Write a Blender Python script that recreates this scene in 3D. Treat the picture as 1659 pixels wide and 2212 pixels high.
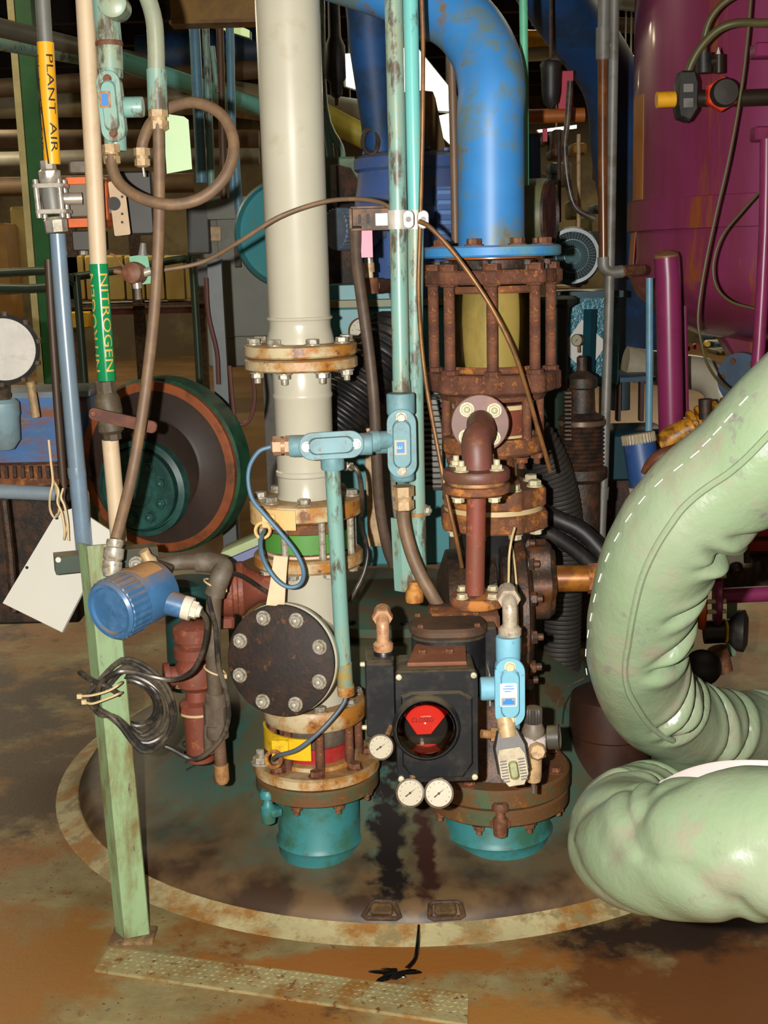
import bpy, bmesh, math, random
from mathutils import Vector, Matrix, noise
V = Vector
random.seed(7)
for o_ in list(bpy.data.objects): bpy.data.objects.remove(o_)
SC = bpy.context.scene
COL = SC.collection
pi = math.pi
sin, cos, rad = math.sin, math.cos, math.radians

# ------------------------------------------------------------------ camera
FPX = 2700.0
CAM = V((0, -0.7, 1.5))
PITCH, ROLL = rad(11.5), rad(1.5)
_f = V((0, cos(PITCH), -sin(PITCH)))
_u0 = V((0, sin(PITCH), cos(PITCH)))
_R = V((1, 0, 0)) * cos(ROLL) - _u0 * sin(ROLL)
_U = _u0 * cos(ROLL) + V((1, 0, 0)) * sin(ROLL)
cd = bpy.data.cameras.new('camera')
cd.sensor_fit = 'VERTICAL'; cd.sensor_height = 32.0; cd.lens = 32.0 * FPX / 2212.0
cd.clip_start = 0.05; cd.clip_end = 200
cam = bpy.data.objects.new('camera', cd); COL.objects.link(cam)
cam.matrix_world = Matrix(((_R.x, _U.x, -_f.x, CAM.x), (_R.y, _U.y, -_f.y, CAM.y), (_R.z, _U.z, -_f.z, CAM.z), (0, 0, 0, 1)))
SC.camera = cam

# ------------------------------------------------------------------ world, lights, exposure
wd = bpy.data.worlds.new('world'); SC.world = wd; wd.use_nodes = True
wd.node_tree.nodes['Background'].inputs[0].default_value = (1.0, 0.86, 0.62, 1)
wd.node_tree.nodes['Background'].inputs[1].default_value = 0.05
SC.view_settings.view_transform = 'Standard'
SC.view_settings.look = 'None'
SC.view_settings.gamma = 1.0
SC.view_settings.use_curve_mapping = False
SC.view_settings.exposure = 0.0

def lamp(kind, name, loc, power, color, rot=(0, 0, 0), **kw):
    d = bpy.data.lights.new(name, kind); d.energy = power; d.color = color
    for k, v in kw.items(): setattr(d, k, v)
    o = bpy.data.objects.new(name, d); COL.objects.link(o); o.location = loc; o.rotation_euler = rot
    return o
# the camera's flash, just left of the lens (portrait grip)
flash = lamp('SPOT', 'camera_flash', (-0.10, -0.67, 1.51), 450, (1.0, 0.97, 0.91), spot_size=rad(115), spot_blend=0.55, shadow_soft_size=0.012)
flash.rotation_euler = (rad(90) - PITCH, 0, 0)
# fluorescent battens of the hall, as broad ceiling lights
WARM = (1.0, 0.84, 0.55)
for (x, y, p) in ((-3.5, 5.5, 70), (2.5, 5.5, 55), (-5, 11, 190), (2.5, 11, 180), (-4, 17, 150), (4, 17, 150), (0, -1.5, 25)):
    lamp('AREA', 'hall_light', (x, y, 3.75), p, WARM, shape='RECTANGLE', size=2.6, size_y=0.5)

# ------------------------------------------------------------------ pixel helpers (photo frame 1659 x 2212 -> place)
def pt(px, py, Y):
    d = _f + _R * ((px - 829.5) / FPX) - _U * ((py - 1106.0) / FPX)
    return CAM + d * ((Y - CAM.y) / d.y)
def ground(px, py, z=0.0):
    d = _f + _R * ((px - 829.5) / FPX) - _U * ((py - 1106.0) / FPX)
    return CAM + d * ((z - CAM.z) / d.z)
def pts(L): return [pt(*a) for a in L]
def mm(n, p): return n * (p - CAM).dot(_f) / FPX
class Axis:                     # a vertical axis through one photo point at depth Y
    def __init__(s, px, py, Y):
        s.p = pt(px, py, Y)
    def z(s, py):
        a = V((s.p.x, s.p.y, 0)) - CAM; k = (1106.0 - py) / FPX
        return (k * a.dot(_f) - a.dot(_U)) / (_U.z - k * _f.z)
    def c(s, py): return V((s.p.x, s.p.y, s.z(py)))
    def r(s, n, py): return mm(n, s.c(py))
    def prof(s, L): return [(s.r(a, b), s.z(b)) for a, b in L]

# ------------------------------------------------------------------ mesh building
class MB:
    def __init__(s): s.v = []; s.f = []
    def add(s, vs, fs):
        o = len(s.v); s.v += [V(p) for p in vs]; s.f += [tuple(i + o for i in f) for f in fs]; return s
    def rings(s, R, cap0=True, cap1=True, close=False):
        o = len(s.v); n = len(R[0])
        for r in R: s.v += r
        m = len(R)
        for i in range(m - 1 if not close else m):
            a = o + i * n; b = o + ((i + 1) % m) * n
            for j in range(n):
                k = (j + 1) % n
                s.f.append((a + j, a + k, b + k, b + j))
        if not close:
            if cap0: s.f.append(tuple(o + j for j in reversed(range(n))))
            if cap1: s.f.append(tuple(o + (m - 1) * n + j for j in range(n)))
        return s
    def tube(s, P, r, n=12, caps=True, close=False):
        P = [V(p) for p in P]; m = len(P)
        rr = r if isinstance(r, (list, tuple)) else [r] * m
        T = []
        for i in range(m):
            if close: t = P[(i + 1) % m] - P[i - 1]
            else: t = P[min(i + 1, m - 1)] - P[max(i - 1, 0)]
            T.append(t.normalized() if t.length > 1e-9 else V((0, 0, 1)))
        ref = V((0, 0, 1)) if abs(T[0].z) < 0.9 else V((1, 0, 0))
        nrm = (ref - T[0] * ref.dot(T[0])).normalized(); R = []
        for i in range(m):
            nrm = nrm - T[i] * nrm.dot(T[i])
            nrm = nrm.normalized() if nrm.length > 1e-6 else T[i].orthogonal().normalized()
            b = T[i].cross(nrm)
            R.append([P[i] + (nrm * cos(2 * pi * j / n) + b * sin(2 * pi * j / n)) * rr[i] for j in range(n)])
        return s.rings(R, caps, caps, close)
    def cyl(s, a, b, r, n=16, r2=None):
        return s.tube([a, b], [r, r if r2 is None else r2], n)
    def lathe(s, prof, o=(0, 0, 0), ax=(0, 0, 1), n=32, c0=True, c1=True, a0=0.0):
        o = V(o); ax = V(ax).normalized()
        u = V((1, 0, 0)) if abs(ax.x) < 0.9 else V((0, 0, 1))
        u = (u - ax * u.dot(ax)).normalized(); w = ax.cross(u)
        R = [[o + ax * h + (u * cos(a0 + 2 * pi * j / n) + w * sin(a0 + 2 * pi * j / n)) * max(r, 1e-5) for j in range(n)] for r, h in prof]
        return s.rings(R, c0, c1)
    def prism(s, poly, o, ux, uy, d, bev=0.0):
        o = V(o); ux = V(ux).normalized(); uy = V(uy).normalized(); uz = ux.cross(uy).normalized()
        def ring(h, ins):
            out = []
            for x, y in poly:
                l = math.hypot(x, y) or 1; k = max(0, 1 - ins / l)
                out.append(o + ux * x * k + uy * y * k + uz * h)
            return out
        if bev > 0: return s.rings([ring(-d / 2, bev), ring(-d / 2 + bev, 0), ring(d / 2 - bev, 0), ring(d / 2, bev)])
        return s.rings([ring(-d / 2, 0), ring(d / 2, 0)])
    def box(s, c, size, rot=None, bev=0.0):
        rot = rot or Matrix.Identity(3)
        return s.prism(rrect(size[0], size[2], min(bev, size[0] / 3, size[2] / 3), 2), c, rot @ V((1, 0, 0)), rot @ V((0, 0, 1)), size[1], min(bev, size[1] / 3))
def rrect(w, h, r, k=4):
    if r <= 0: return [(-w / 2, -h / 2), (w / 2, -h / 2), (w / 2, h / 2), (-w / 2, h / 2)]
    out = []
    for cx, cy, a in ((w / 2 - r, -h / 2 + r, -pi / 2), (w / 2 - r, h / 2 - r, 0), (-w / 2 + r, h / 2 - r, pi / 2), (-w / 2 + r, -h / 2 + r, pi)):
        for i in range(k + 1): out.append((cx + r * cos(a + pi / 2 * i / k), cy + r * sin(a + pi / 2 * i / k)))
    return out
def ngon(n, r, a0=0.0): return [(r * cos(a0 + 2 * pi * i / n), r * sin(a0 + 2 * pi * i / n)) for i in range(n)]
def smooth(P, k=8):
    P = [V(p) for p in P]; out = []
    for i in range(len(P) - 1):
        a = P[i - 1] if i else P[0] * 2 - P[1]; b = P[i]; c = P[i + 1]; d = P[i + 2] if i + 2 < len(P) else P[-1] * 2 - P[-2]
        for j in range(k):
            t = j / k
            out.append(0.5 * ((2 * b) + (c - a) * t + (2 * a - 5 * b + 4 * c - d) * t * t + (3 * b - a - 3 * c + d) * t ** 3))
    out.append(P[-1]); return out
def rotm(axis, deg): return Matrix.Rotation(rad(deg), 3, axis)

OFF = {}
def mesh_of(mb, mat, name, off=V((0, 0, 0)), ang=40):
    me = bpy.data.meshes.new(name)
    me.from_pydata([tuple(p - off) for p in mb.v], [], mb.f)
    me.materials.append(mat)
    me.shade_smooth(); me.set_sharp_from_angle(angle=rad(ang)); me.update()
    return me
def build(mb, name, mat, parent=None, label=None, ang=40):
    if parent is None:
        off = sum(mb.v, V((0, 0, 0))) / len(mb.v)
        off = V((off.x, off.y, min(p.z for p in mb.v)))
    else: off = OFF[parent.name]
    o = bpy.data.objects.new(name, mesh_of(mb, mat, name, off, ang)); COL.objects.link(o)
    if parent is None: o.location = off
    else: o.parent = parent
    OFF[o.name] = off
    if label: o['label'] = label
    return o
def tag(o, label, cat, group=None, kind=None):
    if label: o['label'] = label
    if cat: o['category'] = cat
    if group: o['group'] = group
    if kind: o['kind'] = kind
    return o
def thing(name, label, cat, loc, group=None):
    o = bpy.data.objects.new(name, None); COL.objects.link(o); o.location = loc; o.empty_display_size = 0.05
    OFF[o.name] = V(loc); return tag(o, label, cat, group)
def struct(mb, name, mat, label=None, parent=None):
    o = build(mb, name, mat, parent); 
    if parent is None: o['kind'] = 'structure'
    if label: o['label'] = label
    return o
# one-call parts
def P_tube(T, name, mat, L, r, n=12, sm=0, label=None):
    L = [V(p) for p in L]
    if sm and isinstance(r, (list, tuple)):
        r = [r[min(i // sm, len(r) - 2)] + (r[min(i // sm + 1, len(r) - 1)] - r[min(i // sm, len(r) - 2)]) * (i / sm - min(i // sm, len(r) - 2)) for i in range((len(L) - 1) * sm + 1)]
    return build(MB().tube(smooth(L, sm) if sm else L, r, n), name, mat, T, label)
def P_cyl(T, name, mat, a, b, r, n=20, r2=None, label=None): return build(MB().cyl(a, b, r, n, r2), name, mat, T, label)
def P_lathe(T, name, mat, prof, o=(0, 0, 0), ax=(0, 0, 1), n=32, label=None): return build(MB().lathe(prof, o, ax, n), name, mat, T, label)
def P_box(T, name, mat, c, size, rot=None, bev=0.002, label=None): return build(MB().box(c, size, rot, bev), name, mat, T, label)
def P_prism(T, name, mat, poly, o, ux, uy, d, bev=0.0, label=None): return build(MB().prism(poly, o, ux, uy, d, bev), name, mat, T, label)
def S_tube(name, mat, L, r, label, cat, n=12, sm=0, group=None): return tag(P_tube(None, name, mat, L, r, n, sm), label, cat, group)
def axprof(A, L): return A.prof(L)
def P_ax(T, name, mat, A, L, n=40, label=None, ang=40):
    return build(MB().lathe(A.prof(L), (A.p.x, A.p.y, 0), (0, 0, 1), n), name, mat, T, label, ang)
def inst(me, name, parent, loc, z=None, spin=0.0):
    o = bpy.data.objects.new(name, me); COL.objects.link(o)
    q = V(z if z is not None else (0, 0, 1)).to_track_quat('Z', 'Y')
    o.rotation_mode = 'QUATERNION'
    o.rotation_quaternion = q @ Matrix.Rotation(spin, 3, 'Z').to_quaternion()
    o.parent = parent; o.location = V(loc) - OFF[parent.name]; OFF[o.name] = OFF[parent.name]
    return o
_bm = {}
def bolt_mesh(s, mat, kind='head'):
    key = (round(s, 5), mat.name, kind)
    if key not in _bm:
        m = MB()
        m.lathe([(s * 1.25, 0), (s * 1.25, s * .18)], n=14)
        m.prism(ngon(6, s, .3), (0, 0, s * .55), (1, 0, 0), (0, 1, 0), s * .8, s * .1)
        if kind == 'nut': m.lathe([(s * .55, s * .9), (s * .55, s * 1.75), (s * .42, s * 1.85)], n=10)
        if kind == 'dome': m.lathe([(s * .62, s * .9), (s * .5, s * 1.15), (s * .2, s * 1.3)], n=10)
        _bm[key] = mesh_of(m, mat, 'bolt')
    return _bm[key]
def bolts(T, mat, c, ax, R, n, s, a0=0.0, kind='head', name='bolt', u=None):
    c = V(c); ax = V(ax).normalized()
    u = V(u) if u is not None else (V((1, 0, 0)) if abs(ax.x) < 0.9 else V((0, 1, 0)))
    u = (u - ax * u.dot(ax)).normalized(); w = ax.cross(u)
    return [inst(bolt_mesh(s, mat, kind), name, T, c + (u * cos(a0 + 2 * pi * i / n) + w * sin(a0 + 2 * pi * i / n)) * R, ax, random.random() * 6) for i in range(n)]

# ------------------------------------------------------------------ materials
def lin(c):
    return tuple(((x / 255) / 12.92 if x / 255 <= 0.04045 else ((x / 255 + 0.055) / 1.055) ** 2.4) for x in c) + (1,)
_mats = {}
def mat(name, col, rough=0.5, metal=0.0, c2=None, amt=0.5, scale=14.0, soft=0.07, dust=None, dustamt=0.75, bump=0.0, bscale=120.0, var=0.25, stretch=None, c3=None, amt3=0.6, scale3=40.0, emit=None, estr=1.0, trans=0.0, alpha=1.0, coat=0.0):
    if name in _mats: return _mats[name]
    m = bpy.data.materials.new(name); m.use_nodes = True; nt = m.node_tree; N = nt.nodes; L = nt.links
    b = N['Principled BSDF']; _mats[name] = m
    b.inputs['Roughness'].default_value = rough; b.inputs['Metallic'].default_value = metal
    if coat: b.inputs['Coat Weight'].default_value = coat; b.inputs['Coat Roughness'].default_value = 0.08
    if trans: b.inputs['Transmission Weight'].default_value = trans; b.inputs['IOR'].default_value = 1.45
    if alpha < 1: b.inputs['Alpha'].default_value = alpha
    if emit:
        b.inputs['Emission Color'].default_value = lin(emit); b.inputs['Emission Strength'].default_value = estr
    tc = N.new('ShaderNodeTexCoord'); src = tc.outputs['Object']
    if stretch:
        mp = N.new('ShaderNodeMapping'); mp.inputs['Scale'].default_value = stretch; L.new(src, mp.inputs[0]); src = mp.outputs[0]
    def noi(sc, det=5, rg=0.6):
        n = N.new('ShaderNodeTexNoise'); n.inputs['Scale'].default_value = sc; n.inputs['Detail'].default_value = det; n.inputs['Roughness'].default_value = rg
        L.new(src, n.inputs['Vector']); return n.outputs['Fac']
    def ramp(f, lo, hi):
        r = N.new('ShaderNodeMapRange'); r.inputs['From Min'].default_value = lo; r.inputs['From Max'].default_value = hi; L.new(f, r.inputs['Value']); return r.outputs[0]
    def mix(f, a, c):
        x = N.new('ShaderNodeMix'); x.data_type = 'RGBA'
        if isinstance(f, float): x.inputs[0].default_value = f
        else: L.new(f, x.inputs[0])
        for s, val in ((6, a), (7, c)):
            if isinstance(val, tuple): x.inputs[s].default_value = val
            else: L.new(val, x.inputs[s])
        return x.outputs[2]
    base = lin(col); dark = tuple(x * (1 - var) for x in base[:3]) + (1,)
    cur = mix(ramp(noi(scale * .6, 4), .35, .65), base, dark) if var else base
    if c2: cur = mix(ramp(noi(scale, 7, .68), .97 - amt - soft, .97 - amt + soft), cur, lin(c2))
    if c3: cur = mix(ramp(noi(scale3, 6, .7), .95 - amt3 - .04, .95 - amt3 + .04), cur, lin(c3))
    if dust:
        g = N.new('ShaderNodeNewGeometry'); sp = N.new('ShaderNodeSeparateXYZ'); L.new(g.outputs['Normal'], sp.inputs[0])
        mu = N.new('ShaderNodeMath'); mu.operation = 'MULTIPLY'; L.new(ramp(sp.outputs['Z'], .45, .9), mu.inputs[0]); L.new(ramp(noi(30, 4), .2, .55), mu.inputs[1])
        m2 = N.new('ShaderNodeMath'); m2.operation = 'MULTIPLY'; L.new(mu.outputs[0], m2.inputs[0]); m2.inputs[1].default_value = dustamt
        cur = mix(m2.outputs[0], cur, lin(dust))
    if isinstance(cur, tuple): b.inputs['Base Color'].default_value = cur
    else: L.new(cur, b.inputs['Base Color'])
    if bump:
        bp = N.new('ShaderNodeBump'); bp.inputs['Strength'].default_value = bump; bp.inputs['Distance'].default_value = 0.004
        L.new(noi(bscale, 3), bp.inputs['Height']); L.new(bp.outputs[0], b.inputs['Normal'])
    return m
RU = (122, 74, 40)
m_white = mat('aged_white_paint', (190, 184, 164), .3, c2=(172, 160, 130), amt=.33, scale=5, c3=(150, 100, 52), amt3=.22, scale3=16, var=.1)
m_whiteF = mat('rust_streaked_white_paint', (196, 178, 140), .45, c2=(170, 112, 45), amt=.47, scale=14, c3=(112, 70, 42), amt3=.34, scale3=26, dust=(140, 110, 70), dustamt=.8, var=.15)
m_blue = mat('scuffed_blue_paint', (58, 132, 198), .45, c2=(96, 118, 120), amt=.43, scale=7, c3=(112, 98, 74), amt3=.34, scale3=9, soft=.05, var=.2)
m_rust = mat('flaking_rust', (118, 72, 48), .85, c2=(84, 48, 34), amt=.5, scale=30, c3=(150, 92, 42), amt3=.36, scale3=60, bump=.5, var=.3)
m_rust2 = mat('orange_rust', (142, 84, 42), .8, c2=(100, 62, 40), amt=.5, scale=22, c3=(172, 108, 45), amt3=.38, scale3=18, bump=.35, var=.2)
m_redp = mat('red_primer', (132, 64, 48), .6, c2=(116, 62, 44), amt=.5, scale=12, c3=(150, 86, 58), amt3=.35, var=.2)
m_blkrust = mat('blackened_rust_plate', (58, 40, 30), .7, c2=(38, 30, 26), amt=.52, scale=22, c3=(112, 64, 36), amt3=.32, scale3=40, bump=.3)
m_galv = mat('galvanised_bolt', (178, 172, 158), .4, .25, c2=(140, 125, 100), amt=.45, scale=80, var=.15)
m_boltr = mat('rusty_bolt', (130, 88, 55), .7, c2=(98, 58, 38), amt=.5, scale=60, bump=.3)
m_boltw = mat('zinc_bolt', (196, 186, 152), .55, .1, c2=(160, 140, 100), amt=.35, scale=90, var=.1)
m_teal = mat('teal_vessel_paint', (50, 112, 104), .5, c2=(78, 88, 66), amt=.48, scale=5, c3=(88, 62, 42), amt3=.34, scale3=9, dust=(96, 84, 60), dustamt=.6)
m_tealc = mat('pale_teal_conduit', (128, 170, 160), .38, c2=(150, 160, 132), amt=.45, scale=9, c3=(92, 84, 70), amt3=.40, scale3=20, stretch=(1, 1, .35), var=.15)
m_tealb = mat('bright_aqua_conduit', (118, 196, 190), .28, c2=(150, 180, 160), amt=.36, scale=8, c3=(88, 110, 105), amt3=.3, scale3=24, stretch=(1, 1, .3), var=.1)
m_condb = mat('blue_grey_conduit_body', (116, 158, 166), .55, c2=(98, 128, 132), amt=.42, scale=18, c3=(120, 104, 88), amt3=.33, scale3=30, dust=(120, 108, 95), dustamt=.6)
m_ltblue = mat('light_blue_conduit_body', (118, 176, 196), .6, c2=(92, 160, 190), amt=.36, scale=18, c3=(40, 80, 110), amt3=.28, scale3=50, dust=(130, 150, 150), dustamt=.5, var=.1)
m_flex = mat('brown_flex_conduit', (128, 100, 72), .55, c2=(108, 84, 64), amt=.5, scale=20, var=.15)
m_flexd = mat('dark_brown_flex_conduit', (92, 74, 60), .5, c2=(74, 60, 50), amt=.5, scale=15, var=.15)
m_brass = mat('dirty_brass_fitting', (178, 132, 84), .45, .15, c2=(130, 92, 60), amt=.45, scale=50)
m_gland = mat('tan_metal_gland', (196, 164, 120), .5, .1, c2=(150, 120, 90), amt=.4, scale=60)
m_black = mat('black_enamel', (26, 27, 30), .38, c2=(44, 42, 40), amt=.4, scale=20, dust=(98, 86, 64), dustamt=.9, var=.2)
m_blackd = mat('dull_black_rubber', (30, 29, 28), .5, c2=(52, 46, 40), amt=.4, scale=16)
m_cable = mat('black_cable_jacket', (44, 41, 38), .35, c2=(92, 82, 68), amt=.46, scale=12)
m_bcab = mat('blue_cable_jacket', (88, 124, 150), .45)
m_gcab = mat('grey_cable_jacket', (92, 104, 116), .45)
m_copper = mat('oxidised_copper_tube', (150, 104, 60), .42, .3, c2=(112, 80, 50), amt=.45, scale=20)
m_xblue = mat('transmitter_blue', (60, 104, 146), .35, c2=(74, 116, 156), amt=.4, scale=12, c3=(150, 118, 80), amt3=.28, scale3=24, dust=(140, 110, 72), dustamt=.85)
m_greenp = mat('weathered_green_angle', (146, 172, 126), .5, c2=(112, 98, 56), amt=.44, scale=8, c3=(88, 58, 34), amt3=.33, scale3=20, stretch=(1, 1, .3), bump=.2)
m_pipeblue = mat('blue_grey_air_pipe', (118, 140, 160), .3, .1, c2=(112, 128, 140), amt=.5, scale=10, var=.15)
m_yellow = mat('yellow_pipe_marker', (235, 168, 30), .4, c2=(205, 140, 30), amt=.35, scale=20, var=.1)
m_greenm = mat('green_pipe_marker', (24, 128, 76), .18, c2=(40, 140, 90), amt=.3, scale=20, var=.1)
m_cream = mat('cream_nitrogen_pipe', (204, 180, 148), .5, c2=(190, 160, 125), amt=.38, scale=10, var=.1)
m_letter = mat('black_lettering', (25, 24, 20), .6, var=0)
m_letty = mat('yellow_lettering', (214, 170, 80), .5, var=.15)
m_steel = mat('stainless_steel', (205, 196, 180), .3, .55, c2=(150, 140, 125), amt=.4, scale=30)
m_grey = mat('dusty_grey_fitting', (112, 102, 88), .6, .1, c2=(90, 76, 62), amt=.5, scale=20)
m_oldval = mat('old_bronze_valve', (92, 82, 60), .6, c2=(72, 60, 44), amt=.5, scale=30)
m_tagw = mat('white_tag_board', (204, 200, 188), .55, c2=(205, 196, 176), amt=.3, scale=6, var=.05)
m_tagg = mat('pale_green_tag', (170, 196, 150), .5, var=.08)
m_tie = mat('cable_tie_nylon', (205, 180, 135), .5, var=.1)
m_zipw = mat('wood_strip', (214, 190, 150), .6, c2=(190, 164, 120), amt=.4, scale=12)
m_dial = mat('gauge_dial', (172, 162, 138), .4, c2=(196, 170, 130), amt=.28, scale=60, var=.06)
m_gaugeb = mat('gauge_casing', (112, 98, 80), .45, .2, c2=(84, 70, 56), amt=.5, scale=60)
m_lime = mat('lime_green_ring', (82, 142, 60), .5, var=.15)
m_yelc = mat('yellow_clamp_paint', (232, 190, 30), .42, c2=(150, 96, 30), amt=.36, scale=30, var=.1)
m_orgw = mat('rusty_cream_paint', (226, 188, 126), .42, c2=(180, 110, 50), amt=.38, scale=18, var=.12)
m_redband = mat('red_band', (176, 40, 40), .45, c2=(150, 60, 50), amt=.4, scale=20)
m_purple = mat('magenta_vessel_paint', (136, 50, 92), .34, c2=(118, 46, 66), amt=.5, scale=3, c3=(140, 76, 30), amt3=.36, scale3=8, stretch=(1, 1, .08), var=.15, coat=.3)
m_purp2 = mat('magenta_pipe_paint', (136, 46, 90), .34, c2=(112, 40, 66), amt=.4, scale=6, c3=(120, 96, 80), amt3=.24, scale3=9, var=.15)
m_bgteal = mat('machine_teal_paint', (58, 138, 146), .45, c2=(60, 130, 136), amt=.5, scale=8, c3=(110, 110, 84), amt3=.3, scale3=18, dust=(92, 120, 100), dustamt=.7)
m_hamm = mat('hammered_teal_enamel', (34, 106, 124), .2, bump=.9, bscale=90, c2=(40, 120, 130), amt=.4, scale=20)
m_motorb = mat('motor_blue_paint', (72, 100, 158), .45, c2=(96, 100, 110), amt=.4, scale=8, c3=(120, 96, 80), amt3=.28, scale3=18, dust=(110, 112, 116), dustamt=.8)
m_ductb = mat('dark_blue_duct', (26, 74, 128), .5, c2=(30, 52, 78), amt=.5, scale=5, var=.3)
m_ltpipe = mat('slate_blue_conduit', (104, 150, 172), .4, c2=(86, 124, 142), amt=.4, scale=10)
m_darkm = mat('sooty_dark_metal', (44, 35, 28), .55, c2=(78, 50, 32), amt=.45, scale=20, bump=.3)
m_greymet = mat('grey_steel', (118, 116, 110), .5, .2, c2=(92, 86, 76), amt=.4, scale=10)
m_cabin = mat('grey_cabinet', (124, 126, 112), .5, c2=(104, 102, 88), amt=.4, scale=4, c3=(96, 70, 50), amt3=.27, scale3=14)
m_orange = mat('orange_paint', (214, 96, 24), .4, c2=(170, 76, 30), amt=.4, scale=14)
m_ochre = mat('ochre_valve_paint', (206, 140, 30), .4, c2=(120, 76, 24), amt=.45, scale=40, bump=.3)
m_pink = mat('pink_tag', (232, 130, 150), .5, var=.08)
m_redtag = mat('crimson_paint', (176, 32, 62), .5, var=.1)

def clear_mat(name, col):
    if name in _mats: return _mats[name]
    m = bpy.data.materials.new(name); m.use_nodes = True; nt = m.node_tree; N = nt.nodes; L = nt.links; N.remove(N['Principled BSDF']); _mats[name] = m
    t = N.new('ShaderNodeBsdfTransparent'); t.inputs[0].default_value = lin(col); g = N.new('ShaderNodeBsdfGlossy'); g.inputs['Roughness'].default_value = .04
    fr = N.new('ShaderNodeFresnel'); fr.inputs['IOR'].default_value = 1.55; x = N.new('ShaderNodeMixShader')
    L.new(fr.outputs[0], x.inputs[0]); L.new(t.outputs[0], x.inputs[1]); L.new(g.outputs[0], x.inputs[2]); L.new(x.outputs[0], N['Material Output'].inputs[0])
    return m

# ================================================================== SETTING
def floor_mat():
    m = bpy.data.materials.new('rust_stained_concrete'); m.use_nodes = True; nt = m.node_tree; N = nt.nodes; L = nt.links
    b = N['Principled BSDF']; b.inputs['Roughness'].default_value = .55
    tc = N.new('ShaderNodeTexCoord')
    def noi(sc, det=6, rg=.62, off=0):
        mp = N.new('ShaderNodeMapping'); mp.inputs['Location'].default_value = (off, off * .7, 0); L.new(tc.outputs['Object'], mp.inputs[0])
        n = N.new('ShaderNodeTexNoise'); n.inputs['Scale'].default_value = sc; n.inputs['Detail'].default_value = det; n.inputs['Roughness'].default_value = rg
        L.new(mp.outputs[0], n.inputs['Vector']); return n.outputs['Fac']
    def rmp(f, lo, hi):
        r = N.new('ShaderNodeMapRange'); r.inputs['From Min'].default_value = lo; r.inputs['From Max'].default_value = hi; L.new(f, r.inputs['Value']); return r.outputs[0]
    def mix(f, a, c):
        x = N.new('ShaderNodeMix'); x.data_type = 'RGBA'; L.new(f, x.inputs[0])
        for s, val in ((6, a), (7, c)):
            if isinstance(val, tuple): x.inputs[s].default_value = val
            else: L.new(val, x.inputs[s])
        return x.outputs[2]
    cur = mix(rmp(noi(7), .35, .65), lin((148, 134, 92)), lin((116, 100, 62)))
    cur = mix(rmp(noi(3.2, 8, .7, 3.1), .46, .60), cur, lin((134, 88, 38)))
    cur = mix(rmp(noi(9, 8, .75, 8.3), .56, .66), cur, lin((112, 66, 26)))
    cur = mix(rmp(noi(2.1, 6, .7, 11.7), .58, .66), cur, lin((48, 34, 22)))
    cur = mix(rmp(noi(60, 3, .7, 1.7), .62, .68), cur, lin((88, 56, 30)))
    # oil and rust stains with their own outlines (object space: world minus the slab centre)
    for (sx, sy, ra, rb, off, cc) in ((-1.7, 1.75, 1.0, .75, 1.3, (64, 48, 34)), (.80, .05, .62, .40, 2.2, (104, 62, 26)), (.62, .25, .34, .13, 5.2, (44, 30, 20)), (-1.05, 1.2, .26, .5, 7.7, (70, 46, 24)), (-.95, .2, .5, .3, 9.1, (138, 92, 36)), (.0, .16, .55, .09, 4.4, (146, 92, 36)), (.2, -.05, .3, .15, 6.6, (150, 104, 48))):
        mp = N.new('ShaderNodeMapping'); mp.inputs['Location'].default_value = (-sx / ra, -sy / rb, 0); mp.inputs['Scale'].default_value = (1 / ra, 1 / rb, 0); L.new(tc.outputs['Object'], mp.inputs[0])
        ln_ = N.new('ShaderNodeVectorMath'); ln_.operation = 'LENGTH'; L.new(mp.outputs[0], ln_.inputs[0])
        ad = N.new('ShaderNodeMath'); ad.operation = 'MULTIPLY_ADD'; L.new(noi(6, 7, .68, off), ad.inputs[0]); ad.inputs[1].default_value = 2.2; L.new(ln_.outputs['Value'], ad.inputs[2])
        cur = mix(rmp(ad.outputs[0], 2.0, 1.6), cur, lin(cc))
    L.new(cur, b.inputs['Base Color'])
    bp = N.new('ShaderNodeBump'); bp.inputs['Strength'].default_value = .35; bp.inputs['Distance'].default_value = .004
    L.new(noi(45, 6, .7), bp.inputs['Height']); L.new(bp.outputs[0], b.inputs['Normal'])
    return m
m_floor = floor_mat()
m_farfloor = mat('brown_sealed_floor', (112, 84, 50), .35, c2=(88, 64, 38), amt=.5, scale=.8, var=.2)
m_wall = mat('dim_ochre_wall', (104, 92, 62), .8, c2=(70, 58, 40), amt=.5, scale=.7)
m_ceil = mat('sooty_ceiling', (52, 48, 42), .85, c2=(34, 30, 28), amt=.5, scale=1.2)
m_collar = mat('limed_grout', (190, 178, 132), .6, c2=(150, 104, 48), amt=.46, scale=6, c3=(140, 124, 84), amt3=.38, scale3=14, bump=.3)
DC = V((0.06, 2.87, 0))        # vessel centre on the floor
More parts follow.
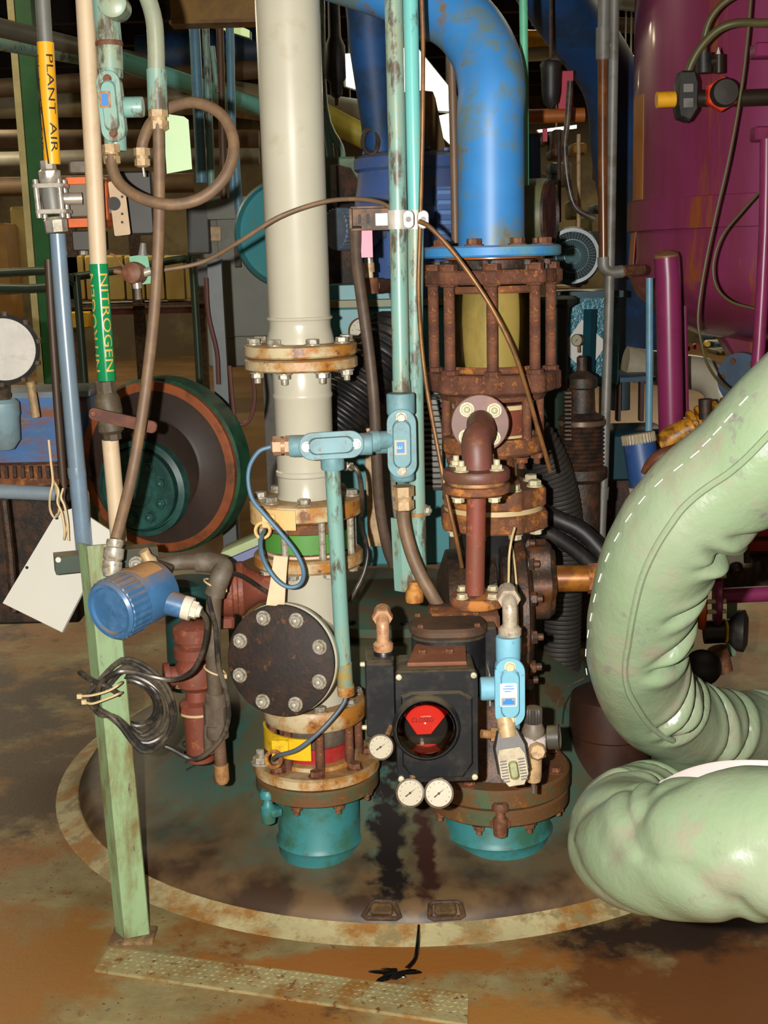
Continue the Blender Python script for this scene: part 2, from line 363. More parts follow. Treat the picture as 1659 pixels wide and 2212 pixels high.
# worn concrete around the vessel, then the sealed floor of the hall
struct(MB().box((0, 1.6, -.1), (7.0, 6.4, .2)), 'floor', m_floor, 'rust-stained concrete floor around the sunken vessel')
f2 = struct(MB().box((0, 12.4, -.106), (22, 15.2, .2)).box((-7.25, 1.6, -.106), (7.5, 6.4, .2)).box((7.25, 1.6, -.106), (7.5, 6.4, .2)), 'floor', m_farfloor, 'brown sealed floor of the hall beyond')
struct(MB().box((0, 20.1, 2.0), (22, .2, 4.2)), 'wall_back', m_wall)
struct(MB().box((-11.1, 9.1, 2.0), (.2, 22, 4.2)), 'wall_left', m_wall)
struct(MB().box((11.1, 9.1, 2.0), (.2, 22, 4.2)), 'wall_right', m_wall)
struct(MB().box((0, 9.1, 4.2), (22.4, 22.2, .2)), 'ceiling', m_ceil)
struct(MB().lathe([(.975, -.01), (.975, .016), (.985, .022), (1.0, .014), (1.045, .001), (1.045, -.01)], DC, n=96), 'trim_1', m_collar, 'pale grout collar around the vessel dome')

# tread plate strip in front of the post
m_tread = mat('tread_plate', (168, 154, 108), .5, .1, c2=(140, 100, 46), amt=.4, scale=9, c3=(112, 62, 26), amt3=.34, scale3=45, bump=.3)
ga, gb, gc, gd = ground(236, 2052), ground(205, 2100), ground(1010, 2218), ground(1012, 2152)
T = thing('tread_plate_strip', 'pale rust-specked tread plate strip on the floor under the green post', 'floor plate', (ga + gb + gc + gd) / 4)
hz = V((0, 0, .007))
mb = MB(); mb.add([ga, gb, gc, gd, ga + hz, gb + hz, gc + hz, gd + hz], [(4, 5, 6, 7), (0, 1, 5, 4), (1, 2, 6, 5), (2, 3, 7, 6), (3, 0, 4, 7), (3, 2, 1, 0)])
build(mb, 'plate', m_tread, T)
ex = (gd - ga).normalized(); ey = (gb - ga).normalized(); wid = (gb - ga).length; ln = (gd - ga).length
mb = MB()
for i in range(int(ln / .0145)):
    for j in range(5):
        c = ga + hz + ex * (.01 + i * .0145 + (j % 2) * .007) + ey * (.008 + j * (wid - .012) / 5)
        a = ex * .0055 + ey * (.003 if (i + j) % 2 else -.003); b_ = a.cross(V((0, 0, 1))).normalized() * .0018
        mb.add([c - a, c - b_, c + a, c + b_, c + V((0, 0, .0016))], [(0, 1, 4), (1, 2, 4), (2, 3, 4), (3, 0, 4)])
tag(build(mb, 'tread_pattern', m_tread, T), None, None, kind='stuff')
# oil puddle
mb = MB(); C0 = ground(850, 2104); out = []
for i in range(40):
    a = 2 * pi * i / 40; q = 1 + .35 * sin(3 * a + 1) + .25 * sin(5 * a) + .15 * sin(9 * a + 2)
    out.append(C0 + V((.042 * q * cos(a), .022 * q * sin(a), 0)))
mb.rings([out, [p + (C0 - p) * .08 + V((0, 0, .0018)) for p in out]])
tag(build(mb, 'oil_puddle', mat('black_oil', (14, 9, 8), .15, var=0)), 'small black oil puddle on the floor in front of the dome', 'puddle')
S_tube('oil_trickle', _mats['black_oil'], [ground(880, 2092), ground(897, 2075) + V((0, 0, .004)), ground(903, 2050) + V((0, 0, .02)), ground(905, 2020) + V((0, 0, .024))], [.006, .005, .0045, .003], 'thin black oil trickle running from the dome edge to the puddle', 'trickle', 8, 3)

# ================================================================== DOMED VESSEL
def dome_mat():
    m = m_teal.copy(); m.name = 'teal_dome_with_dirty_rim'; nt = m.node_tree; N = nt.nodes; L = nt.links
    b = N['Principled BSDF']; src = b.inputs['Base Color'].links[0].from_socket
    tc = N.new('ShaderNodeTexCoord'); ln_ = N.new('ShaderNodeVectorMath'); ln_.operation = 'LENGTH'
    sx = N.new('ShaderNodeVectorMath'); sx.operation = 'MULTIPLY'; sx.inputs[1].default_value = (1, 1, 0); L.new(tc.outputs['Object'], sx.inputs[0]); L.new(sx.outputs[0], ln_.inputs[0])
    n = N.new('ShaderNodeTexNoise'); n.inputs['Scale'].default_value = 5; n.inputs['Detail'].default_value = 7; L.new(tc.outputs['Object'], n.inputs['Vector'])
    ad = N.new('ShaderNodeMath'); ad.operation = 'MULTIPLY_ADD'; L.new(n.outputs['Fac'], ad.inputs[0]); ad.inputs[1].default_value = .5; L.new(ln_.outputs['Value'], ad.inputs[2])
    r = N.new('ShaderNodeMapRange'); r.inputs['From Min'].default_value = .97; r.inputs['From Max'].default_value = 1.16; L.new(ad.outputs[0], r.inputs['Value'])
    x = N.new('ShaderNodeMix'); x.data_type = 'RGBA'; L.new(r.outputs[0], x.inputs[0]); L.new(src, x.inputs[6])
    n2 = N.new('ShaderNodeTexNoise'); n2.inputs['Scale'].default_value = 9; n2.inputs['Detail'].default_value = 8; L.new(tc.outputs['Object'], n2.inputs['Vector'])
    y = N.new('ShaderNodeMix'); y.data_type = 'RGBA'; rr = N.new('ShaderNodeMapRange'); rr.inputs['From Min'].default_value = .4; rr.inputs['From Max'].default_value = .6; L.new(n2.outputs['Fac'], rr.inputs['Value']); L.new(rr.outputs[0], y.inputs[0])
    y.inputs[6].default_value = lin((106, 82, 54)); y.inputs[7].default_value = lin((62, 44, 30)); L.new(y.outputs[2], x.inputs[7])
    cur = x.outputs[2]
    for (sx, sy, ra, rb, cc) in ((-.07, -.72, .05, .3, (26, 20, 17)), (.02, -.80, .03, .22, (52, 28, 20))):     # oily runs between the nozzles
        mp = N.new('ShaderNodeMapping'); mp.inputs['Location'].default_value = (-sx / ra, -sy / rb, 0); mp.inputs['Scale'].default_value = (1 / ra, 1 / rb, 0); L.new(tc.outputs['Object'], mp.inputs[0])
        l2 = N.new('ShaderNodeVectorMath'); l2.operation = 'LENGTH'; L.new(mp.outputs[0], l2.inputs[0])
        n3 = N.new('ShaderNodeTexNoise'); n3.inputs['Scale'].default_value = 26; n3.inputs['Detail'].default_value = 8; L.new(tc.outputs['Object'], n3.inputs['Vector'])
        a3 = N.new('ShaderNodeMath'); a3.operation = 'MULTIPLY_ADD'; L.new(n3.outputs['Fac'], a3.inputs[0]); a3.inputs[1].default_value = 2.6; L.new(l2.outputs['Value'], a3.inputs[2])
        r3 = N.new('ShaderNodeMapRange'); r3.inputs['From Min'].default_value = 2.3; r3.inputs['From Max'].default_value = 1.8; L.new(a3.outputs[0], r3.inputs['Value'])
        z3 = N.new('ShaderNodeMix'); z3.data_type = 'RGBA'; L.new(r3.outputs[0], z3.inputs[0]); L.new(cur, z3.inputs[6]); z3.inputs[7].default_value = lin(cc); cur = z3.outputs[2]
    L.new(cur, b.inputs['Base Color']); return m
DP = [(.985, -.02), (.985, .012), (.97, .036), (.945, .056), (.90, .064), (.82, .078), (.76, .098), (.68, .155), (.58, .245), (.45, .35), (.3, .42), (.15, .46), (0.0, .475)]
def dome_z(x, y):
    r = math.hypot(x - DC.x, y - DC.y)
    for (r0, z0), (r1, z1) in zip(DP, DP[1:]):
        if r1 <= r <= r0: return z0 + (z1 - z0) * (r0 - r) / max(r0 - r1, 1e-6)
    return 0.0
def on_dome(px, py):           # first hit of the view ray on the dome
    d = _f + _R * ((px - 829.5) / FPX) - _U * ((py - 1106.0) / FPX)
    for i in range(4000):
        p = CAM + d * (1.9 + i * .0007)
        if p.z <= dome_z(p.x, p.y): return p
    return p
VS = thing('domed_vessel', 'teal painted domed vessel head sunk in the floor, rim brown with dirt', 'vessel', DC)
build(MB().lathe(DP, DC, n=96), 'dome_head', dome_mat(), VS)
AL = Axis(667, 1200, 2.16)     # axis of the pale grey pipe column
AR = Axis(1067, 1200, 2.20)    # axis of the rusty valve column
m_nozz = mat('nozzle_teal', (58, 132, 134), .45, c2=(54, 100, 82), amt=.45, scale=9, c3=(96, 66, 40), amt3=.3, scale3=14, var=.2)
m_nozg = mat('rusted_green_flange', (74, 92, 62), .6, c2=(104, 70, 38), amt=.52, scale=12, c3=(140, 86, 30), amt3=.33, scale3=25, dust=(112, 74, 42), dustamt=.9, bump=.3)
zl = AL.z(1665); zr = AR.z(1742)
nz = P_ax(VS, 'nozzle', m_nozz, AL, [(86, 1960), (88, 1850), (88, 1815), (94, 1806), (88, 1797), (88, 1695)], 48)
P_ax(VS, 'nozzle_flange', m_nozg, AL, [(88, 1692), (126, 1692), (132, 1688), (132, 1663), (128, 1659), (80, 1659)], 48)
P_ax(VS, 'nozzle', m_nozz, AR, [(112, 1960), (114, 1830), (114, 1792), (121, 1782), (114, 1772), (112, 1700)], 48)
P_ax(VS, 'nozzle_flange', m_nozg, AR, [(112, 1722), (148, 1722), (155, 1717), (155, 1692), (150, 1688), (105, 1688)], 48)
for px, s in ((825, 1), (962, -1)):
    c = on_dome(px, 1970); yv = (DC - V((c.x, c.y, 0))); yv.z = .45 * yv.length; yv.normalize(); xv = V((-yv.y, yv.x, 0)).normalized() * -1; nv = xv.cross(yv).normalized()
    if nv.z < 0: nv = -nv
    loop = [c + xv * (x * .001) + yv * (y * .001) + nv * .004 for x, y in (((-44, -20), (44, -20), (26, 26), (-22, 26)) if s > 0 else ((-38, -20), (40, -20), (36, 22), (-32, 24)))]
    lp = []
    for i in range(4):
        a, b_ = loop[i], loop[(i + 1) % 4]
        for k in (.12, .5, .88): lp.append(a.lerp(b_, k))
    build(MB().tube(lp, .006, 8, close=True), 'lug_weld', mat('crusted_weld', (92, 66, 40), .7, c2=(60, 42, 28), amt=.5, scale=40, bump=.4), VS)
    P_prism(VS, 'lug', mat('lug_steel', (122, 92, 50), .55, c2=(80, 60, 36), amt=.5, scale=30), rrect(.05, .026, .006, 2), c + nv * .008, xv, yv, .014, .003)
# marker scribble on the dome
for stroke in ([(398, 1602), (404, 1603), (404, 1611), (397, 1612), (394, 1606), (398, 1602)], [(430, 1609), (415, 1614), (401, 1623), (397, 1630)], [(397, 1630), (404, 1622), (415, 1621), (416, 1629), (408, 1630)], [(435, 1622), (420, 1631)], [(445, 1638), (425, 1651), (402, 1664)], [(413, 1638), (400, 1648)]):
    P_tube(VS, 'marker_stroke', m_letter, [on_dome(*q) + V((0, -.001, .0015)) for q in stroke], .0016, 6, 3)
# bolts clamping the two nozzle flanges
bolts(VS, m_boltr, AL.c(1693), (0, 0, -1), AL.r(113, 1700), 8, .0135, .35, 'nut')
bolts(VS, m_boltr, AR.c(1723), (0, 0, -1), AR.r(136, 1720), 8, .014, .35, 'nut')
# teal swing clamp at the left of the near nozzle, rusty one at front of the valve nozzle
def swing(A, ang, py, Rpx, mt, lab):
    R = A.r(Rpx, py); c = A.c(py); d = V((cos(ang), sin(ang), 0)); q = c + d * R
    t = V((-d.y, d.x, 0))
    T = thing('swing_clamp', lab, 'clamp', q - V((0, 0, .03)))
    mb = MB().lathe([(.008, -.045), (.016, -.04), (.018, -.02), (.018, .0), (.012, .006), (.010, .02), (.02, .024), (.02, .034), (.014, .042)], q, n=18)
    build(mb, 'clamp_bolt', mt, T)
    build(MB().box(q - d * .012 + V((0, 0, -.014)), (.05, .03, .02), Matrix((t, d, V((0, 0, 1)))).transposed(), .005), 'clamp_jaw', mt, T)
    return T
swing(AL, rad(218), 1705, 128, m_nozz, 'teal swing clamp under the flange of the pale pipe nozzle')
swing(AR, rad(268), 1700, 158, m_boltr, 'rusty clamp lug at the front of the green valve flange')

# ================================================================== PALE PIPE COLUMN (left nozzle)
T = thing('pale_process_pipe', 'thick pale grey vertical process pipe with bolted top flange', 'pipe', AL.c(770))
zt = 2.55; rp = AL.r(67, 600)
rA = AL.r(67, 640)
mb = MB().lathe([(rA * 1.11, AL.z(742)), (rA * 1.06, AL.z(722)), (rA * 1.0, AL.z(706)), (rA, AL.z(692)), (rA * 1.03, AL.z(689)), (rA * 1.03, AL.z(684)), (rA, AL.z(680)), (rA, AL.z(300)), (rA * 1.005, zt)], (AL.p.x, AL.p.y, 0), n=56)
build(mb, 'pipe_wall', m_white, T)
build(MB().tube([AL.c(687) + V((rA * 1.02 * cos(a), rA * 1.02 * sin(a), 0)) for a in [2 * pi * i / 48 for i in range(48)]], .004, 8, close=True), 'weld_bead', m_white, T)
P_ax(T, 'flange', m_whiteF, AL, [(70, 740), (116, 740), (122, 744), (122, 763), (118, 767), (60, 767)], 56)
bolts(T, m_galv, AL.c(740), (0, 0, 1), AL.r(103, 740), 8, .0145, .3, 'head')
AS = AL
T = thing('pale_spool_piece', 'short pale grey flanged spool with weld rings below the upper flange', 'pipe spool', AL.c(1110))
P_ax(T, 'upper_flange', m_whiteF, AL, [(60, 770), (117, 770), (122, 774), (122, 792), (117, 796), (66, 796)], 56)
bolts(T, m_galv, AL.c(797), (0, 0, -1), AL.r(103, 796), 8, .014, .3, 'nut', 'nut')
P_ax(T, 'spool_wall', m_white, AL, [(64, 800), (63, 846), (65, 849), (65, 856), (63, 859), (61, 1012), (64, 1015), (64, 1023), (61, 1026), (60, 1064), (66, 1078)], 56)
P_ax(T, 'lower_flange', m_whiteF, AL, [(66, 1072), (113, 1072), (118, 1076), (118, 1106), (113, 1110), (60, 1110)], 56)
bolts(T, m_galv, AL.c(1072), (0, 0, 1), AL.r(99, 1075), 8, .0145, .0, 'head')
# earthing paddle clamp on the lower flange
T = thing('earthing_clamp', 'rust-spotted cream clamp band with a round eye on the upper flange edge', 'clamp', AL.c(1110))
def band(A, R, z0, z1, a0, a1, th, n=14):
    mb = MB(); rr = []
    for i in range(n + 1):
        a = a0 + (a1 - a0) * i / n; d = V((cos(a), sin(a), 0)); c = V((A.p.x, A.p.y, 0))
        rr.append([c + d * R + V((0, 0, z0)), c + d * (R + th) + V((0, 0, z0)), c + d * (R + th) + V((0, 0, z1)), c + d * R + V((0, 0, z1))])
    return mb.rings(rr)
build(band(AL, AL.r(117, 1100), AL.z(1120), AL.z(1079), rad(180), rad(262), .006), 'band', m_orgw, T)
eye = pt(568, 1146, 2.02)
build(MB().lathe([(.014, -.004), (.020, -.004), (.020, .004), (.014, .004), (.014, -.004)], eye, (-.25, -1, .25), 20, False, False), 'eye_ring', m_orgw, T)
P_box(T, 'eye_tab', m_orgw, eye + V((.012, .012, .018)), (.03, .006, .03))
# spacer with lime ring between flanges
T = thing('wafer_spacer', 'rust-brown wafer spacer with bright lime green ring between flanges', 'pipe spacer', AL.c(1180))
P_ax(T, 'spacer_body', m_rust2, AL, [(80, 1186), (92, 1180), (92, 1118), (80, 1112)], 48)
P_ax(T, 'lime_ring', m_lime, AL, [(95, 1176), (101, 1176), (101, 1136), (95, 1136)], 48)
P_ax(T, 'gasket', mat('pale_gasket', (216, 190, 160), .6), AL, [(80, 1187), (94, 1187), (94, 1182), (80, 1182)], 48)
st = MB().cyl((0, 0, 0), (0, 0, AL.z(1105) - AL.z(1192)), .0085, 12); stm = mesh_of(st, m_galv, 'stud')
for i in range(8):
    a = rad(20 + 45 * i); c = AL.c(1192)
    inst(stm, 'stud', T, c + V((cos(a), sin(a), 0)) * AL.r(103, 1150))
# pale tee with side branch and blind flange
T = thing('pale_pipe_tee', 'pale grey pipe tee with bottom flange behind the round rusty cover', 'pipe tee', AL.c(1545))
P_ax(T, 'top_flange', m_whiteF, AL, [(60, 1216), (113, 1216), (118, 1211), (118, 1192), (113, 1187), (60, 1187)], 56)
P_ax(T, 'tee_body', m_white, AL, [(80, 1520), (74, 1500), (73, 1240), (76, 1214)], 56)
P_ax(T, 'bottom_flange', m_whiteF, AL, [(60, 1546), (106, 1546), (110, 1541), (110, 1510), (106, 1505), (70, 1505)], 56)
bolts(T, m_galv, AL.c(1505), (0, 0, 1), AL.r(93, 1505), 8, .013, .2, 'head')
bolts(T, m_galv, AL.c(1217), (0, 0, -1), AL.r(99, 1215), 8, .013, .3, 'head', 'nut')
fc = pt(604, 1428, 1.925); fd = V((-.30, -1, .12)).normalized(); ctr = V((AL.p.x, AL.p.y, fc.z - .02)); fR = mm(124, fc)
build(MB().cyl(ctr, fc - fd * .035, mm(78, fc), 40), 'branch', m_white, T)
build(MB().lathe([(fR * .7, -.045), (fR * .98, -.042), (fR * 1.0, -.036), (fR * 1.0, -.022), (fR * .97, -.018)], fc, fd, 64), 'branch_flange', m_white, T)
T = thing('blind_flange', 'round black-rusted blind flange cover with eight bolts facing forward', 'flange', fc - V((0, 0, fR)))
build(MB().lathe([(fR * .96, -.016), (fR * .99, -.012), (fR * .99, -.004), (fR * .95, 0), (.001, .0012)], fc, fd, 64), 'cover_plate', m_blkrust, T)
bolts(T, m_galv, fc, fd, fR * .80, 8, .0135, rad(20), 'dome')
tag(P_prism(None, 'wooden_wedge', m_zipw, [(-.020, -.055), (.021, -.055), (.019, -.012), (.017, .055), (-.014, .055), (-.017, -.01)], pt(600, 1255, 1.96), V((1, 0, -.12)), V((.13, .25, 1)), .008, .001), 'pale wooden strip wedged upright above the round rusty cover', 'strip')
# lower wafer with yellow clamp and red band
T = thing('lower_wafer', 'grey lower wafer body with red band between two flanges', 'pipe spacer', AL.c(1640))
P_ax(T, 'wafer_body', m_grey, AL, [(66, 1640), (72, 1632), (72, 1552), (66, 1546)], 48)
P_ax(T, 'red_band', m_redband, AL, [(73, 1628), (78, 1628), (78, 1592), (73, 1592)], 48)
P_ax(T, 'gasket', _mats['pale_gasket'], AL, [(70, 1637), (84, 1637), (84, 1632), (70, 1632)], 48)
st = MB().cyl((0, 0, 0), (0, 0, AL.z(1540) - AL.z(1640)), .011, 12); stm = mesh_of(st, m_rust, 'stud')
for i in range(8):
    a = rad(8 + 45 * i); inst(stm, 'stud', T, AL.c(1640) + V((cos(a), sin(a), 0)) * AL.r(92, 1600))
T = thing('earthing_clamp', 'yellow clamp band with a round eye below the round rusty cover', 'clamp', AL.c(1640))
build(band(AL, AL.r(107, 1560), AL.z(1600), AL.z(1556), rad(178), rad(268), .006), 'band', m_yelc, T)
eye2 = pt(592, 1640, 2.03)
build(MB().lathe([(.014, -.005), (.022, -.005), (.022, .005), (.014, .005), (.014, -.005)], eye2, (-.25, -1, .25), 20, False, False), 'eye_ring', mat('rusty_yellow', (196, 136, 40), .5, c2=(120, 66, 30), amt=.5, scale=40), T)
P_box(T, 'eye_tab', m_yelc, eye2 + V((.014, .012, .022)), (.04, .007, .04))
T = thing('lap_flange', 'large rust-streaked pale flange ring bolted on the left nozzle', 'flange', AL.c(1664))
P_ax(T, 'flange_ring', m_whiteF, AL, [(66, 1656), (130, 1656), (136, 1652), (136, 1636), (131, 1632), (66, 1632)], 56)
P_ax(T, 'hub_ring', m_whiteF, AL, [(66, 1636), (92, 1636), (92, 1624), (72, 1620)], 48)
bolts(T, m_boltr, AL.c(1632), (0, 0, 1), AL.r(114, 1632), 8, .016, .05, 'head')
b0 = bolts(T, m_galv, AL.c(1632), (0, 0, 1), AL.r(122, 1632), 1, .019, rad(196), 'nut')

# ================================================================== RUSTY COLUMN (right nozzle)
T = thing('sight_glass', 'rusty flanged sight glass with yellowed glass cylinder and tie rods', 'sight glass', AR.c(850))
def lugged(A, Rpx, y0, y1, n, lug, a0, mt, name, T_):
    z0, z1 = A.z(y0), A.z(y1); R = A.r(Rpx, y0); poly = []
    for i in range(n * 12):
        a = 2 * pi * i / (n * 12); k = max(0, cos(n * (a - a0)))
        poly.append(((R + A.r(lug, y0) * k ** 2) * cos(a), (R + A.r(lug, y0) * k ** 2) * sin(a)))
    return P_prism(T_, name, mt, poly, (A.p.x, A.p.y, (z0 + z1) / 2), (1, 0, 0), (0, 1, 0), abs(z1 - z0), .004)
ph = rad(-90 - 5)
lugged(AR, 141, 612, 582, 8, 12, ph, m_rust, 'top_ring', T)
lugged(AR, 138, 840, 800, 8, 10, ph, m_rust, 'bottom_ring', T)
P_ax(T, 'glass_cylinder', clear_mat('yellowed_glass', (240, 232, 200)), AR, [(93, 800), (96, 795), (96, 622), (93, 616)], 56)
P_ax(T, 'glass_lining', mat('milky_residue', (134, 126, 90), .45, c2=(162, 150, 112), amt=.5, scale=7, stretch=(1, 1, .4), var=.15), AR, [(91, 800), (91, 616)], 40)
P_ax(T, 'seal_ring', m_rust2, AR, [(98, 800), (101, 796), (101, 790), (97, 786)], 48)
P_ax(T, 'seal_ring', m_rust2, AR, [(97, 632), (101, 628), (101, 622), (98, 616)], 48)
z0, z1 = AR.z(812), AR.z(590); R = AR.r(126, 700)
rm = MB().cyl((0, 0, 0), (0, 0, z1 - z0), .0125, 14); rm.lathe([(.019, .004), (.019, .022), (.0125, .024)], n=6); rm.lathe([(.0125, z1 - z0 - .028), (.019, z1 - z0 - .026), (.019, z1 - z0 - .004)], n=6)
rm.lathe([(.02, z1 - z0 + .006), (.02, z1 - z0 + .022), (.0, z1 - z0 + .023)], n=6)
rme = mesh_of(rm, m_rust, 'tie_rod')
for i in range(8):
    a = ph + pi / 4 * i; inst(rme, 'tie_rod', T, V((AR.p.x, AR.p.y, z0)) + V((cos(a), sin(a), 0)) * R)
# stub studs above the sight glass
T = thing('companion_flange', 'rusty stub ring with studs and orange gasket under the blue flange', 'flange', AR.c(582))
P_ax(T, 'ring', m_darkm, AR, [(92, 584), (96, 580), (96, 562), (92, 560)], 48)
P_ax(T, 'gasket', mat('copper_orange_gasket', (178, 90, 40), .35), AR, [(100, 560), (104, 559), (104, 556), (100, 555)], 48)
bolts(T, m_darkm, AR.c(562), (0, 0, -1), AR.r(118, 570), 8, .0125, rad(12), 'nut', 'nut')
# blue pipe
T = thing('blue_elbow_pipe', 'bright blue scuffed pipe with elbow and flange above the sight glass', 'pipe', AR.c(555))
P_ax(T, 'flange', mat('blue_flange_edge', (58, 140, 205), .5, c2=(88, 140, 160), amt=.45, scale=9, dust=(120, 80, 50), dustamt=.8), AR, [(70, 555), (146, 555), (150, 551), (150, 535), (146, 531), (70, 531)], 56)
c0 = AR.c(532); rb = AR.r(72, 450)
P_tube(T, 'pipe_wall', m_blue, [c0, AR.c(430), AR.c(330), AR.c(250)] + [pt(1062, 190, 2.21), pt(1046, 115, 2.24), pt(1000, 48, 2.28), pt(930, 4, 2.32), pt(840, -32, 2.36), pt(690, -80, 2.44)], rb, 48, 6)
bolts(T, m_boltr, AR.c(531), (0, 0, 1), AR.r(118, 532), 8, .0165, rad(-68), 'head')
# lower rusty spool: red band, flanges, neck
T = thing('rusty_bellows_spool', 'rusty short spool with red band and small studs below the sight glass', 'pipe spool', AR.c(975))
P_ax(T, 'upper_ring', m_rust, AR, [(70, 862), (112, 858), (116, 848), (100, 842)], 48)
P_ax(T, 'red_wall', m_redp, AR, [(80, 938), (84, 934), (84, 874), (80, 868)], 48)
P_ax(T, 'gasket', mat('cream_gasket', (216, 190, 140), .6), AR, [(82, 878), (88, 878), (88, 869), (82, 869)], 48)
P_ax(T, 'gasket', _mats['cream_gasket'], AR, [(82, 940), (88, 940), (88, 932), (82, 932)], 48)
P_ax(T, 'lower_flange', m_rust2, AR, [(60, 976), (104, 974), (110, 968), (110, 944), (106, 938), (60, 936)], 48)
sm_ = mesh_of(MB().cyl((0, 0, 0), (0, 0, AR.z(850) - AR.z(945)), .011, 12), m_rust, 'stud')
for i in range(8):
    a = ph + pi / 4 * i; inst(sm_, 'stud', T, AR.c(945) + V((cos(a), sin(a), 0)) * AR.r(100, 900))
bolts(T, m_rust, AR.c(976), (0, 0, -1), AR.r(94, 976), 8, .015, .2, 'nut', 'nut')
T = thing('rusty_reducer', 'orange-rusted necked flange pair with bosses and white gasket', 'flange', AR.c(1130))
P_ax(T, 'neck', m_rust2, AR, [(70, 1052), (58, 1040), (47, 1026), (45, 985), (52, 972)], 40)
lugged(AR, 107, 1086, 1046, 8, 10, rad(22), m_rust2, 'upper_flange', T)
P_ax(T, 'gasket', _mats['cream_gasket'], AR, [(96, 1096), (107, 1096), (107, 1086), (96, 1086)], 48)
lugged(AR, 112, 1134, 1096, 8, 8, rad(22), m_rust2, 'lower_flange', T)
bolts(T, m_boltw, AR.c(1046), (0, 0, 1), AR.r(92, 1046), 8, .0155, rad(22), 'head')
bolts(T, m_boltw, AR.c(1135), (0, 0, -1), AR.r(94, 1135), 8, .015, rad(22), 'head', 'nut')
# ball valve body, axis sideways
T = thing('diaphragm_valve', 'black and rust valve body with big round side flange and bonnet', 'valve', AR.c(1660))
P_ax(T, 'upper_neck', m_black, AR, [(78, 1290), (72, 1200), (86, 1134)], 40)
vc = pt(1092, 1318, 2.18); vR = mm(168, vc)
mk = lambda prof, nm, mt, n=56: build(MB().lathe(prof, vc, (1, 0, 0), n), nm, mt, T)
m_vblk = mat('oily_black_casting', (34, 31, 29), .4, c2=(70, 48, 32), amt=.42, scale=14, c3=(140, 90, 40), amt3=.27, scale3=60, bump=.3)
m_vbr = mat('brown_oily_casting', (108, 66, 38), .5, c2=(52, 40, 32), amt=.5, scale=16, c3=(150, 88, 34), amt3=.3, scale3=30, bump=.3)
mk([(vR * .5, -.16), (vR * .8, -.14), (vR * .86, -.03)], 'body_bowl', m_vblk)
mk([(vR * .96, -.022), (vR, -.018), (vR, .004), (vR * .97, .008)], 'body_flange', m_vblk)
mk([(vR * .985, .008), (vR * .985, .012)], 'gasket', _mats['cream_gasket'])
mk([(vR * .97, .012), (vR, .016), (vR, .036), (vR * .96, .04), (vR * .8, .052)], 'bonnet_flange', m_vbr)
bc = vc + V((.05, 0, mm(68, vc)))
lobes = [(mm(82, bc) * (1 + .09 * cos(6 * a)) * cos(a), mm(82, bc) * (1 + .09 * cos(6 * a)) * sin(a)) for a in [2 * pi * i / 72 for i in range(72)]]
build(MB().prism(lobes, bc + V((.025, 0, 0)), (0, 1, 0), (0, 0, 1), .075, .014), 'bonnet', m_vbr, T)
bolts(T, m_vbr, vc + V((.04, 0, 0)), (1, 0, 0), vR * .9, 12, .016, .1, 'nut', 'nut')
P_ax(T, 'lower_neck', m_vbr, AR, [(120, 1650), (92, 1610), (84, 1480)], 40)
P_ax(T, 'bottom_flange', m_nozg, AR, [(110, 1685), (152, 1685), (158, 1680), (158, 1650), (153, 1645), (80, 1642)], 56)
bolts(T, m_rust, AR.c(1645), (0, 0, 1), AR.r(136, 1645), 8, .015, .3, 'head')
T = thing('brass_stem_pipe', 'brass-coloured pipe stub with hex collar leaving the valve bonnet', 'pipe', bc)
build(MB().cyl(bc + V((.05, 0, 0)), bc + V((.19, -.01, 0)), mm(29, bc), 24), 'pipe_wall', mat('worn_brass', (178, 112, 40), .35, .3, c2=(120, 72, 34), amt=.45, scale=16), T)
build(MB().lathe([(mm(34, bc), .145), (mm(34, bc), .235), (mm(30, bc), .24)], bc, (1, -.07, 0), 6), 'collar', m_rust2, T)
S_tube('earth_wire', mat('cream_wire', (206, 180, 130), .5), pts([(1112, 1140, 1.99), (1105, 1165, 1.97), (1100, 1200, 1.96), (1099, 1240, 1.96), (1098, 1290, 1.96)]), .0028, 'thin cream earth wire hanging down the black valve flange', 'wire', 8, 4)

# ================================================================== FITTINGS TOOLBOX
FR = V((0, -1, 0))
def cover_body(name, label, c, along, Lm, Wm, m_body, m_cover, hubs=(), screws='bolt', face=FR, depth=None, cat='conduit body', mscrew=None):
    """oval conduit body with a raised bolted cover facing the viewer"""
    along = V(along).normalized(); face = V(face); face = (face - along * face.dot(along)).normalized(); side = along.cross(face).normalized()
    depth = depth or Wm * .8; T = thing(name, label, cat, V(c) - V((0, 0, Lm / 2)))
    stad = lambda w, l: rrect(w, l, w * .499, 7)
    build(MB().prism(stad(Wm * .9, Lm * .96), c - face * depth * .5, side, along, depth, .003), 'body', m_body, T)
    build(MB().prism(stad(Wm, Lm), c + face * .003, side, along, .008, .002), 'cover_rim', m_cover, T)
    build(MB().prism(stad(Wm * .62, Lm * .72), c + face * .010, side, along, .012, .005), 'cover', m_cover, T)
    for s in (-1, 1):
        o = inst(bolt_mesh(Wm * .15, mscrew or m_galv, 'head'), 'cover_bolt', T, c + along * (s * Lm * .375) + face * .006, face, .4)
    for d, r, l in hubs:
        d = V(d).normalized(); st = c - face * depth * .5
        off = Lm * .4 if abs(d.dot(along)) > .7 else Wm * .35
        build(MB().lathe([(r * .96, off), (r, off + .004), (r, off + l - .003), (r * .94, off + l)], st, d, 24), 'hub', m_body, T)
    return T
def gland(T, mt, c, ax, r, name='gland'):
    build(MB().lathe([(r, 0), (r, r * .9)], c, ax, 6).lathe([(r * .8, r * .9), (r * .8, r * 1.3)], c, ax, 18).lathe([(r * .95, r * 1.3), (r * .95, r * 2.1), (r * .6, r * 2.3)], c, ax, 6), name, mt, T)
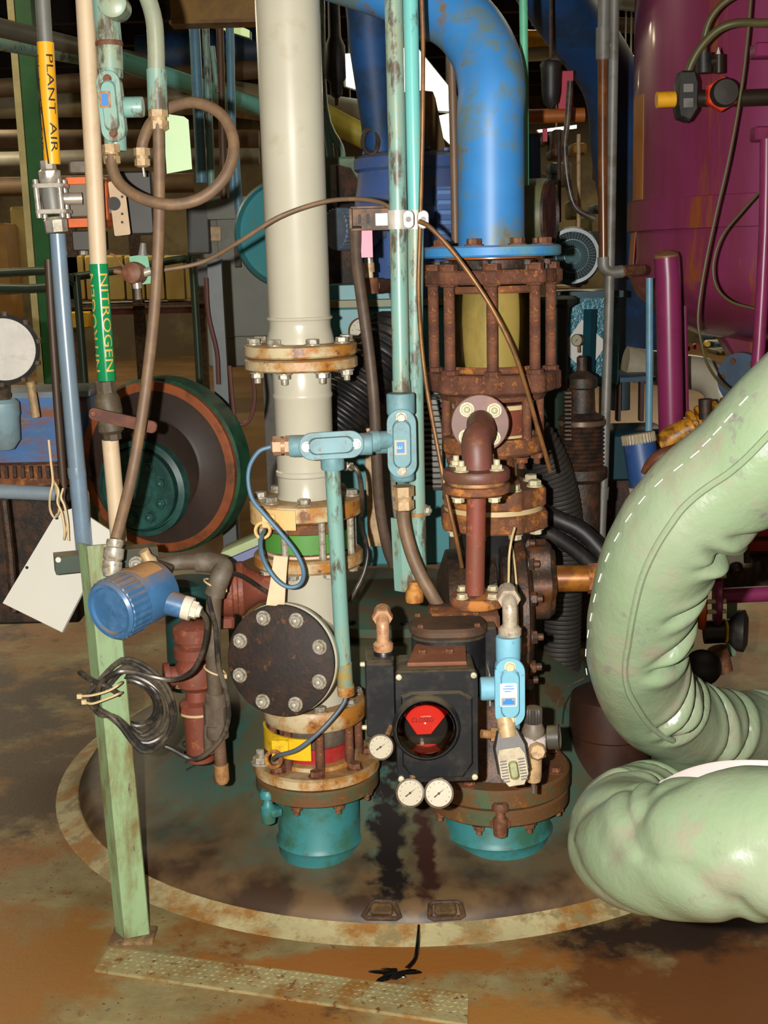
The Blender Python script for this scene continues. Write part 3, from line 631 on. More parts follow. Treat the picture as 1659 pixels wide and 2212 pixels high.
def gauge(label, c, d, r, mount=None, up=V((0, 0, 1)), ang=40, mcase=None, mdial=None, name='pressure_gauge', group=None):
    d = V(d).normalized(); T = thing(name, label, 'gauge', V(c) - V((0, 0, r)), group)
    up = (up - d * up.dot(d)).normalized(); rt = up.cross(d).normalized()
    build(MB().lathe([(r * .8, -r * .95), (r * .96, -r * .85), (r * .98, -r * .08), (r * 1.04, -r * .06), (r * 1.04, r * .05), (r * .93, r * .08), (r * .9, 0)], c, d, 36), 'case', mcase or m_gaugeb, T)
    dl = build(MB().lathe([(r * .91, 0), (r * .91, r * .012)], c, d, 36), 'dial', mdial or m_dial, T)
    mb = MB()
    for i in range(11):
        a = rad(-225 + 27 * i); q = rt * cos(a) * -1 + up * sin(a) * -1
        mb.box(c + q * r * .74 + d * r * .02, (r * .03, r * .01, r * .12), Matrix((q.cross(d), d, q)).transposed(), 0)
    build(mb, 'scale_marks', m_letter, dl)
    a = rad(ang); q = rt * cos(a) + up * sin(a); pd = q.cross(d)
    mb = MB().add([c + d * r * .03 + q * r * .62, c + d * r * .03 - q * r * .42 + pd * r * .05, c + d * r * .03 - q * r * .42 - pd * r * .05, c + d * r * .05], [(0, 1, 3), (1, 2, 3), (2, 0, 3), (0, 2, 1)])
    mb.lathe([(r * .09, .0), (r * .09, r * .06)], c, d, 12)
    build(mb, 'needle', m_letter, T)
    if mount is not None: build(MB().tube([c - d * r * .5, V(mount)], r * .24, 10), 'stem', m_brass, T)
    return T
def text_mesh(txt, size, wrap=None):
    """returns (verts 2D, faces) of a text in the built-in font, finely cut across its height"""
    cu = bpy.data.curves.new('tmp', 'FONT'); cu.body = txt; cu.size = size; cu.align_x = 'CENTER'; cu.align_y = 'CENTER'; cu.resolution_u = 3
    ob = bpy.data.objects.new('tmp', cu); COL.objects.link(ob); bpy.context.view_layer.update()
    me = bpy.data.meshes.new_from_object(ob.evaluated_get(bpy.context.evaluated_depsgraph_get()))
    bm = bmesh.new(); bm.from_mesh(me); bmesh.ops.triangulate(bm, faces=bm.faces)
    if wrap:
        for i in range(-6, 7):
            bmesh.ops.bisect_plane(bm, geom=bm.verts[:] + bm.edges[:] + bm.faces[:], plane_co=(0, i * size / 12, 0), plane_no=(0, 1, 0))
    bm.verts.index_update()
    vs = [v.co.copy() for v in bm.verts]; fs = [tuple(v.index for v in f.verts) for f in bm.faces]
    bm.free(); bpy.data.objects.remove(ob); bpy.data.meshes.remove(me); bpy.data.curves.remove(cu)
    return vs, fs
def text_pipe(T, txt, a, b, r, ang, size, mt, stretch=1.0, flip=False):
    """lettering wrapped on a pipe running a->b, reading along the pipe; ang = turn from the viewer side"""
    vs, fs = text_mesh(txt, size, True); a = V(a); b = V(b); ax = (b - a).normalized(); mid = (a + b) / 2
    f = (FR - ax * FR.dot(ax)).normalized(); s = ax.cross(f).normalized()      # s: to the viewer's right for a downward axis
    if s.x < 0: s = -s
    k = -1 if flip else 1; out = []
    for v in vs:
        t = ang + k * v.y / r
        out.append(mid + ax * (k * v.x * stretch) + (f * cos(t) + s * sin(t)) * (r + .0006))
    return build(MB().add(out, fs), 'lettering', mt, T)
def text_flat(T, txt, c, ux, uy, size, mt, name='lettering'):
    vs, fs = text_mesh(txt, size); return build(MB().add([V(c) + V(ux) * v.x + V(uy) * v.y for v in vs], fs), name, mt, T)

# ================================================================== SMALL ELBOW LINE in front of the rusty column
T = thing('red_elbow_line', 'red-brown flanged elbow turning down into a thin red pipe', 'pipe', pt(1015, 1290, 1.93))
m_elb = mat('purple_brown_primer', (112, 66, 56), .5, c2=(92, 62, 44), amt=.45, scale=16, c3=(126, 74, 46), amt3=.35, scale3=30, var=.2)
e0 = pt(1037, 915, 1.93); er = mm(63, e0); ef = V((-.05, -1, .06)).normalized()
build(MB().lathe([(er * .97, -.012), (er, -.009), (er, -.002), (er * .97, 0), (.01, .0005)], e0, ef, 48), 'back_flange', m_elb, T)
build(MB().lathe([(er * .97, -.03), (er, -.028), (er, -.018), (er * .9, -.014)], e0, ef, 48), 'mating_flange', m_rust2, T)
bolts(T, m_boltw, e0, ef, er * .66, 4, .0125, rad(42), 'dome')
e1 = pt(1031, 1003, 1.80); re_ = mm(33, e1)
P_tube(T, 'elbow', m_elb, [e0, e0 + ef * .035, e0 + ef * .075 + V((0, 0, -.012)), V((e1.x, e1.y + .012, e1.z + .045)), V((e1.x, e1.y, e1.z + .012)), e1 - V((0, 0, .02))], [re_ * .92, re_ * .95, re_, re_, re_, re_ * 1.05], 28, 5)
AE = Axis(1029, 1030, 1.80)
P_ax(T, 'upper_flange', m_elb, AE, [(40, 1036), (70, 1036), (73, 1032), (73, 1016), (70, 1012), (30, 1011)], 44)
P_ax(T, 'gasket', m_brass, AE, [(50, 1044), (62, 1044), (62, 1036), (50, 1036)], 36)
P_ax(T, 'lower_flange', m_rust2, AE, [(20, 1065), (66, 1065), (73, 1060), (73, 1046), (70, 1044), (30, 1044)], 44)
bolts(T, m_boltw, AE.c(1011), (0, 0, 1), AE.r(54, 1011), 4, .012, rad(50), 'nut')
bolts(T, m_boltw, AE.c(1066), (0, 0, -1), AE.r(54, 1066), 4, .012, rad(50), 'head', 'nut')
rp_ = AE.r(21, 1150)
P_cyl(T, 'drop_pipe', m_redp, AE.c(1062), V((AE.p.x - .006, AE.p.y, AE.z(1284))), rp_, 28)
P_ax(T, 'base_flange', m_rust2, AE, [(56, 1306), (60, 1300), (60, 1288), (57, 1284), (24, 1282)], 40)
bolts(T, m_boltw, AE.c(1284), (0, 0, 1), AE.r(46, 1284), 4, .0105, rad(40), 'head')

# ================================================================== ACTUATOR GROUP on the valve
T = thing('valve_actuator', 'black cast actuator with oval dusty top cover behind the positioner', 'actuator', pt(970, 1450, 1.84))
m_dustblk = mat('dusty_rusted_black_cover', (66, 50, 38), .6, c2=(84, 60, 42), amt=.5, scale=14, c3=(110, 70, 46), amt3=.3, scale3=30, var=.2)
bt = pt(1003, 1322, 1.86); w_ = mm(150, bt)
P_box(T, 'mount_block', m_rust2, V((bt.x, bt.y + .03, bt.z - .035)), (w_, .11, .07), None, .008)
oc = pt(968, 1345, 1.80); ow, od = mm(168, oc), .13
ov = lambda k: [(x * k, y * k) for x, y in rrect(ow, od, od * .42, 6)]
build(MB().prism(ov(1), V((oc.x, oc.y, oc.z - .008)), (1, 0, 0), (0, 1, 0), .022, .006), 'top_cover', m_dustblk, T)
build(MB().prism(ov(.95), V((oc.x, oc.y, oc.z - .085)), (1, 0, 0), (0, 1, 0), .13, .004), 'housing', m_black, T)
for sx, sy in ((-.36, -.3), (.36, -.3), (.38, .34), (-.38, .34)): inst(bolt_mesh(.006, m_boltr, 'head'), 'cover_screw', T, V((oc.x + ow * sx, oc.y + od * sy, oc.z + .003)))
P_box(T, 'side_block', m_black, V((oc.x + ow * .53, oc.y + .05, oc.z - .09)), (.03, .12, .16), None, .004)
P_box(T, 'name_plate', m_steel, V((oc.x + ow * .5, oc.y - .02, oc.z - .13)), (.003, .07, .07), None, .0005)
# bracket
T = thing('mounting_bracket', 'flat rusty bracket plate with two sunken bolts on top of the black box', 'bracket', pt(945, 1420, 1.70))
bk = pt(945, 1413, 1.705); bw = mm(128, bk)
P_prism(T, 'plate', mat('smooth_rust_plate', (134, 82, 54), .7, c2=(116, 68, 44), amt=.5, scale=18, bump=.2), [(-bw * .52, -.055), (bw * .46, -.055), (bw * .5, .05), (-bw * .36, .05)], bk, (1, 0, 0), (0, 1, .05), .008, .001)
for x in (-.03, .025):
    inst(bolt_mesh(.008, m_boltr), 'bolt', T, bk + V((x, 0, .003)))
# positioner box
yb = 1.62
b1 = pt(852, 1448, yb); b2 = pt(1033, 1448, yb); b3 = pt(858, 1688, yb); b4 = pt(1033, 1690, yb)
bx0 = (b1.x + b3.x) / 2; bx1 = (b2.x + b4.x) / 2; bzT = (b1.z + b2.z) / 2; bzB = (b3.z + b4.z) / 2
bcx, bcz, bww, bhh = (bx0 + bx1) / 2, (bzT + bzB) / 2, bx1 - bx0, bzT - bzB
tilt = rotm('X', 0)
T = thing('valve_positioner', 'black square positioner box with clear dome over a red indicator', 'positioner', (bcx, yb, bzB))
build(MB().prism(rrect(bww * .98, bhh * .98, .012, 4), (bcx, yb + .065, bcz), (1, 0, 0), (0, 0, 1), .10, .006), 'rear_case', m_black, T)
build(MB().prism(rrect(bww, bhh, .012, 4), (bcx, yb + .006, bcz), (1, 0, 0), (0, 0, 1), .016, .003), 'front_cover', m_black, T)
poly = [(-.5, -.36), (-.36, -.5), (.36, -.5), (.5, -.36), (.5, .33), (.33, .40), (-.36, .40), (-.5, .36)]
build(MB().prism([(x * bww * .86, y * bhh * .86) for x, y in poly], (bcx, yb - .006, bcz - .004), (1, 0, 0), (0, 0, 1), .012, .005), 'raised_panel', m_black, T)
for sx in (-1, 1):
    for sz in (-1, 1): build(MB().lathe([(.006, 0), (.006, .004), (.0035, .006)], (bcx + sx * bww * .45, yb - .003, bcz + sz * bhh * .455), FR, 14), 'corner_screw', m_boltw, T)
dc = pt(921, 1572, yb - .014); dr = mm(66, dc)
build(MB().lathe([(dr * 1.12, -.004), (dr * 1.12, .004), (dr * 1.02, .012), (dr * .98, .012), (dr * .98, .0)], dc, FR, 48), 'dome_ring', m_black, T)
dome = build(MB().lathe([(dr * cos(a) * 1.0, dr * .8 * sin(a)) for a in [pi / 2 * i / 14 for i in range(15)]], dc, FR, 48), 'indicator_dome', clear_mat('clear_dome', (236, 232, 226)), T)
build(MB().lathe([(dr * .94, -.002), (dr * .94, .0005)], dc, FR, 48), 'dome_floor', mat('indicator_black', (16, 15, 15), .4, var=0), T)
m_ired = mat('indicator_red', (214, 44, 34), .4, var=.08)
ux, uz = V((1, 0, 0)), V((0, 0, 1))
fan = [(0, 0)] ; fan = [(-.34, -.14), (.16, -.14), (.72, .62), (.40, .80), (0, .86), (-.40, .80), (-.74, .54)]
drum = build(MB().prism([(x * dr, y * dr) for x, y in fan], dc + FR * .008, ux, uz, .014, .002), 'indicator_vane', m_ired, T)
fan2 = [(-.36, -.60), (.34, -.60), (.46, -.74), (.18, -.86), (-.18, -.86), (-.5, -.74)]
build(MB().prism([(x * dr, y * dr) for x, y in fan2], dc + FR * .006, ux, uz, .010, .002), 'indicator_vane', m_ired, T)
text_flat(drum, 'CLOSED', dc + FR * .0155 + uz * dr * .36 - ux * dr * .12, ux, uz, dr * .2, m_letter)
build(MB().lathe([(.004, 0), (.004, .018)], dc - uz * dr * .42 - ux * dr * .16, FR, 12), 'pivot', m_galv, T)
# narrow side box
n0 = pt(822, 1510, 1.66); nw, nh = mm(64, n0), mm(172, n0)
T = thing('terminal_box', 'narrow black terminal box left of the positioner', 'terminal box', n0 - V((0, 0, nh / 2)))
P_box(T, 'case', m_black, V((n0.x, n0.y + .045, n0.z)), (nw, .09, nh), None, .006)
P_box(T, 'front_lid', m_black, V((n0.x, n0.y - .004, n0.z)), (nw * .96, .012, nh * .97), None, .004)
for sx, sz in ((-1, 1), (-1, -1)): build(MB().lathe([(.005, 0), (.005, .008), (.003, .01)], n0 + V((sx * nw * .5, .02, sz * nh * .42)), (sx, 0, 0), 12), 'side_screw', m_boltw, T)
tl = pt(829, 1415, 1.70)
def elbow_gland(label, base, r, mbase, mt):
    T = thing('elbow_gland', label, 'gland', base)
    build(MB().lathe([(r * 1.15, 0), (r * 1.15, r * 1.4), (r * 1.05, r * 1.6)], base, n=14), 'socket', mbase, T)
    build(MB().lathe([(r * 1.0, r * 1.5), (r * 1.15, r * 1.9), (r * 1.15, r * 2.4), (r * .85, r * 2.7)], base, n=18), 'collar', mt, T)
    z = base + V((0, 0, r * 2.4))
    build(MB().tube(smooth([z, z + V((0, 0, r * 1.2)), z + V((0, r * .1, r * 2.1)), z + V((0, r * .9, r * 2.8)), z + V((0, r * 2.0, r * 2.9))], 4), r * .75, 16), 'elbow', mt, T)
    q = z + V((0, r * .55, r * 2.75))
    build(MB().lathe([(r * 1.12, 0), (r * 1.2, r * .4), (r * 1.2, r * 1.1), (r * 1.0, r * 1.3)], q, (0, 1, .12), 6).lathe([(r * 1.0, r * 1.3), (r * 1.0, r * 2.2)], q, (0, 1, .12), 14), 'nut', mt, T)
    return T
elbow_gland('rust-tinged elbow gland standing on the narrow black box', pt(829, 1434, 1.70), mm(19, tl), m_black, mat('pinkish_gland', (196, 150, 112), .45, .15, c2=(150, 96, 64), amt=.42, scale=50))
# gauges of the positioner
g = pt(822, 1614, 1.55); gauge('small round pressure gauge at the lower left of the positioner', g, (-.25, -1, .30), mm(27, g), g + V((.02, .10, .0)), ang=38, group='positioner gauges')
g = pt(886, 1713, 1.56); gauge('left one of two small round gauges hanging below the positioner', g, (-.18, -1, .30), mm(30, g), g + V((.01, .08, .02)), ang=40, group='positioner gauges')
g = pt(948, 1714, 1.57); gauge('right one of two small round gauges hanging below the positioner', g, (-.10, -1, .30), mm(31, g), g + V((.01, .08, .02)), ang=40, group='positioner gauges')
# light blue conduit body at the right of the positioner
c = pt(1101, 1495, 1.66); T = cover_body('conduit_fitting', 'light blue conduit body with a white and blue sticker beside the positioner', c, (0, .0, 1), mm(158, c), mm(66, c), m_ltblue, m_ltblue, hubs=[((0, 0, 1), mm(27, c), .05), ((0, 0, -1), mm(25, c), .028), ((-1, 0, 0), mm(26, c), .035)], mscrew=mat('cream_screw', (218, 204, 168), .4, .1))
w1 = mm(36, c)
lb = P_prism(T, 'sticker', mat('white_sticker', (232, 228, 216), .5, var=0), rrect(w1, w1 * 1.45, .003), c + FR * .0165 + V((-.004, 0, -.0)), (1, 0, 0), (0, 0, 1), .001)
m_stb = mat('sticker_blue', (40, 130, 215), .5, var=0)
P_prism(lb, 'sticker_panel', mat('sticker_grey', (150, 152, 150), .5, var=0), rrect(w1 * .86, w1 * .5, .002), c + FR * .0172 + V((-.004, 0, -w1 * .42)), (1, 0, 0), (0, 0, 1), .0008)
P_prism(lb, 'sticker_logo', m_stb, [(-.34, -.16), (.34, -.16), (.34, .06), (.2, .06), (.2, .2), (-.2, .2), (-.2, .06), (-.34, .06)] and [(x * w1, y * w1) for x, y in ((-.34, -.16), (.34, -.16), (.34, .06), (.2, .06), (.2, .18), (-.2, .18), (-.2, .06), (-.34, .06))], c + FR * .0179 + V((-.004, 0, -w1 * .42)), (1, 0, 0), (0, 0, 1), .0006)
for i, (l, x) in enumerate(((.5, .1), (.7, -.02), (.4, -.15))): P_prism(lb, 'sticker_line', m_stb, rrect(w1 * l, w1 * .05, 0), c + FR * .0174 + V((-.004 + w1 * x * .3, 0, w1 * (.55 - .16 * i))), (1, 0, 0), (0, 0, 1), .0006)
elbow_gland('pale steel elbow gland on top of the light blue conduit body', pt(1102, 1408, 1.695), mm(22, c), m_grey, mat('pale_gland', (196, 182, 160), .4, .2, c2=(150, 130, 110), amt=.4, scale=50))
# solenoid under it
T = thing('solenoid_valve', 'dark octagonal solenoid coil with ribbed label plate and clear lens', 'solenoid', pt(1108, 1690, 1.63))
s0 = pt(1106, 1638, 1.63); sw, sh = mm(72, s0), mm(112, s0)
tiltm = rotm('Y', -8) @ rotm('X', -22)
ax_, az_ = tiltm @ V((1, 0, 0)), tiltm @ V((0, 0, 1)); an_ = ax_.cross(az_)
build(MB().lathe([(mm(20, s0), -.01), (mm(20, s0), .03)], s0 + az_ * sh * .5, az_, 20), 'neck', m_gland, T)
build(MB().prism([(x * sw, y * sh) for x, y in ((-.24, -.5), (.24, -.5), (.48, -.32), (.5, .18), (.3, .5), (-.3, .5), (-.5, .18), (-.48, -.32))], s0 + V((0, .018, 0)), ax_, az_, .05, .005), 'coil_body', mat('grey_black_coil', (74, 68, 62), .5, c2=(58, 52, 46), amt=.5, scale=20), T)
pl = build(MB().prism([(x * sw, y * sh) for x, y in ((-.22, -.46), (.24, -.46), (.42, -.28), (.42, .12), (.30, .26), (-.34, .26), (-.42, .12), (-.42, -.28))], s0 + an_ * .008 - V((0, 0, .006)) + (FR * .002), ax_, az_, .003, .001), 'label_plate', mat('label_plate_tan', (150, 136, 106), .5, .2, c2=(120, 104, 80), amt=.4, scale=60), T)
fn = an_ if an_.y < 0 else -an_
for o_ in (T,): pass
for i in range(8):
    for s in (-1, 1):
        P_prism(pl, 'rib', mat('rib_black', (30, 28, 26), .5, var=0), rrect(sw * .2, sh * .025, 0), s0 + fn * .012 + ax_ * (s * sw * .27) + az_ * (sh * (.02 - .055 * i)) - V((0, 0, .006)), ax_, az_, .002)
build(MB().prism(rrect(sw * .28, sh * .36, sw * .11, 5), s0 + fn * .016 - az_ * sh * .17 - V((0, 0, .006)), ax_, az_, .012, .005), 'lens', mat('greenish_lens', (150, 150, 100), .12, c2=(110, 120, 70), amt=.4, scale=40, coat=.6), T)
# filter regulator
T = thing('filter_regulator', 'small grey filter regulator with knurled knob and drain bowl', 'regulator', pt(1150, 1680, 1.72))
A_ = Axis(1152, 1570, 1.72)
kn = A_.prof([(20, 1530), (20, 1560)]); zk0, zk1 = A_.z(1562), A_.z(1528); rk = A_.r(19, 1545)
build(MB().prism([((rk + .0009 * (-1) ** i) * cos(2 * pi * i / 40), (rk + .0009 * (-1) ** i) * sin(2 * pi * i / 40)) for i in range(40)], (A_.p.x, A_.p.y, (zk0 + zk1) / 2), (1, 0, 0), (0, 1, 0), zk1 - zk0, .003), 'knob', mat('grey_black_knob', (64, 60, 54), .5, dust=(120, 104, 78), dustamt=.9), T)
P_ax(T, 'bonnet', mat('grey_bonnet', (120, 108, 92), .5, c2=(96, 84, 70), amt=.4, scale=30), A_, [(24, 1592), (25, 1576), (20, 1564), (19, 1560)], 28)
P_box(T, 'body', mat('lilac_grey_body', (188, 176, 172), .45, c2=(160, 140, 120), amt=.35, scale=40), A_.c(1600) + V((0, 0, -.008)), (A_.r(50, 1600), .045, A_.r(46, 1600)), None, .004)
P_ax(T, 'bowl', m_gland, A_, [(6, 1692), (16, 1686), (18, 1676), (19, 1625), (21, 1615)], 28)
P_cyl(T, 'drain_stem', m_grey, A_.c(1690), A_.c(1712), A_.r(5, 1700), 12)
build(MB().lathe([(A_.r(20, 1615), 0), (A_.r(20, 1615), .012), (A_.r(15, 1615), .02)], A_.c(1612) + V((.004, -.022, 0)), (0, -1, .2), 8), 'port_plug', m_gland, T)
P_tube(T, 'link_pipe', m_brass, pts([(1040, 1585, 1.70), (1075, 1588, 1.71), (1130, 1595, 1.72)]), .009, 12)
build(MB().lathe([(.015, 0), (.015, .02), (.012, .024)], pt(1060, 1588, 1.705), (1, 0, -.05), 6), 'union_nut', m_brass, T)
g = pt(1207, 1592, 1.72); gauge('dark side-facing pressure gauge on the filter regulator', g, (1, -.25, .1), mm(27, g), g + V((-.05, .01, 0)), mcase=mat('dark_gauge_case', (70, 66, 58), .4, dust=(110, 100, 76), dustamt=.8))
tag(build(MB().lathe([(.012, 0), (.020, .004), (.021, .014), (.02, .03), (.013, .036), (.013, .05)], pt(896, 1303, 1.98), (0, 0, 1), 12), 'breather_plug', mat('rusty_brass_cap', (200, 140, 70), .5, c2=(150, 84, 36), amt=.45, scale=40)), 'ribbed rusty brass plug standing behind the actuator cover', 'plug')

# ================================================================== GREEN ANGLE POST and what it carries
T = thing('steel_angle_post', 'weathered pale green steel angle post standing on the floor', 'post', ground(272, 2030))
pb = ground(270, 2035); ptop = pt(188, 1180, pb.y)
dz = ptop - pb
def ring_L(o):
    w, t = .072, .006; k = .052
    P2 = [(0, 0), (k, .018), (k + .001, .024), (.004, .008), (-.022, .036), (-.027, .032)]
    return [o + V((x, y, 0)) for x, y in P2]
mb = MB(); mb.rings([ring_L(pb + dz * k) for k in (0, .25, .5, .75, 1)])
build(mb, 'angle', m_greenp, T, ang=25)
P_box(T, 'base_plate', mat('rusty_base', (104, 78, 52), .7, c2=(150, 120, 84), amt=.4, scale=20), pb + V((.015, .02, .004)), (.10, .07, .008))
T = thing('support_channel', 'short dark green channel bar across the top of the post', 'bracket', pt(225, 1210, 1.95))
m_dkgr = mat('dark_green_channel', (44, 62, 48), .5, c2=(60, 52, 40), amt=.45, scale=14, dust=(124, 104, 74), dustamt=.9)
ca, cb = pt(118, 1203, 1.93), pt(338, 1210, 2.0); ch = mm(40, ca)
xd = (cb - ca).normalized()
build(MB().prism([(-.03, -ch / 2), (.03, -ch / 2), (.03, ch / 2), (-.03, ch / 2), (-.03, ch / 2 - .005), (.024, ch / 2 - .005), (.024, -ch / 2 + .005), (-.03, -ch / 2 + .005)] and rrect(.05, ch, .002, 1), (ca + cb) / 2, xd.cross(V((0, 0, 1))).normalized(), V((0, 0, 1)), (cb - ca).length), 'channel', m_dkgr, T)
build(MB().lathe([(.006, 0), (.006, .002)], ca + V((.015, -.027, 0)), FR, 12), 'bolt_hole', m_tagw, T)
gb_ = pt(296, 1218, 1.93); inst(bolt_mesh(.014, m_galv, 'dome'), 'bolt', T, gb_, FR)

# blue transmitter
T = thing('pressure_transmitter', 'blue round-headed pressure transmitter on the green post', 'transmitter', pt(260, 1390, 1.80))
hc = pt(245, 1316, 1.70); hd = V((-.52, -.78, -.10)).normalized(); hr = mm(68, hc)
hu = V((0, 0, 1)); hu = (hu - hd * hu.dot(hd)).normalized(); hx = hu.cross(hd)
kn = [((hr * (1.0 + (.022 if i % 4 < 2 else -.012))) * cos(2 * pi * i / 112), (hr * (1.0 + (.022 if i % 4 < 2 else -.012))) * sin(2 * pi * i / 112)) for i in range(112)]
build(MB().prism(kn, hc - hd * .020, hx, hu, .05, .002), 'knurled_cap', m_xblue, T)
build(MB().lathe([(hr * .97, .0), (hr * .98, .008), (hr * .90, .014), (hr * .78, .013), (hr * .74, .007), (.001, .007)], hc, hd, 56), 'cap_face', m_xblue, T)
build(MB().lathe([(hr * .93, -.13), (hr * .96, -.125), (hr * .96, -.045), (hr * .9, -.04)], hc, hd, 48), 'housing', m_xblue, T)
lab = []
for i in range(13):
    a = rad(50 + 75 * i / 12); q = hu * sin(a) + hx * cos(a) * -1
    lab.append([hc + q * hr * .965 - hd * .115, hc + q * hr * .985 - hd * .115, hc + q * hr * .985 - hd * .06, hc + q * hr * .965 - hd * .06])
build(MB().rings(lab), 'data_label', mat('tan_label', (176, 130, 84), .6, c2=(150, 104, 66), amt=.4, scale=30), T)
arm0 = hc - hd * .085; ae = pt(400, 1312, 1.76); ad = (ae - arm0).normalized()
build(MB().tube([arm0, arm0 + ad * (ae - arm0).length], [mm(32, hc), mm(26, hc)], 24), 'conduit_arm', m_xblue, T)
build(MB().lathe([(mm(25, ae), -.006), (mm(26, ae), -.002), (mm(26, ae), .014)], ae, ad, 24).lathe([(mm(20, ae), .014), (mm(20, ae), .026)], ae, ad, 6).lathe([(mm(15, ae), .026), (mm(12, ae), .034)], ae, ad, 16), 'cable_gland', mat('white_plastic_gland', (216, 204, 184), .4, var=.1), T)
nk = pt(243, 1258, 1.76)
P_tube(T, 'top_neck', m_xblue, [arm0 + V((0, 0, .02)), nk], mm(24, nk), 20)
# impulse valve and grey pipework behind it
T = thing('grey_drain_pipe', 'dusty grey elbow pipe with couplings hanging left of the round rusty cover', 'pipe', pt(478, 1695, 1.93))
P_tube(T, 'pipe', m_grey, pts([(335, 1222, 1.96), (400, 1214, 1.96), (450, 1216, 1.955), (478, 1226, 1.94), (470, 1252, 1.92), (462, 1300, 1.92), (460, 1400, 1.93), (465, 1500, 1.94), (470, 1560, 1.945)]), .017, 16, 5)
P_tube(T, 'corner_elbow', m_grey, pts([(425, 1214, 1.957), (462, 1216, 1.953), (482, 1226, 1.94), (475, 1248, 1.922), (463, 1285, 1.92)]), .0225, 18, 5)
for (x, y, r, h) in ((468, 1510, 25, 16), (466, 1540, 27, 26), (470, 1575, 24, 20)):
    q = pt(x, y, 1.944); build(MB().lathe([(mm(r - 3, q), -mm(h, q)), (mm(r, q), -mm(h - 3, q)), (mm(r, q), mm(h - 3, q)), (mm(r - 3, q), mm(h, q))], q, (.02, 0, 1), 8 if h == 26 else 24), 'coupling', m_grey, T)
P_tube(T, 'lower_nipple', mat('brown_grey_pipe', (116, 88, 66), .6, c2=(92, 66, 48), amt=.5, scale=20), pts([(472, 1580, 1.945), (478, 1660, 1.95)]), .014, 16)
q = pt(479, 1668, 1.95); build(MB().lathe([(.012, -.026), (.0165, -.018), (.0165, .018), (.014, .02)], q, (-.02, 0, 1), 18), 'end_cap', m_brass, T)
P_tube(T, 'side_sleeve', m_grey, pts([(452, 1555, 1.96), (450, 1590, 1.965), (452, 1625, 1.97)]), .012, 12)
T = thing('needle_valve', 'grey block needle valve between the post bracket and the elbow pipe', 'valve', pt(345, 1250, 1.95))
q = pt(345, 1238, 1.92); P_box(T, 'block', m_grey, q, (.05, .05, .045), rotm('Y', 20), .006)
build(MB().lathe([(.016, 0), (.018, .02), (.012, .03), (.012, .045)], q + V((-.012, -.01, .014)), (-.4, -.2, 1), 12), 'bonnet', m_gland, T)
build(MB().lathe([(.018, 0), (.02, .01), (.02, .03)], q, (.35, -.75, -.4), 16), 'port', m_grey, T)
# cable ties on the grey pipe
for y, z in ((1263, 'cream cable tie around the grey elbow pipe near its top'), (1450, 'cream cable tie around the grey elbow pipe at mid height')):
    c = pt(464, y, 1.925); R_ = .0225
    tag(build(MB().tube([c + V((R_ * cos(a), R_ * sin(a), -.010 * cos(a) + .002)) for a in [2 * pi * i / 28 for i in range(28)]], .0022, 6, close=True).box(c + V((R_, -.006, -.010)), (.009, .007, .009)), 'cable_tie', m_tie), z, 'cable tie')
# red-brown valves behind
T = thing('teal_manhole_neck', 'dark teal lipped neck on the dome behind the needle valve', 'nozzle', pt(410, 1420, 2.72))
A_ = Axis(408, 1300, 2.72); P_ax(T, 'neck', mat('deep_teal_paint', (34, 84, 82), .45, c2=(40, 66, 58), amt=.45, scale=8), A_, [(54, 1480), (52, 1300), (66, 1292), (68, 1262), (60, 1254), (20, 1252)], 40)
S_tube('brown_rear_tube', mat('dark_brown_tube', (70, 52, 38), .5), pts([(104, 560, 2.35), (112, 700, 2.35), (124, 880, 2.35), (140, 1090, 2.35)]), .010, 'dark brown upright tube just behind the blue-grey air pipe', 'pipe', 12)  # thin dark brown upright strip, modelled as a tube behind the air pipe
T = thing('red_brown_strainer', 'red-brown round strainer body with conical neck behind the grey pipe', 'strainer', pt(510, 1330, 2.14))
q = pt(505, 1272, 2.12); build(MB().lathe([(.02, -.055), (.05, -.05), (.062, -.03), (.064, -.004), (.06, 0), (.06, .008), (.064, .012), (.064, .022), (.05, .034), (.034, .06), (.03, .14)], q, (1, .1, .0), 36), 'body', m_redp, T)
P_box(T, 'side_lug', m_redp, q + V((-.02, -.01, -.075)), (.04, .04, .03), None, .006)
T = thing('red_brown_globe_valve', 'red-brown flanged globe valve standing on the dome beside the cable coil', 'valve', pt(420, 1600, 2.16))
A_ = Axis(423, 1450, 2.12)
P_ax(T, 'lower_body', m_redp, A_, [(30, 1640), (32, 1540), (40, 1536), (40, 1516), (26, 1510), (24, 1490), (36, 1480)], 32)
P_ax(T, 'mid_body', m_redp, A_, [(34, 1484), (44, 1476), (46, 1440), (38, 1424), (32, 1418)], 32)
P_ax(T, 'upper_flange', m_redp, A_, [(34, 1420), (45, 1416), (45, 1396), (34, 1390), (34, 1384), (45, 1380), (45, 1352), (36, 1346), (20, 1340)], 32)
P_ax(T, 'gasket', m_tie, A_, [(36, 1537), (41, 1537), (41, 1532), (36, 1532)], 32)
build(MB().lathe([(.02, 0), (.024, .06), (.034, .062), (.034, .075)], A_.c(1455), (-1, -.3, 0), 20), 'side_port', m_redp, T)
bolts(T, m_galv, A_.c(1478) + V((-.05, -.02, 0)), (0, 0, 1), .012, 2, .008, 0)
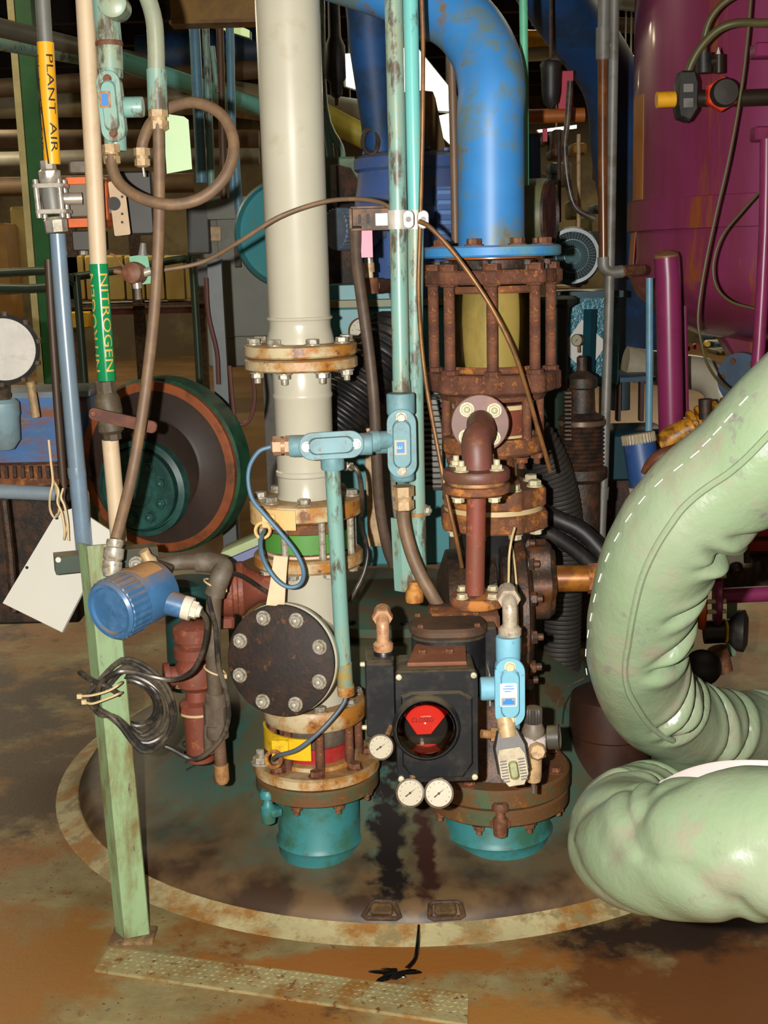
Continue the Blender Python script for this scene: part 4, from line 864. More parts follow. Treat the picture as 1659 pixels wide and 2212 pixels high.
# black cable with a coil tied to the post
L = [(432, 1318, 1.76), (447, 1345, 1.78), (440, 1400, 1.80), (415, 1450, 1.82), (372, 1468, 1.83), (330, 1462, 1.83), (290, 1452, 1.82), (252, 1452, 1.81), (215, 1480, 1.82)]
random.seed(3)
Lc = pts(L)
for k in range(9):
    cx, cy = 284 + random.uniform(-6, 8), 1526 + random.uniform(-8, 8); ax_r, ay_r = 90 - k * 5 + random.uniform(-8, 10), 94 - k * 6 + random.uniform(-10, 10)
    for j in range(10):
        a = rad(200) - 2 * pi * j / 10
        x, y = cx + ax_r * cos(a), cy - ay_r * sin(a); x2 = x + .22 * (y - cy)
        if cos(a) < -.4: y = cy + (y - cy) * .5 + 4 * (k - 3)
        Lc.append(pt(x2, y, 1.85 + .012 * k + random.uniform(-.006, .006)))
Lc += pts([(330, 1600, 1.93), (370, 1618, 1.93), (420, 1640, 1.93), (468, 1608, 1.905), (492, 1560, 1.90), (490, 1500, 1.90), (472, 1440, 1.90), (466, 1360, 1.90), (452, 1290, 1.905), (470, 1255, 1.93), (510, 1240, 2.0), (570, 1275, 2.07), (590, 1290, 2.1)])
S_tube('coiled_cable', m_cable, Lc, .0056, 'black cable wound in a hanging coil tied to the green post', 'cable', 8, 4)
S_tube('cable_tail', m_cable, pts([(172, 1452, 1.86), (195, 1468, 1.83), (225, 1480, 1.82), (258, 1500, 1.84)]), .006, 'short stiff black cable tail poking left past the post', 'cable', 8, 4)
for i, (y0, lab) in enumerate(((1500, 'upper cream cable tie holding the coil to the post'), (1512, 'lower cream cable tie holding the coil to the post'))):
    q = [pt(172 + i * 10, y0 + 4, 1.80), pt(200, y0 + 2 + 6 * i, 1.79), pt(235, y0 - 8 + 4 * i, 1.79), pt(258, y0 - 22 + 8 * i, 1.80), pt(262, y0 - 26 + 10 * i, 1.86), pt(230, y0 - 10, 1.96), pt(190, y0, 1.96), pt(172 + i * 10, y0 + 6, 1.86)]
    tag(build(MB().tube(smooth(q, 4), .0026, 6).box(q[0], (.01, .008, .009)), 'cable_tie', m_tie), lab, 'cable tie')

# ================================================================== WHITE TAG BOARD at left
tb = [pt(8, 1303, 2.06), pt(136, 1366, 2.02), pt(245, 1150, 2.06), pt(140, 1085, 2.10)]
c = sum(tb, V()) / 4; uxx = (tb[1] - tb[0]).normalized(); uyy = (tb[3] - tb[0]); uyy = (uyy - uxx * uyy.dot(uxx)).normalized()
pol = [((p - c).dot(uxx), (p - c).dot(uyy)) for p in (tb[0], tb[1], tb[2], tb[3])]
T = thing('tag_board', 'large white tag board hung crooked by cable ties at the left', 'tag', c - V((0, 0, .12)))
pol = [pol[0], pol[1], pol[2], (pol[3][0] + .03, pol[3][1]), (pol[3][0] - .005, pol[3][1] - .03)]
P_prism(T, 'board', m_tagw, pol, c, uxx, uyy, .012, .001)
nn = uxx.cross(uyy); nn = nn if nn.y < 0 else -nn
for q in ((58, 1226), (122, 1119)): build(MB().lathe([(.0035, 0), (.0035, .001)], pt(q[0], q[1], 2.045) , nn, 10), 'hole', m_letter, T)
for i, (x, lab) in enumerate(((118, 'long cream cable tie with upright tail holding the white tag board'), (132, 'middle cream cable tie looped through the white tag board'), (141, 'rightmost cream cable tie looped through the white tag board'))):
    if i == 0: q = [(105, 950, 2.02), (110, 1000, 2.02), (114, 1040, 2.01), (108, 1070, 2.01), (108, 1100, 2.03), (118, 1118, 2.03), (128, 1100, 2.06), (122, 1060, 2.05), (116, 1040, 2.02)]
    elif i == 1: q = [(118, 1042, 2.03), (126, 1060, 2.02), (124, 1085, 2.02), (134, 1110, 2.02), (140, 1150, 2.02), (138, 1165, 2.03), (146, 1130, 2.04)]
    else: q = [(136, 1055, 2.03), (132, 1075, 2.02), (140, 1095, 2.02), (146, 1130, 2.02), (148, 1168, 2.02)]
    S_tube('cable_tie', m_tie, pts(q), .0026, lab, 'cable tie', 6, 4)

# ================================================================== AIR PIPE (far left)
T = thing('plant_air_pipe', 'blue-grey vertical air pipe with yellow PLANT AIR marker', 'pipe', pt(182, 1180, 2.05))
ya = 2.05
def seg(T, name, mt, a, b, r, n=24): return P_tube(T, name, mt, pts([a, b]), r, n)
r0 = mm(16, pt(110, 200, ya))
P_tube(T, 'upper_pipe', m_greymet, pts([(84, -160, ya), (92, 0, ya), (98, 95, ya)]), r0, 24)
P_tube(T, 'marker_sleeve', m_yellow, pts([(98, 92, ya), (105, 220, ya), (113, 355, ya)]), r0 * 1.12, 28)
sa, sb = pt(98, 92, ya), pt(113, 355, ya); sx_ = (sb - sa).normalized()
build(MB().rings([[sa.lerp(sb, k) + V((sin(t + w), -cos(t + w), 0)) * (r0 * 1.12 + h) for w, h in ((-.09, -.001), (.09, -.001), (.09, .0008), (-.09, .0008))] for k, t in [(i / 12, rad(-82 + 72 * i / 12)) for i in range(13)]]), 'marker_gap', mat('marker_dark_seam', (44, 40, 34), .6), T)
for a_ in (34, -74):
    text_pipe(T, 'PLANT', pt(98, 92, ya).lerp(pt(113, 355, ya), .1), pt(98, 92, ya).lerp(pt(113, 355, ya), .58), r0 * 1.12, rad(a_), .021, m_letter, 1.9)
    text_pipe(T, 'AIR', pt(98, 92, ya).lerp(pt(113, 355, ya), .6), pt(98, 92, ya).lerp(pt(113, 355, ya), .96), r0 * 1.12, rad(a_), .021, m_letter, 1.9)
T2 = T
P_tube(T, 'lower_pipe', m_pipeblue, pts([(124, 505, ya), (134, 640, ya), (150, 830, ya), (166, 1010, ya), (182, 1185, ya)]), [mm(17, pt(124, 505, ya)), mm(17.5, pt(134, 640, ya)), mm(18, pt(150, 830, ya)), mm(18.5, pt(166, 1010, ya)), mm(18.5, pt(182, 1185, ya))], 24, 3)
q = pt(166, 1020, ya); build(MB().lathe([(mm(19.5, q), -.012), (mm(20, q), 0), (mm(19.5, q), .012)], q, (-.06, 0, 1), 24), 'joint_ring', m_pipeblue, T)
T = thing('ball_valve', 'stainless steel three-piece ball valve on the air pipe', 'valve', pt(118, 500, ya))
v0 = pt(113, 430, ya); k_ = mm(1, v0)
axv = V((-.06, 0, 1)).normalized()
build(MB().lathe([(19 * k_, -72 * k_), (25 * k_, -70 * k_), (26 * k_, -45 * k_), (20 * k_, -38 * k_)], v0, axv, 8), 'lower_end', m_steel, T)
build(MB().lathe([(20 * k_, 32 * k_), (25 * k_, 38 * k_), (25 * k_, 58 * k_), (18 * k_, 62 * k_), (17 * k_, 80 * k_)], v0, axv, 8), 'upper_end', m_steel, T)
for s in (-1, 1): P_box(T, 'end_plate', m_steel, v0 + axv * (s * 27 * k_), (66 * k_, 62 * k_, 10 * k_), None, .004)
build(MB().lathe([(22 * k_, -24 * k_), (24 * k_, 0), (22 * k_, 24 * k_)], v0, axv, 20), 'ball_body', m_greymet, T)
for sx in (-1, 1):
    for sy in (-1, 1):
        P_cyl(T, 'tie_bolt', m_steel, v0 + V((sx * 25 * k_, sy * 23 * k_, -40 * k_)), v0 + V((sx * 25 * k_ - .003, sy * 23 * k_, 40 * k_)), 6.5 * k_, 10)
P_cyl(T, 'stem_mount', m_steel, v0 + V((20 * k_, 0, 0)), v0 + V((62 * k_, .01, 0)), 13 * k_, 16)
# actuator with orange ends
T = thing('rotary_actuator', 'small rotary actuator with orange ends behind the cream pipe', 'actuator', pt(200, 500, 2.16))
P_box(T, 'body', mat('grey_brown_actuator', (104, 92, 76), .5), pt(190, 430, 2.16), (mm(86, v0), .07, mm(84, v0)), None, .006)
P_box(T, 'orange_end', m_orange, pt(192, 482, 2.155), (mm(92, v0), .075, mm(20, v0)), None, .004)
P_box(T, 'orange_end', m_orange, pt(190, 392, 2.155), (mm(84, v0), .075, mm(16, v0)), None, .004)
P_box(T, 'orange_side', m_orange, pt(230, 435, 2.14), (mm(14, v0), .06, mm(86, v0)), None, .004)
P_box(T, 'top_cap', m_grey, pt(180, 362, 2.16), (mm(56, v0), .05, mm(28, v0)), None, .005)
P_box(T, 'bottom_block', mat('dark_grey_block', (58, 52, 44), .5), pt(195, 520, 2.16), (mm(70, v0), .06, mm(44, v0)), None, .004)
T = thing('switch_plate', 'tan metal switch plate with slots behind the brown hose', 'plate', pt(262, 510, 2.13))
pl_ = P_prism(T, 'plate', mat('tan_plate', (176, 150, 116), .5, .1, c2=(150, 124, 92), amt=.35, scale=20), rrect(mm(36, v0), mm(118, v0), .004), pt(258, 450, 2.13), (1, 0, .08), (-.06, 0, 1), .004)
build(MB().lathe([(mm(15, v0), 0), (mm(15, v0), .001)], pt(246, 440, 2.126), FR, 20), 'round_window', m_letter, T)
for y in (425, 462, 480): build(MB().lathe([(.003, 0), (.003, .001)], pt(264, y, 2.126), FR, 8), 'slot', m_letter, T)
P_box(T, 'bracket_arm', m_grey, pt(240, 452, 2.145), (.05, .03, .02))
P_box(T, 'rear_box', mat('dark_box', (46, 40, 34), .5), pt(290, 440, 2.28), (mm(90, v0) * 1.06, .06, mm(136, v0) * 1.06), None, .005)
P_cyl(T, 'plug_nut', m_steel, pt(180, 535, 2.15), pt(181, 550, 2.15), .009, 6)
P_cyl(T, 'plug_nipple', m_steel, pt(179, 515, 2.15), pt(180, 535, 2.15), .005, 10)

# ================================================================== NITROGEN PIPE
T = thing('nitrogen_pipe', 'cream vertical pipe with green NITROGEN marker', 'pipe', pt(258, 1185, 2.02))
yn = 2.02; rn = mm(19, pt(205, 400, yn))
P_tube(T, 'upper_pipe', m_cream, pts([(172, -160, yn), (183, 0, yn), (198, 280, yn), (213, 575, yn)]), rn, 24, 3)
P_tube(T, 'marker_sleeve', m_greenm, pts([(213, 570, yn), (222, 700, yn), (231, 822, yn)]), rn * 1.06, 28)
for a_, f_ in ((-52, True), (36, False)): text_pipe(T, 'NITROGEN', pt(213, 570, yn), pt(231, 822, yn), rn * 1.06, rad(a_), .026, m_letty, 1.62, f_)
P_tube(T, 'lower_pipe', m_cream, pts([(238, 950, yn), (248, 1060, yn), (258, 1190, yn)]), mm(18, pt(245, 1060, yn)), 22)
T = thing('lever_valve', 'old bronze lever valve with a rusty handle on the cream pipe', 'valve', pt(236, 950, yn))
v1 = pt(235, 890, yn); k_ = mm(1, v1); ax1 = V((-.07, 0, 1)).normalized()
build(MB().lathe([(20 * k_, 38 * k_), (22 * k_, 40 * k_), (22 * k_, 66 * k_), (19 * k_, 68 * k_)], v1, ax1, 8), 'upper_hub', m_oldval, T)
build(MB().lathe([(17 * k_, -62 * k_), (20 * k_, -60 * k_), (20 * k_, -44 * k_)], v1, ax1, 8), 'lower_hub', m_oldval, T)
build(MB().lathe([(20 * k_, -48 * k_), (28 * k_, -40 * k_), (26 * k_, -16 * k_), (30 * k_, 0), (28 * k_, 30 * k_), (22 * k_, 42 * k_)], v1, ax1, 20), 'body', m_oldval, T)
h0 = pt(203, 893, 1.955)
build(MB().lathe([(9 * k_, -.03), (9 * k_, .006), (6 * k_, .01)], h0, FR, 6), 'stem_nut', m_boltr, T)
h1 = pt(330, 922, 1.945)
hx_ = (h1 - h0).normalized(); build(MB().prism(rrect((h1 - h0).length + .02, 26 * k_, 10 * k_, 4), (h0 + h1) / 2 + FR * .004, hx_, V((0, 0, 1)) - hx_ * hx_.z, .008, .002), 'lever', mat('dark_red_rust', (110, 58, 38), .6, c2=(78, 42, 30), amt=.5, scale=30), T)

# ================================================================== CONDUITS upper left
c = pt(240, 230, 1.98)
T = cover_body('conduit_fitting', 'pale teal conduit body with orange sticker above the looped hose', c, (-.05, 0, 1), mm(150, c), mm(52, c), m_tealc, m_tealc, hubs=[((0, 0, 1), mm(26, c), .035), ((0, 0, -1), mm(24, c), .03), ((1, 0, 0), mm(22, c), .045)], mscrew=m_boltr)
P_prism(T, 'sticker', m_brass, rrect(mm(24, c), mm(34, c), 0), c + FR * .0166 + V((-.008, 0, .012)), (1, 0, 0), (0, 0, 1), .0008)
P_prism(T, 'sticker_mark', mat('sticker_deep_blue', (50, 120, 190), .5, var=0), rrect(mm(14, c), mm(24, c), .001), c + FR * .0174 + V((-.008, 0, .012)), (1, 0, 0), (0, 0, 1), .0006)
c2_ = pt(232, 45, 1.99)
T = thing('conduit_riser', 'stained teal conduit tee at the top left above the conduit body', 'conduit', c2_)
P_tube(T, 'riser', m_tealc, pts([(222, -160, 2.0), (226, -20, 2.0), (236, 100, 2.0), (238, 150, 2.0)]), mm(28, c2_), 24, 3)
q = pt(245, 8, 1.93); build(MB().lathe([(mm(27, q), -.06), (mm(30, q), -.004), (mm(30, q), .012), (mm(22, q), .016)], q, FR, 28), 'side_plug', m_tealc, T)
q = pt(236, 96, 2.0); build(MB().lathe([(mm(29, q), -.004), (mm(30, q), 0), (mm(29, q), .006)], q, (0, 0, 1), 24), 'rust_ring', m_boltr, T)
# looped brown hose
T = thing('looped_flex_conduit', 'brown flexible conduit hose making a round loop under the conduit body', 'hose', pt(400, 440, 2.0))
P_tube(T, 'hose', m_flex, pts([(240, 335, 1.965), (243, 365, 1.96), (262, 400, 1.95), (310, 430, 1.93), (375, 442, 1.92), (440, 425, 1.92), (490, 375, 1.93), (505, 310, 1.95), (480, 250, 1.97), (425, 222, 1.99), (370, 232, 2.01), (330, 262, 2.02), (311, 300, 2.03), (306, 325, 2.03)]), mm(12.5, c), 16, 6)
gland(T, m_gland, pt(239, 312, 1.97) , (.02, 0, -1), mm(19, c), 'upper_gland')
gland(T, m_gland, pt(306, 320, 2.03), (-.02, 0, -1), mm(18, c), 'lower_gland')
P_cyl(T, 'end_wire', m_steel, pt(309, 362, 2.03), pt(312, 382, 2.03), .0025, 6)
# grey-green bent conduit and long brown hose
T = thing('bent_conduit', 'grey-green bent conduit coming from above at the upper left', 'conduit', pt(342, 240, 1.95))
P_tube(T, 'bend', mat('grey_green_conduit', (156, 160, 136), .35, c2=(130, 150, 130), amt=.4, scale=10), pts([(255, -140, 1.97), (300, -50, 1.96), (330, 30, 1.95), (337, 100, 1.95), (338, 175, 1.95)]), mm(18, c), 22, 5)
P_cyl(T, 'coupling', m_tealc, pt(338, 150, 1.95), pt(341, 238, 1.95), mm(21, c), 24)
T = thing('long_flex_conduit', 'long brown flexible conduit hose hanging down to the blue transmitter', 'hose', pt(240, 1245, 1.77))
gland(T, m_gland, pt(341, 233, 1.95), (.0, 0, -1), mm(21, c), 'upper_gland')
P_tube(T, 'hose', m_flex, pts([(342, 268, 1.945), (344, 400, 1.94), (342, 520, 1.93), (335, 650, 1.92), (322, 780, 1.90), (305, 910, 1.88), (284, 1030, 1.85), (262, 1120, 1.81), (250, 1165, 1.79)]), mm(12.5, c), 16, 5)
g0 = pt(249, 1166, 1.79); g1 = pt(240, 1246, 1.765); gd_ = (g1 - g0).normalized(); gl_ = (g1 - g0).length; gr_ = mm(20, g0)
build(MB().lathe([(gr_ * .9, 0), (gr_ * .95, gl_ * .1), (gr_ * .8, gl_ * .2), (gr_ * 1.1, gl_ * .24), (gr_ * 1.1, gl_ * .5), (gr_ * .9, gl_ * .56), (gr_ * 1.05, gl_ * .6), (gr_ * 1.05, gl_ * .84), (gr_ * .85, gl_)], g0, gd_, 18), 'union', m_galv, T)
tag(P_prism(None, 'hanging_tag', m_tagg, [(-.026, -.058), (.027, -.05), (.025, .048), (.016, .055), (-.027, .062)], pt(384, 312, 1.99), (1, 0, 0), (0, 0, 1), .002), 'pale green hanging tag beside the bent conduit', 'tag')
# small valve with green plate and copper line
T = thing('pilot_valve', 'small rusty pilot valve on a green plate beside the long hose', 'valve', pt(300, 620, 1.99))
P_prism(T, 'plate', mat('mint_plate', (96, 156, 120), .5), rrect(mm(40, v0), mm(62, v0), 0), pt(304, 583, 2.01), (1, 0, .1), (-.1, 0, 1), .004)
q = pt(290, 590, 1.98); build(MB().lathe([(.01, -.02), (.022, -.018), (.024, .0), (.022, .014), (.014, .02)], q, (-.3, -1, .1), 16), 'body', mat('rust_brown_body', (130, 84, 60), .6, c2=(100, 64, 46), amt=.5, scale=40), T)
P_cyl(T, 'port', m_steel, q + V((.02, 0, 0)), q + V((.036, 0, .004)), .009, 12)
P_cyl(T, 'side_plug', m_boltr, q + V((-.02, 0, .002)), q + V((-.042, 0, .006)), .006, 10)
P_cyl(T, 'drain', m_steel, q + V((.004, 0, -.018)), q + V((.005, 0, -.032)), .010, 12)
P_cyl(T, 'tip', m_grey, q + V((.005, 0, -.032)), q + V((.005, 0, -.055)), .007, 12)
P_cyl(T, 'top_stem', m_greymet, pt(308, 552, 2.0), pt(309, 525, 2.0), .010, 14, .006)
S_tube('copper_capillary', m_copper, pts([(238, 548, 1.99), (248, 553, 1.99), (262, 570, 1.985), (275, 585, 1.98)]), .0026, 'thin curved copper capillary joining the pilot valve', 'tube', 8, 4)
S_tube('thin_brown_hose', m_flex, pts([(318, 586, 2.0), (360, 582, 2.02), (440, 565, 2.03), (520, 520, 2.0), (600, 470, 1.98), (690, 438, 1.99), (760, 430, 2.02), (815, 436, 2.05), (850, 452, 2.08)]), .0048, 'thin brown hose sagging across in front of the pale pipe', 'hose', 10, 6)

# ================================================================== CENTRE CONDUITS
yc = 2.02
c = pt(868, 958, 1.955)
T = cover_body('conduit_fitting', 'blue-grey upright conduit fitting with E sticker on the tall teal conduit', c, (0, 0, 1), mm(152, c), mm(64, c), m_condb, m_condb, hubs=[((0, 0, 1), mm(31, c), .045), ((0, 0, -1), mm(27, c), .024), ((-1, 0, 0), mm(25, c), .035)])
P_prism(T, 'sticker', mat('tan_sticker', (206, 180, 140), .5), rrect(mm(25, c), mm(32, c), 0), c + FR * .0166 + V((-.003, 0, -.006)), (1, 0, 0), (0, 0, 1), .0008)
P_prism(T, 'sticker_panel', mat('sticker_mid_blue', (66, 130, 190), .5, var=0), rrect(mm(17, c), mm(24, c), 0), c + FR * .0173 + V((-.003, 0, -.006)), (1, 0, 0), (0, 0, 1), .0006)
text_flat(T, 'E', c + FR * .0179 + V((-.005, 0, -.006)), V((0, 0, 1)), V((-1, 0, 0)), mm(15, c), m_tagw)
T1 = thing('tall_teal_conduit', 'tall stained teal conduit pipe beside an aqua one, ending at a conduit fitting', 'conduit', pt(866, 860, yc))
rr_ = mm(19, pt(855, 400, yc))
P_tube(T1, 'pipe', m_tealc, pts([(846, -160, yc), (850, 0, yc), (857, 300, yc), (862, 600, yc), (867, 850, yc)]), rr_, 24, 3)
P_cyl(T1, 'coupling', m_tealc, pt(866, 822, yc), pt(868, 858, yc), rr_ * 1.09, 24)
T1 = thing('tall_aqua_conduit', 'tall bright aqua conduit pipe right of the stained teal one', 'conduit', pt(902, 1250, 2.05))
P_tube(T1, 'pipe', m_tealb, pts([(884, -160, 2.05), (887, 0, 2.05), (893, 300, 2.05), (897, 480, 2.05)]), mm(16, pt(890, 300, 2.05)), 22, 2)
P_tube(T1, 'lower_pipe', m_tealc, pts([(897, 478, 2.06), (896, 640, 2.07), (897, 850, 2.08), (902, 1100, 2.09), (905, 1240, 2.09)]), mm(18, pt(890, 800, 2.07)), 22, 2)
q = pt(908, 1103, 2.03); inst(bolt_mesh(.011, m_galv, 'dome'), 'clamp_bolt', T1, q + V((.012, 0, 0)), (1, -.3, 0))
P_cyl(T1, 'clamp_band', m_brass, pt(902, 1106, 2.09), pt(902, 1114, 2.09), mm(20, q), 22)
T1 = thing('support_angle', 'pale blue steel angle stub standing behind the brown hose', 'bracket', pt(880, 1275, 2.12))
a0, a1 = pt(882, 1275, 2.12), pt(874, 1118, 2.12)
mb = MB(); mb.rings([[o + V((x, y, 0)) for x, y in ((-.032, 0), (-.012, -.016), (.032, -.01), (.032, -.004), (-.010, -.009), (-.03, .006))] for o in (a0, a1)]); build(mb, 'angle', m_tealc, T1, ang=25)
# horizontal tee fitting on the front conduit
c = pt(716, 962, 1.90)
T = cover_body('conduit_fitting', 'blue-grey sideways conduit fitting in front of the pale pipe', c, (1, 0, .035), mm(142, c), mm(60, c), m_condb, m_condb, hubs=[((-1, 0, 0), mm(24, c), .035), ((1, 0, 0), mm(24, c), .03), ((0, 0, -1), mm(26, c), .032)], face=(0, -1, .12))
P_tube(T, 'nipple', m_condb, pts([(780, 955, 1.925), (838, 950, 1.96)]), mm(20, c), 18)
q = pt(808, 953, 1.942); build(MB().lathe([(mm(23, q), -.01), (mm(24, q), 0), (mm(23, q), .01)], q, (1, .2, .03), 20), 'nipple_collar', m_condb, T)
q = pt(636, 962, 1.925); gland(T, mat('copper_gland', (190, 150, 118), .45, .2, c2=(150, 104, 70), amt=.4, scale=60), q, (-1, 0, 0), mm(22, q), 'cable_gland')
T1 = thing('front_conduit', 'teal conduit pipe with yellowed foot dropping in front of the pale column', 'conduit', pt(748, 1500, 1.97))
P_tube(T1, 'pipe', m_tealc, pts([(718, 1008, 1.925), (726, 1150, 1.93), (736, 1330, 1.945), (746, 1490, 1.96)]), [mm(17.5, c)] * 4, 22)
P_tube(T1, 'yellowed_foot', mat('peeling_yellow', (170, 140, 66), .5, c2=(112, 146, 136), amt=.5, scale=25), pts([(743, 1432, 1.954), (746, 1482, 1.959)]), mm(18.2, c), 22)
P_tube(T1, 'end_bush', m_whiteF, pts([(746, 1480, 1.96), (748, 1500, 1.962)]), mm(20, c), 18)
S_tube('blue_cable', m_bcab, pts([(586, 965, 1.925), (560, 975, 1.92), (540, 1005, 1.91), (536, 1040, 1.90), (545, 1078, 1.89), (570, 1110, 1.88), (605, 1150, 1.87), (640, 1195, 1.87), (656, 1235, 1.87), (648, 1262, 1.88), (622, 1268, 1.88), (595, 1250, 1.885), (572, 1215, 1.90), (563, 1180, 1.93), (566, 1155, 1.97), (572, 1146, 2.03)]), .0046, 'blue cable looping from the sideways fitting to the cream clamp eye', 'cable', 10, 6)
S_tube('grey_cable', m_gcab, pts([(747, 1500, 1.962), (742, 1520, 1.955), (715, 1555, 1.94), (680, 1590, 1.93), (640, 1620, 1.94), (600, 1632, 1.98), (590, 1640, 2.03)]), .005, 'grey cable running from the front conduit to the yellow clamp eye', 'cable', 10, 5)
S_tube('black_cable', m_cable, pts([(752, 1008, 2.06), (768, 1012, 2.05), (778, 1035, 2.06), (783, 1090, 2.14), (780, 1130, 2.22), (790, 1170, 2.24), (794, 1200, 2.24), (785, 1240, 2.23), (768, 1275, 2.22), (755, 1300, 2.22)]), .0058, 'black cable drooping behind the front conduit', 'cable', 10, 5)
T1 = thing('cable_gland_fitting', 'small galvanised gland behind the sideways conduit fitting', 'gland', pt(748, 1015, 2.06)); gland(T1, m_galv, pt(742, 1007, 2.06), (1, 0, -.1), .010, 'gland_body')
# brown hose below the upright fitting
T1 = thing('short_flex_conduit', 'thick brown flexible hose curving down from the upright conduit fitting', 'hose', pt(940, 1290, 1.95))
q = pt(870, 1050, 1.98); gland(T1, m_gland, q, (.02, 0, -1), mm(24, q), 'gland')
P_tube(T1, 'hose', m_flex, pts([(871, 1085, 1.98), (872, 1125, 1.98), (884, 1180, 1.97), (905, 1235, 1.955), (930, 1280, 1.94), (948, 1310, 1.94)]), mm(14.5, q), 16, 5)
# strut bracket and pipe clamps
T1 = thing('strut_bracket', 'rusty slotted channel bracket carrying the teal conduits', 'bracket', pt(800, 495, 2.08))
m_rsl = mat('rust_brown_channel', (122, 82, 48), .6, c2=(64, 44, 30), amt=.48, scale=24)
s0 = pt(800, 472, 2.09); sl = mm(84, s0); sh_ = mm(46, s0)
build(MB().box(s0 + V((0, .0, sh_ / 2)), (sl, .04, .004)).box(s0 + V((0, .0, -sh_ / 2)), (sl, .04, .004)).box(s0 + V((0, .02, 0)), (sl, .004, sh_)), 'channel', m_rsl, T1)
P_box(T1, 'end_tab', m_rsl, s0 + V((-sl / 2, -.001, 0)), (.006, .045, sh_))
for i in range(3): P_box(T1, 'slot', m_letter, s0 + V((-sl * .28 + i * sl * .22, .0175, 0)), (.006, .002, sh_ * .4))
for (px, lab) in ((868, 'white pipe clamp around the stained teal conduit'), (900, 'smaller white pipe clamp around the aqua conduit')):
    T1 = thing('pipe_clamp', lab, 'clamp', pt(px, 490, 2.0)); q = pt(px - 9 if px == 868 else px - 3, 475, yc if px == 868 else 2.05); rc = mm(20 if px == 868 else 18, q)
    mwc = mat('white_clamp', (206, 200, 186), .4, .15, c2=(180, 166, 140), amt=.35, scale=40)
    build(MB().lathe([(rc, -mm(20, q)), (rc * 1.1, -mm(20, q)), (rc * 1.1, mm(20, q)), (rc, mm(20, q))], q, (0, 0, 1), 28), 'band', mwc, T1)
    e_ = pt(px + 14, 474, 1.985 if px == 868 else 2.02); build(MB().prism(rrect(mm(24, q), mm(38, q), mm(11, q)), e_, (1, 0, 0), (0, 0, 1), .012, .002), 'ear', mwc, T1)
    build(MB().lathe([(.006, 0), (.006, .003)], e_ + FR * .006, FR, 12), 'screw', m_greymet, T1)
    if px == 868: P_box(T1, 'tail', mwc, pt(828, 474, 2.04), (mm(36, q), .006, mm(28, q)))
S_tube('dark_flex_conduit', m_flexd, pts([(768, 490, 2.10), (770, 560, 2.12), (782, 650, 2.14), (797, 760, 2.15), (808, 870, 2.15), (813, 980, 2.16), (820, 1090, 2.18), (836, 1180, 2.2), (850, 1220, 2.22)]), mm(13, s0), 'dark brown flexible conduit hose hanging from the slotted bracket', 'hose', 16, 5)
tag(P_prism(None, 'pink_tag', m_pink, [(-.011, -.03), (.014, -.03), (.014, .03), (-.013, .03)], pt(791, 526, 2.11), (1, 0, 0), (0, 0, 1), .002), 'small pink tag hanging under the slotted bracket', 'tag')
T1 = thing('drain_fitting', 'small brass and rust drain fitting below the pink tag', 'fitting', pt(795, 630, 2.5))
for (y0, y1, r, mt) in ((556, 568, 9, m_steel), (568, 588, 12, m_gland), (588, 600, 9, mat('cream_bush', (226, 206, 160), .5)), (600, 634, 22, m_boltr)):
    q = pt(797, y0, 2.5); build(MB().cyl(q, pt(798, y1, 2.5), mm(r, q), 10), 'segment', mt, T1)
P_cyl(T1, 'side_leg', m_boltr, pt(805, 618, 2.5), pt(880, 616, 3.0), mm(16, q), 14)
# copper tubes
S_tube('copper_tube', m_copper, pts([(905, -160, 2.0), (911, 0, 2.0), (914, 120, 2.0), (912, 300, 2.0), (908, 470, 2.02), (905, 560, 2.03), (904, 640, 2.02), (910, 740, 2.0), (922, 840, 1.98), (944, 960, 1.95), (965, 1070, 1.93), (985, 1160, 1.93), (998, 1225, 1.95)]), .0046, 'long thin copper tube running down beside the aqua conduit', 'tube', 10, 5)
S_tube('copper_tube', m_copper, pts([(905, 478, 1.99), (930, 492, 1.98), (975, 540, 1.97), (1020, 600, 1.96), (1065, 670, 1.955), (1110, 760, 1.96), (1140, 850, 1.98), (1160, 920, 2.0), (1178, 980, 2.03), (1188, 1018, 2.06)]), .0052, 'copper tube slanting across the front of the sight glass', 'tube', 10, 5)
S_tube('thin_brown_pipe', mat('dull_brown_pipe', (112, 86, 66), .5), pts([(972, 20, 2.42), (975, 120, 2.42), (980, 300, 2.42), (984, 525, 2.42)]), mm(9, pt(978, 300, 2.42)), 'thin brown pipe directly behind the blue vertical pipe', 'pipe', 12, 2)
S_tube('mint_conduit', mat('mint_conduit_paint', (96, 176, 140), .4), pts([(1126, -160, 2.45), (1130, 0, 2.45), (1133, 200, 2.45), (1134, 400, 2.45)]), mm(9, pt(1130, 300, 2.45)), 'thin mint green conduit at the right edge of the blue pipe', 'conduit', 12, 2)

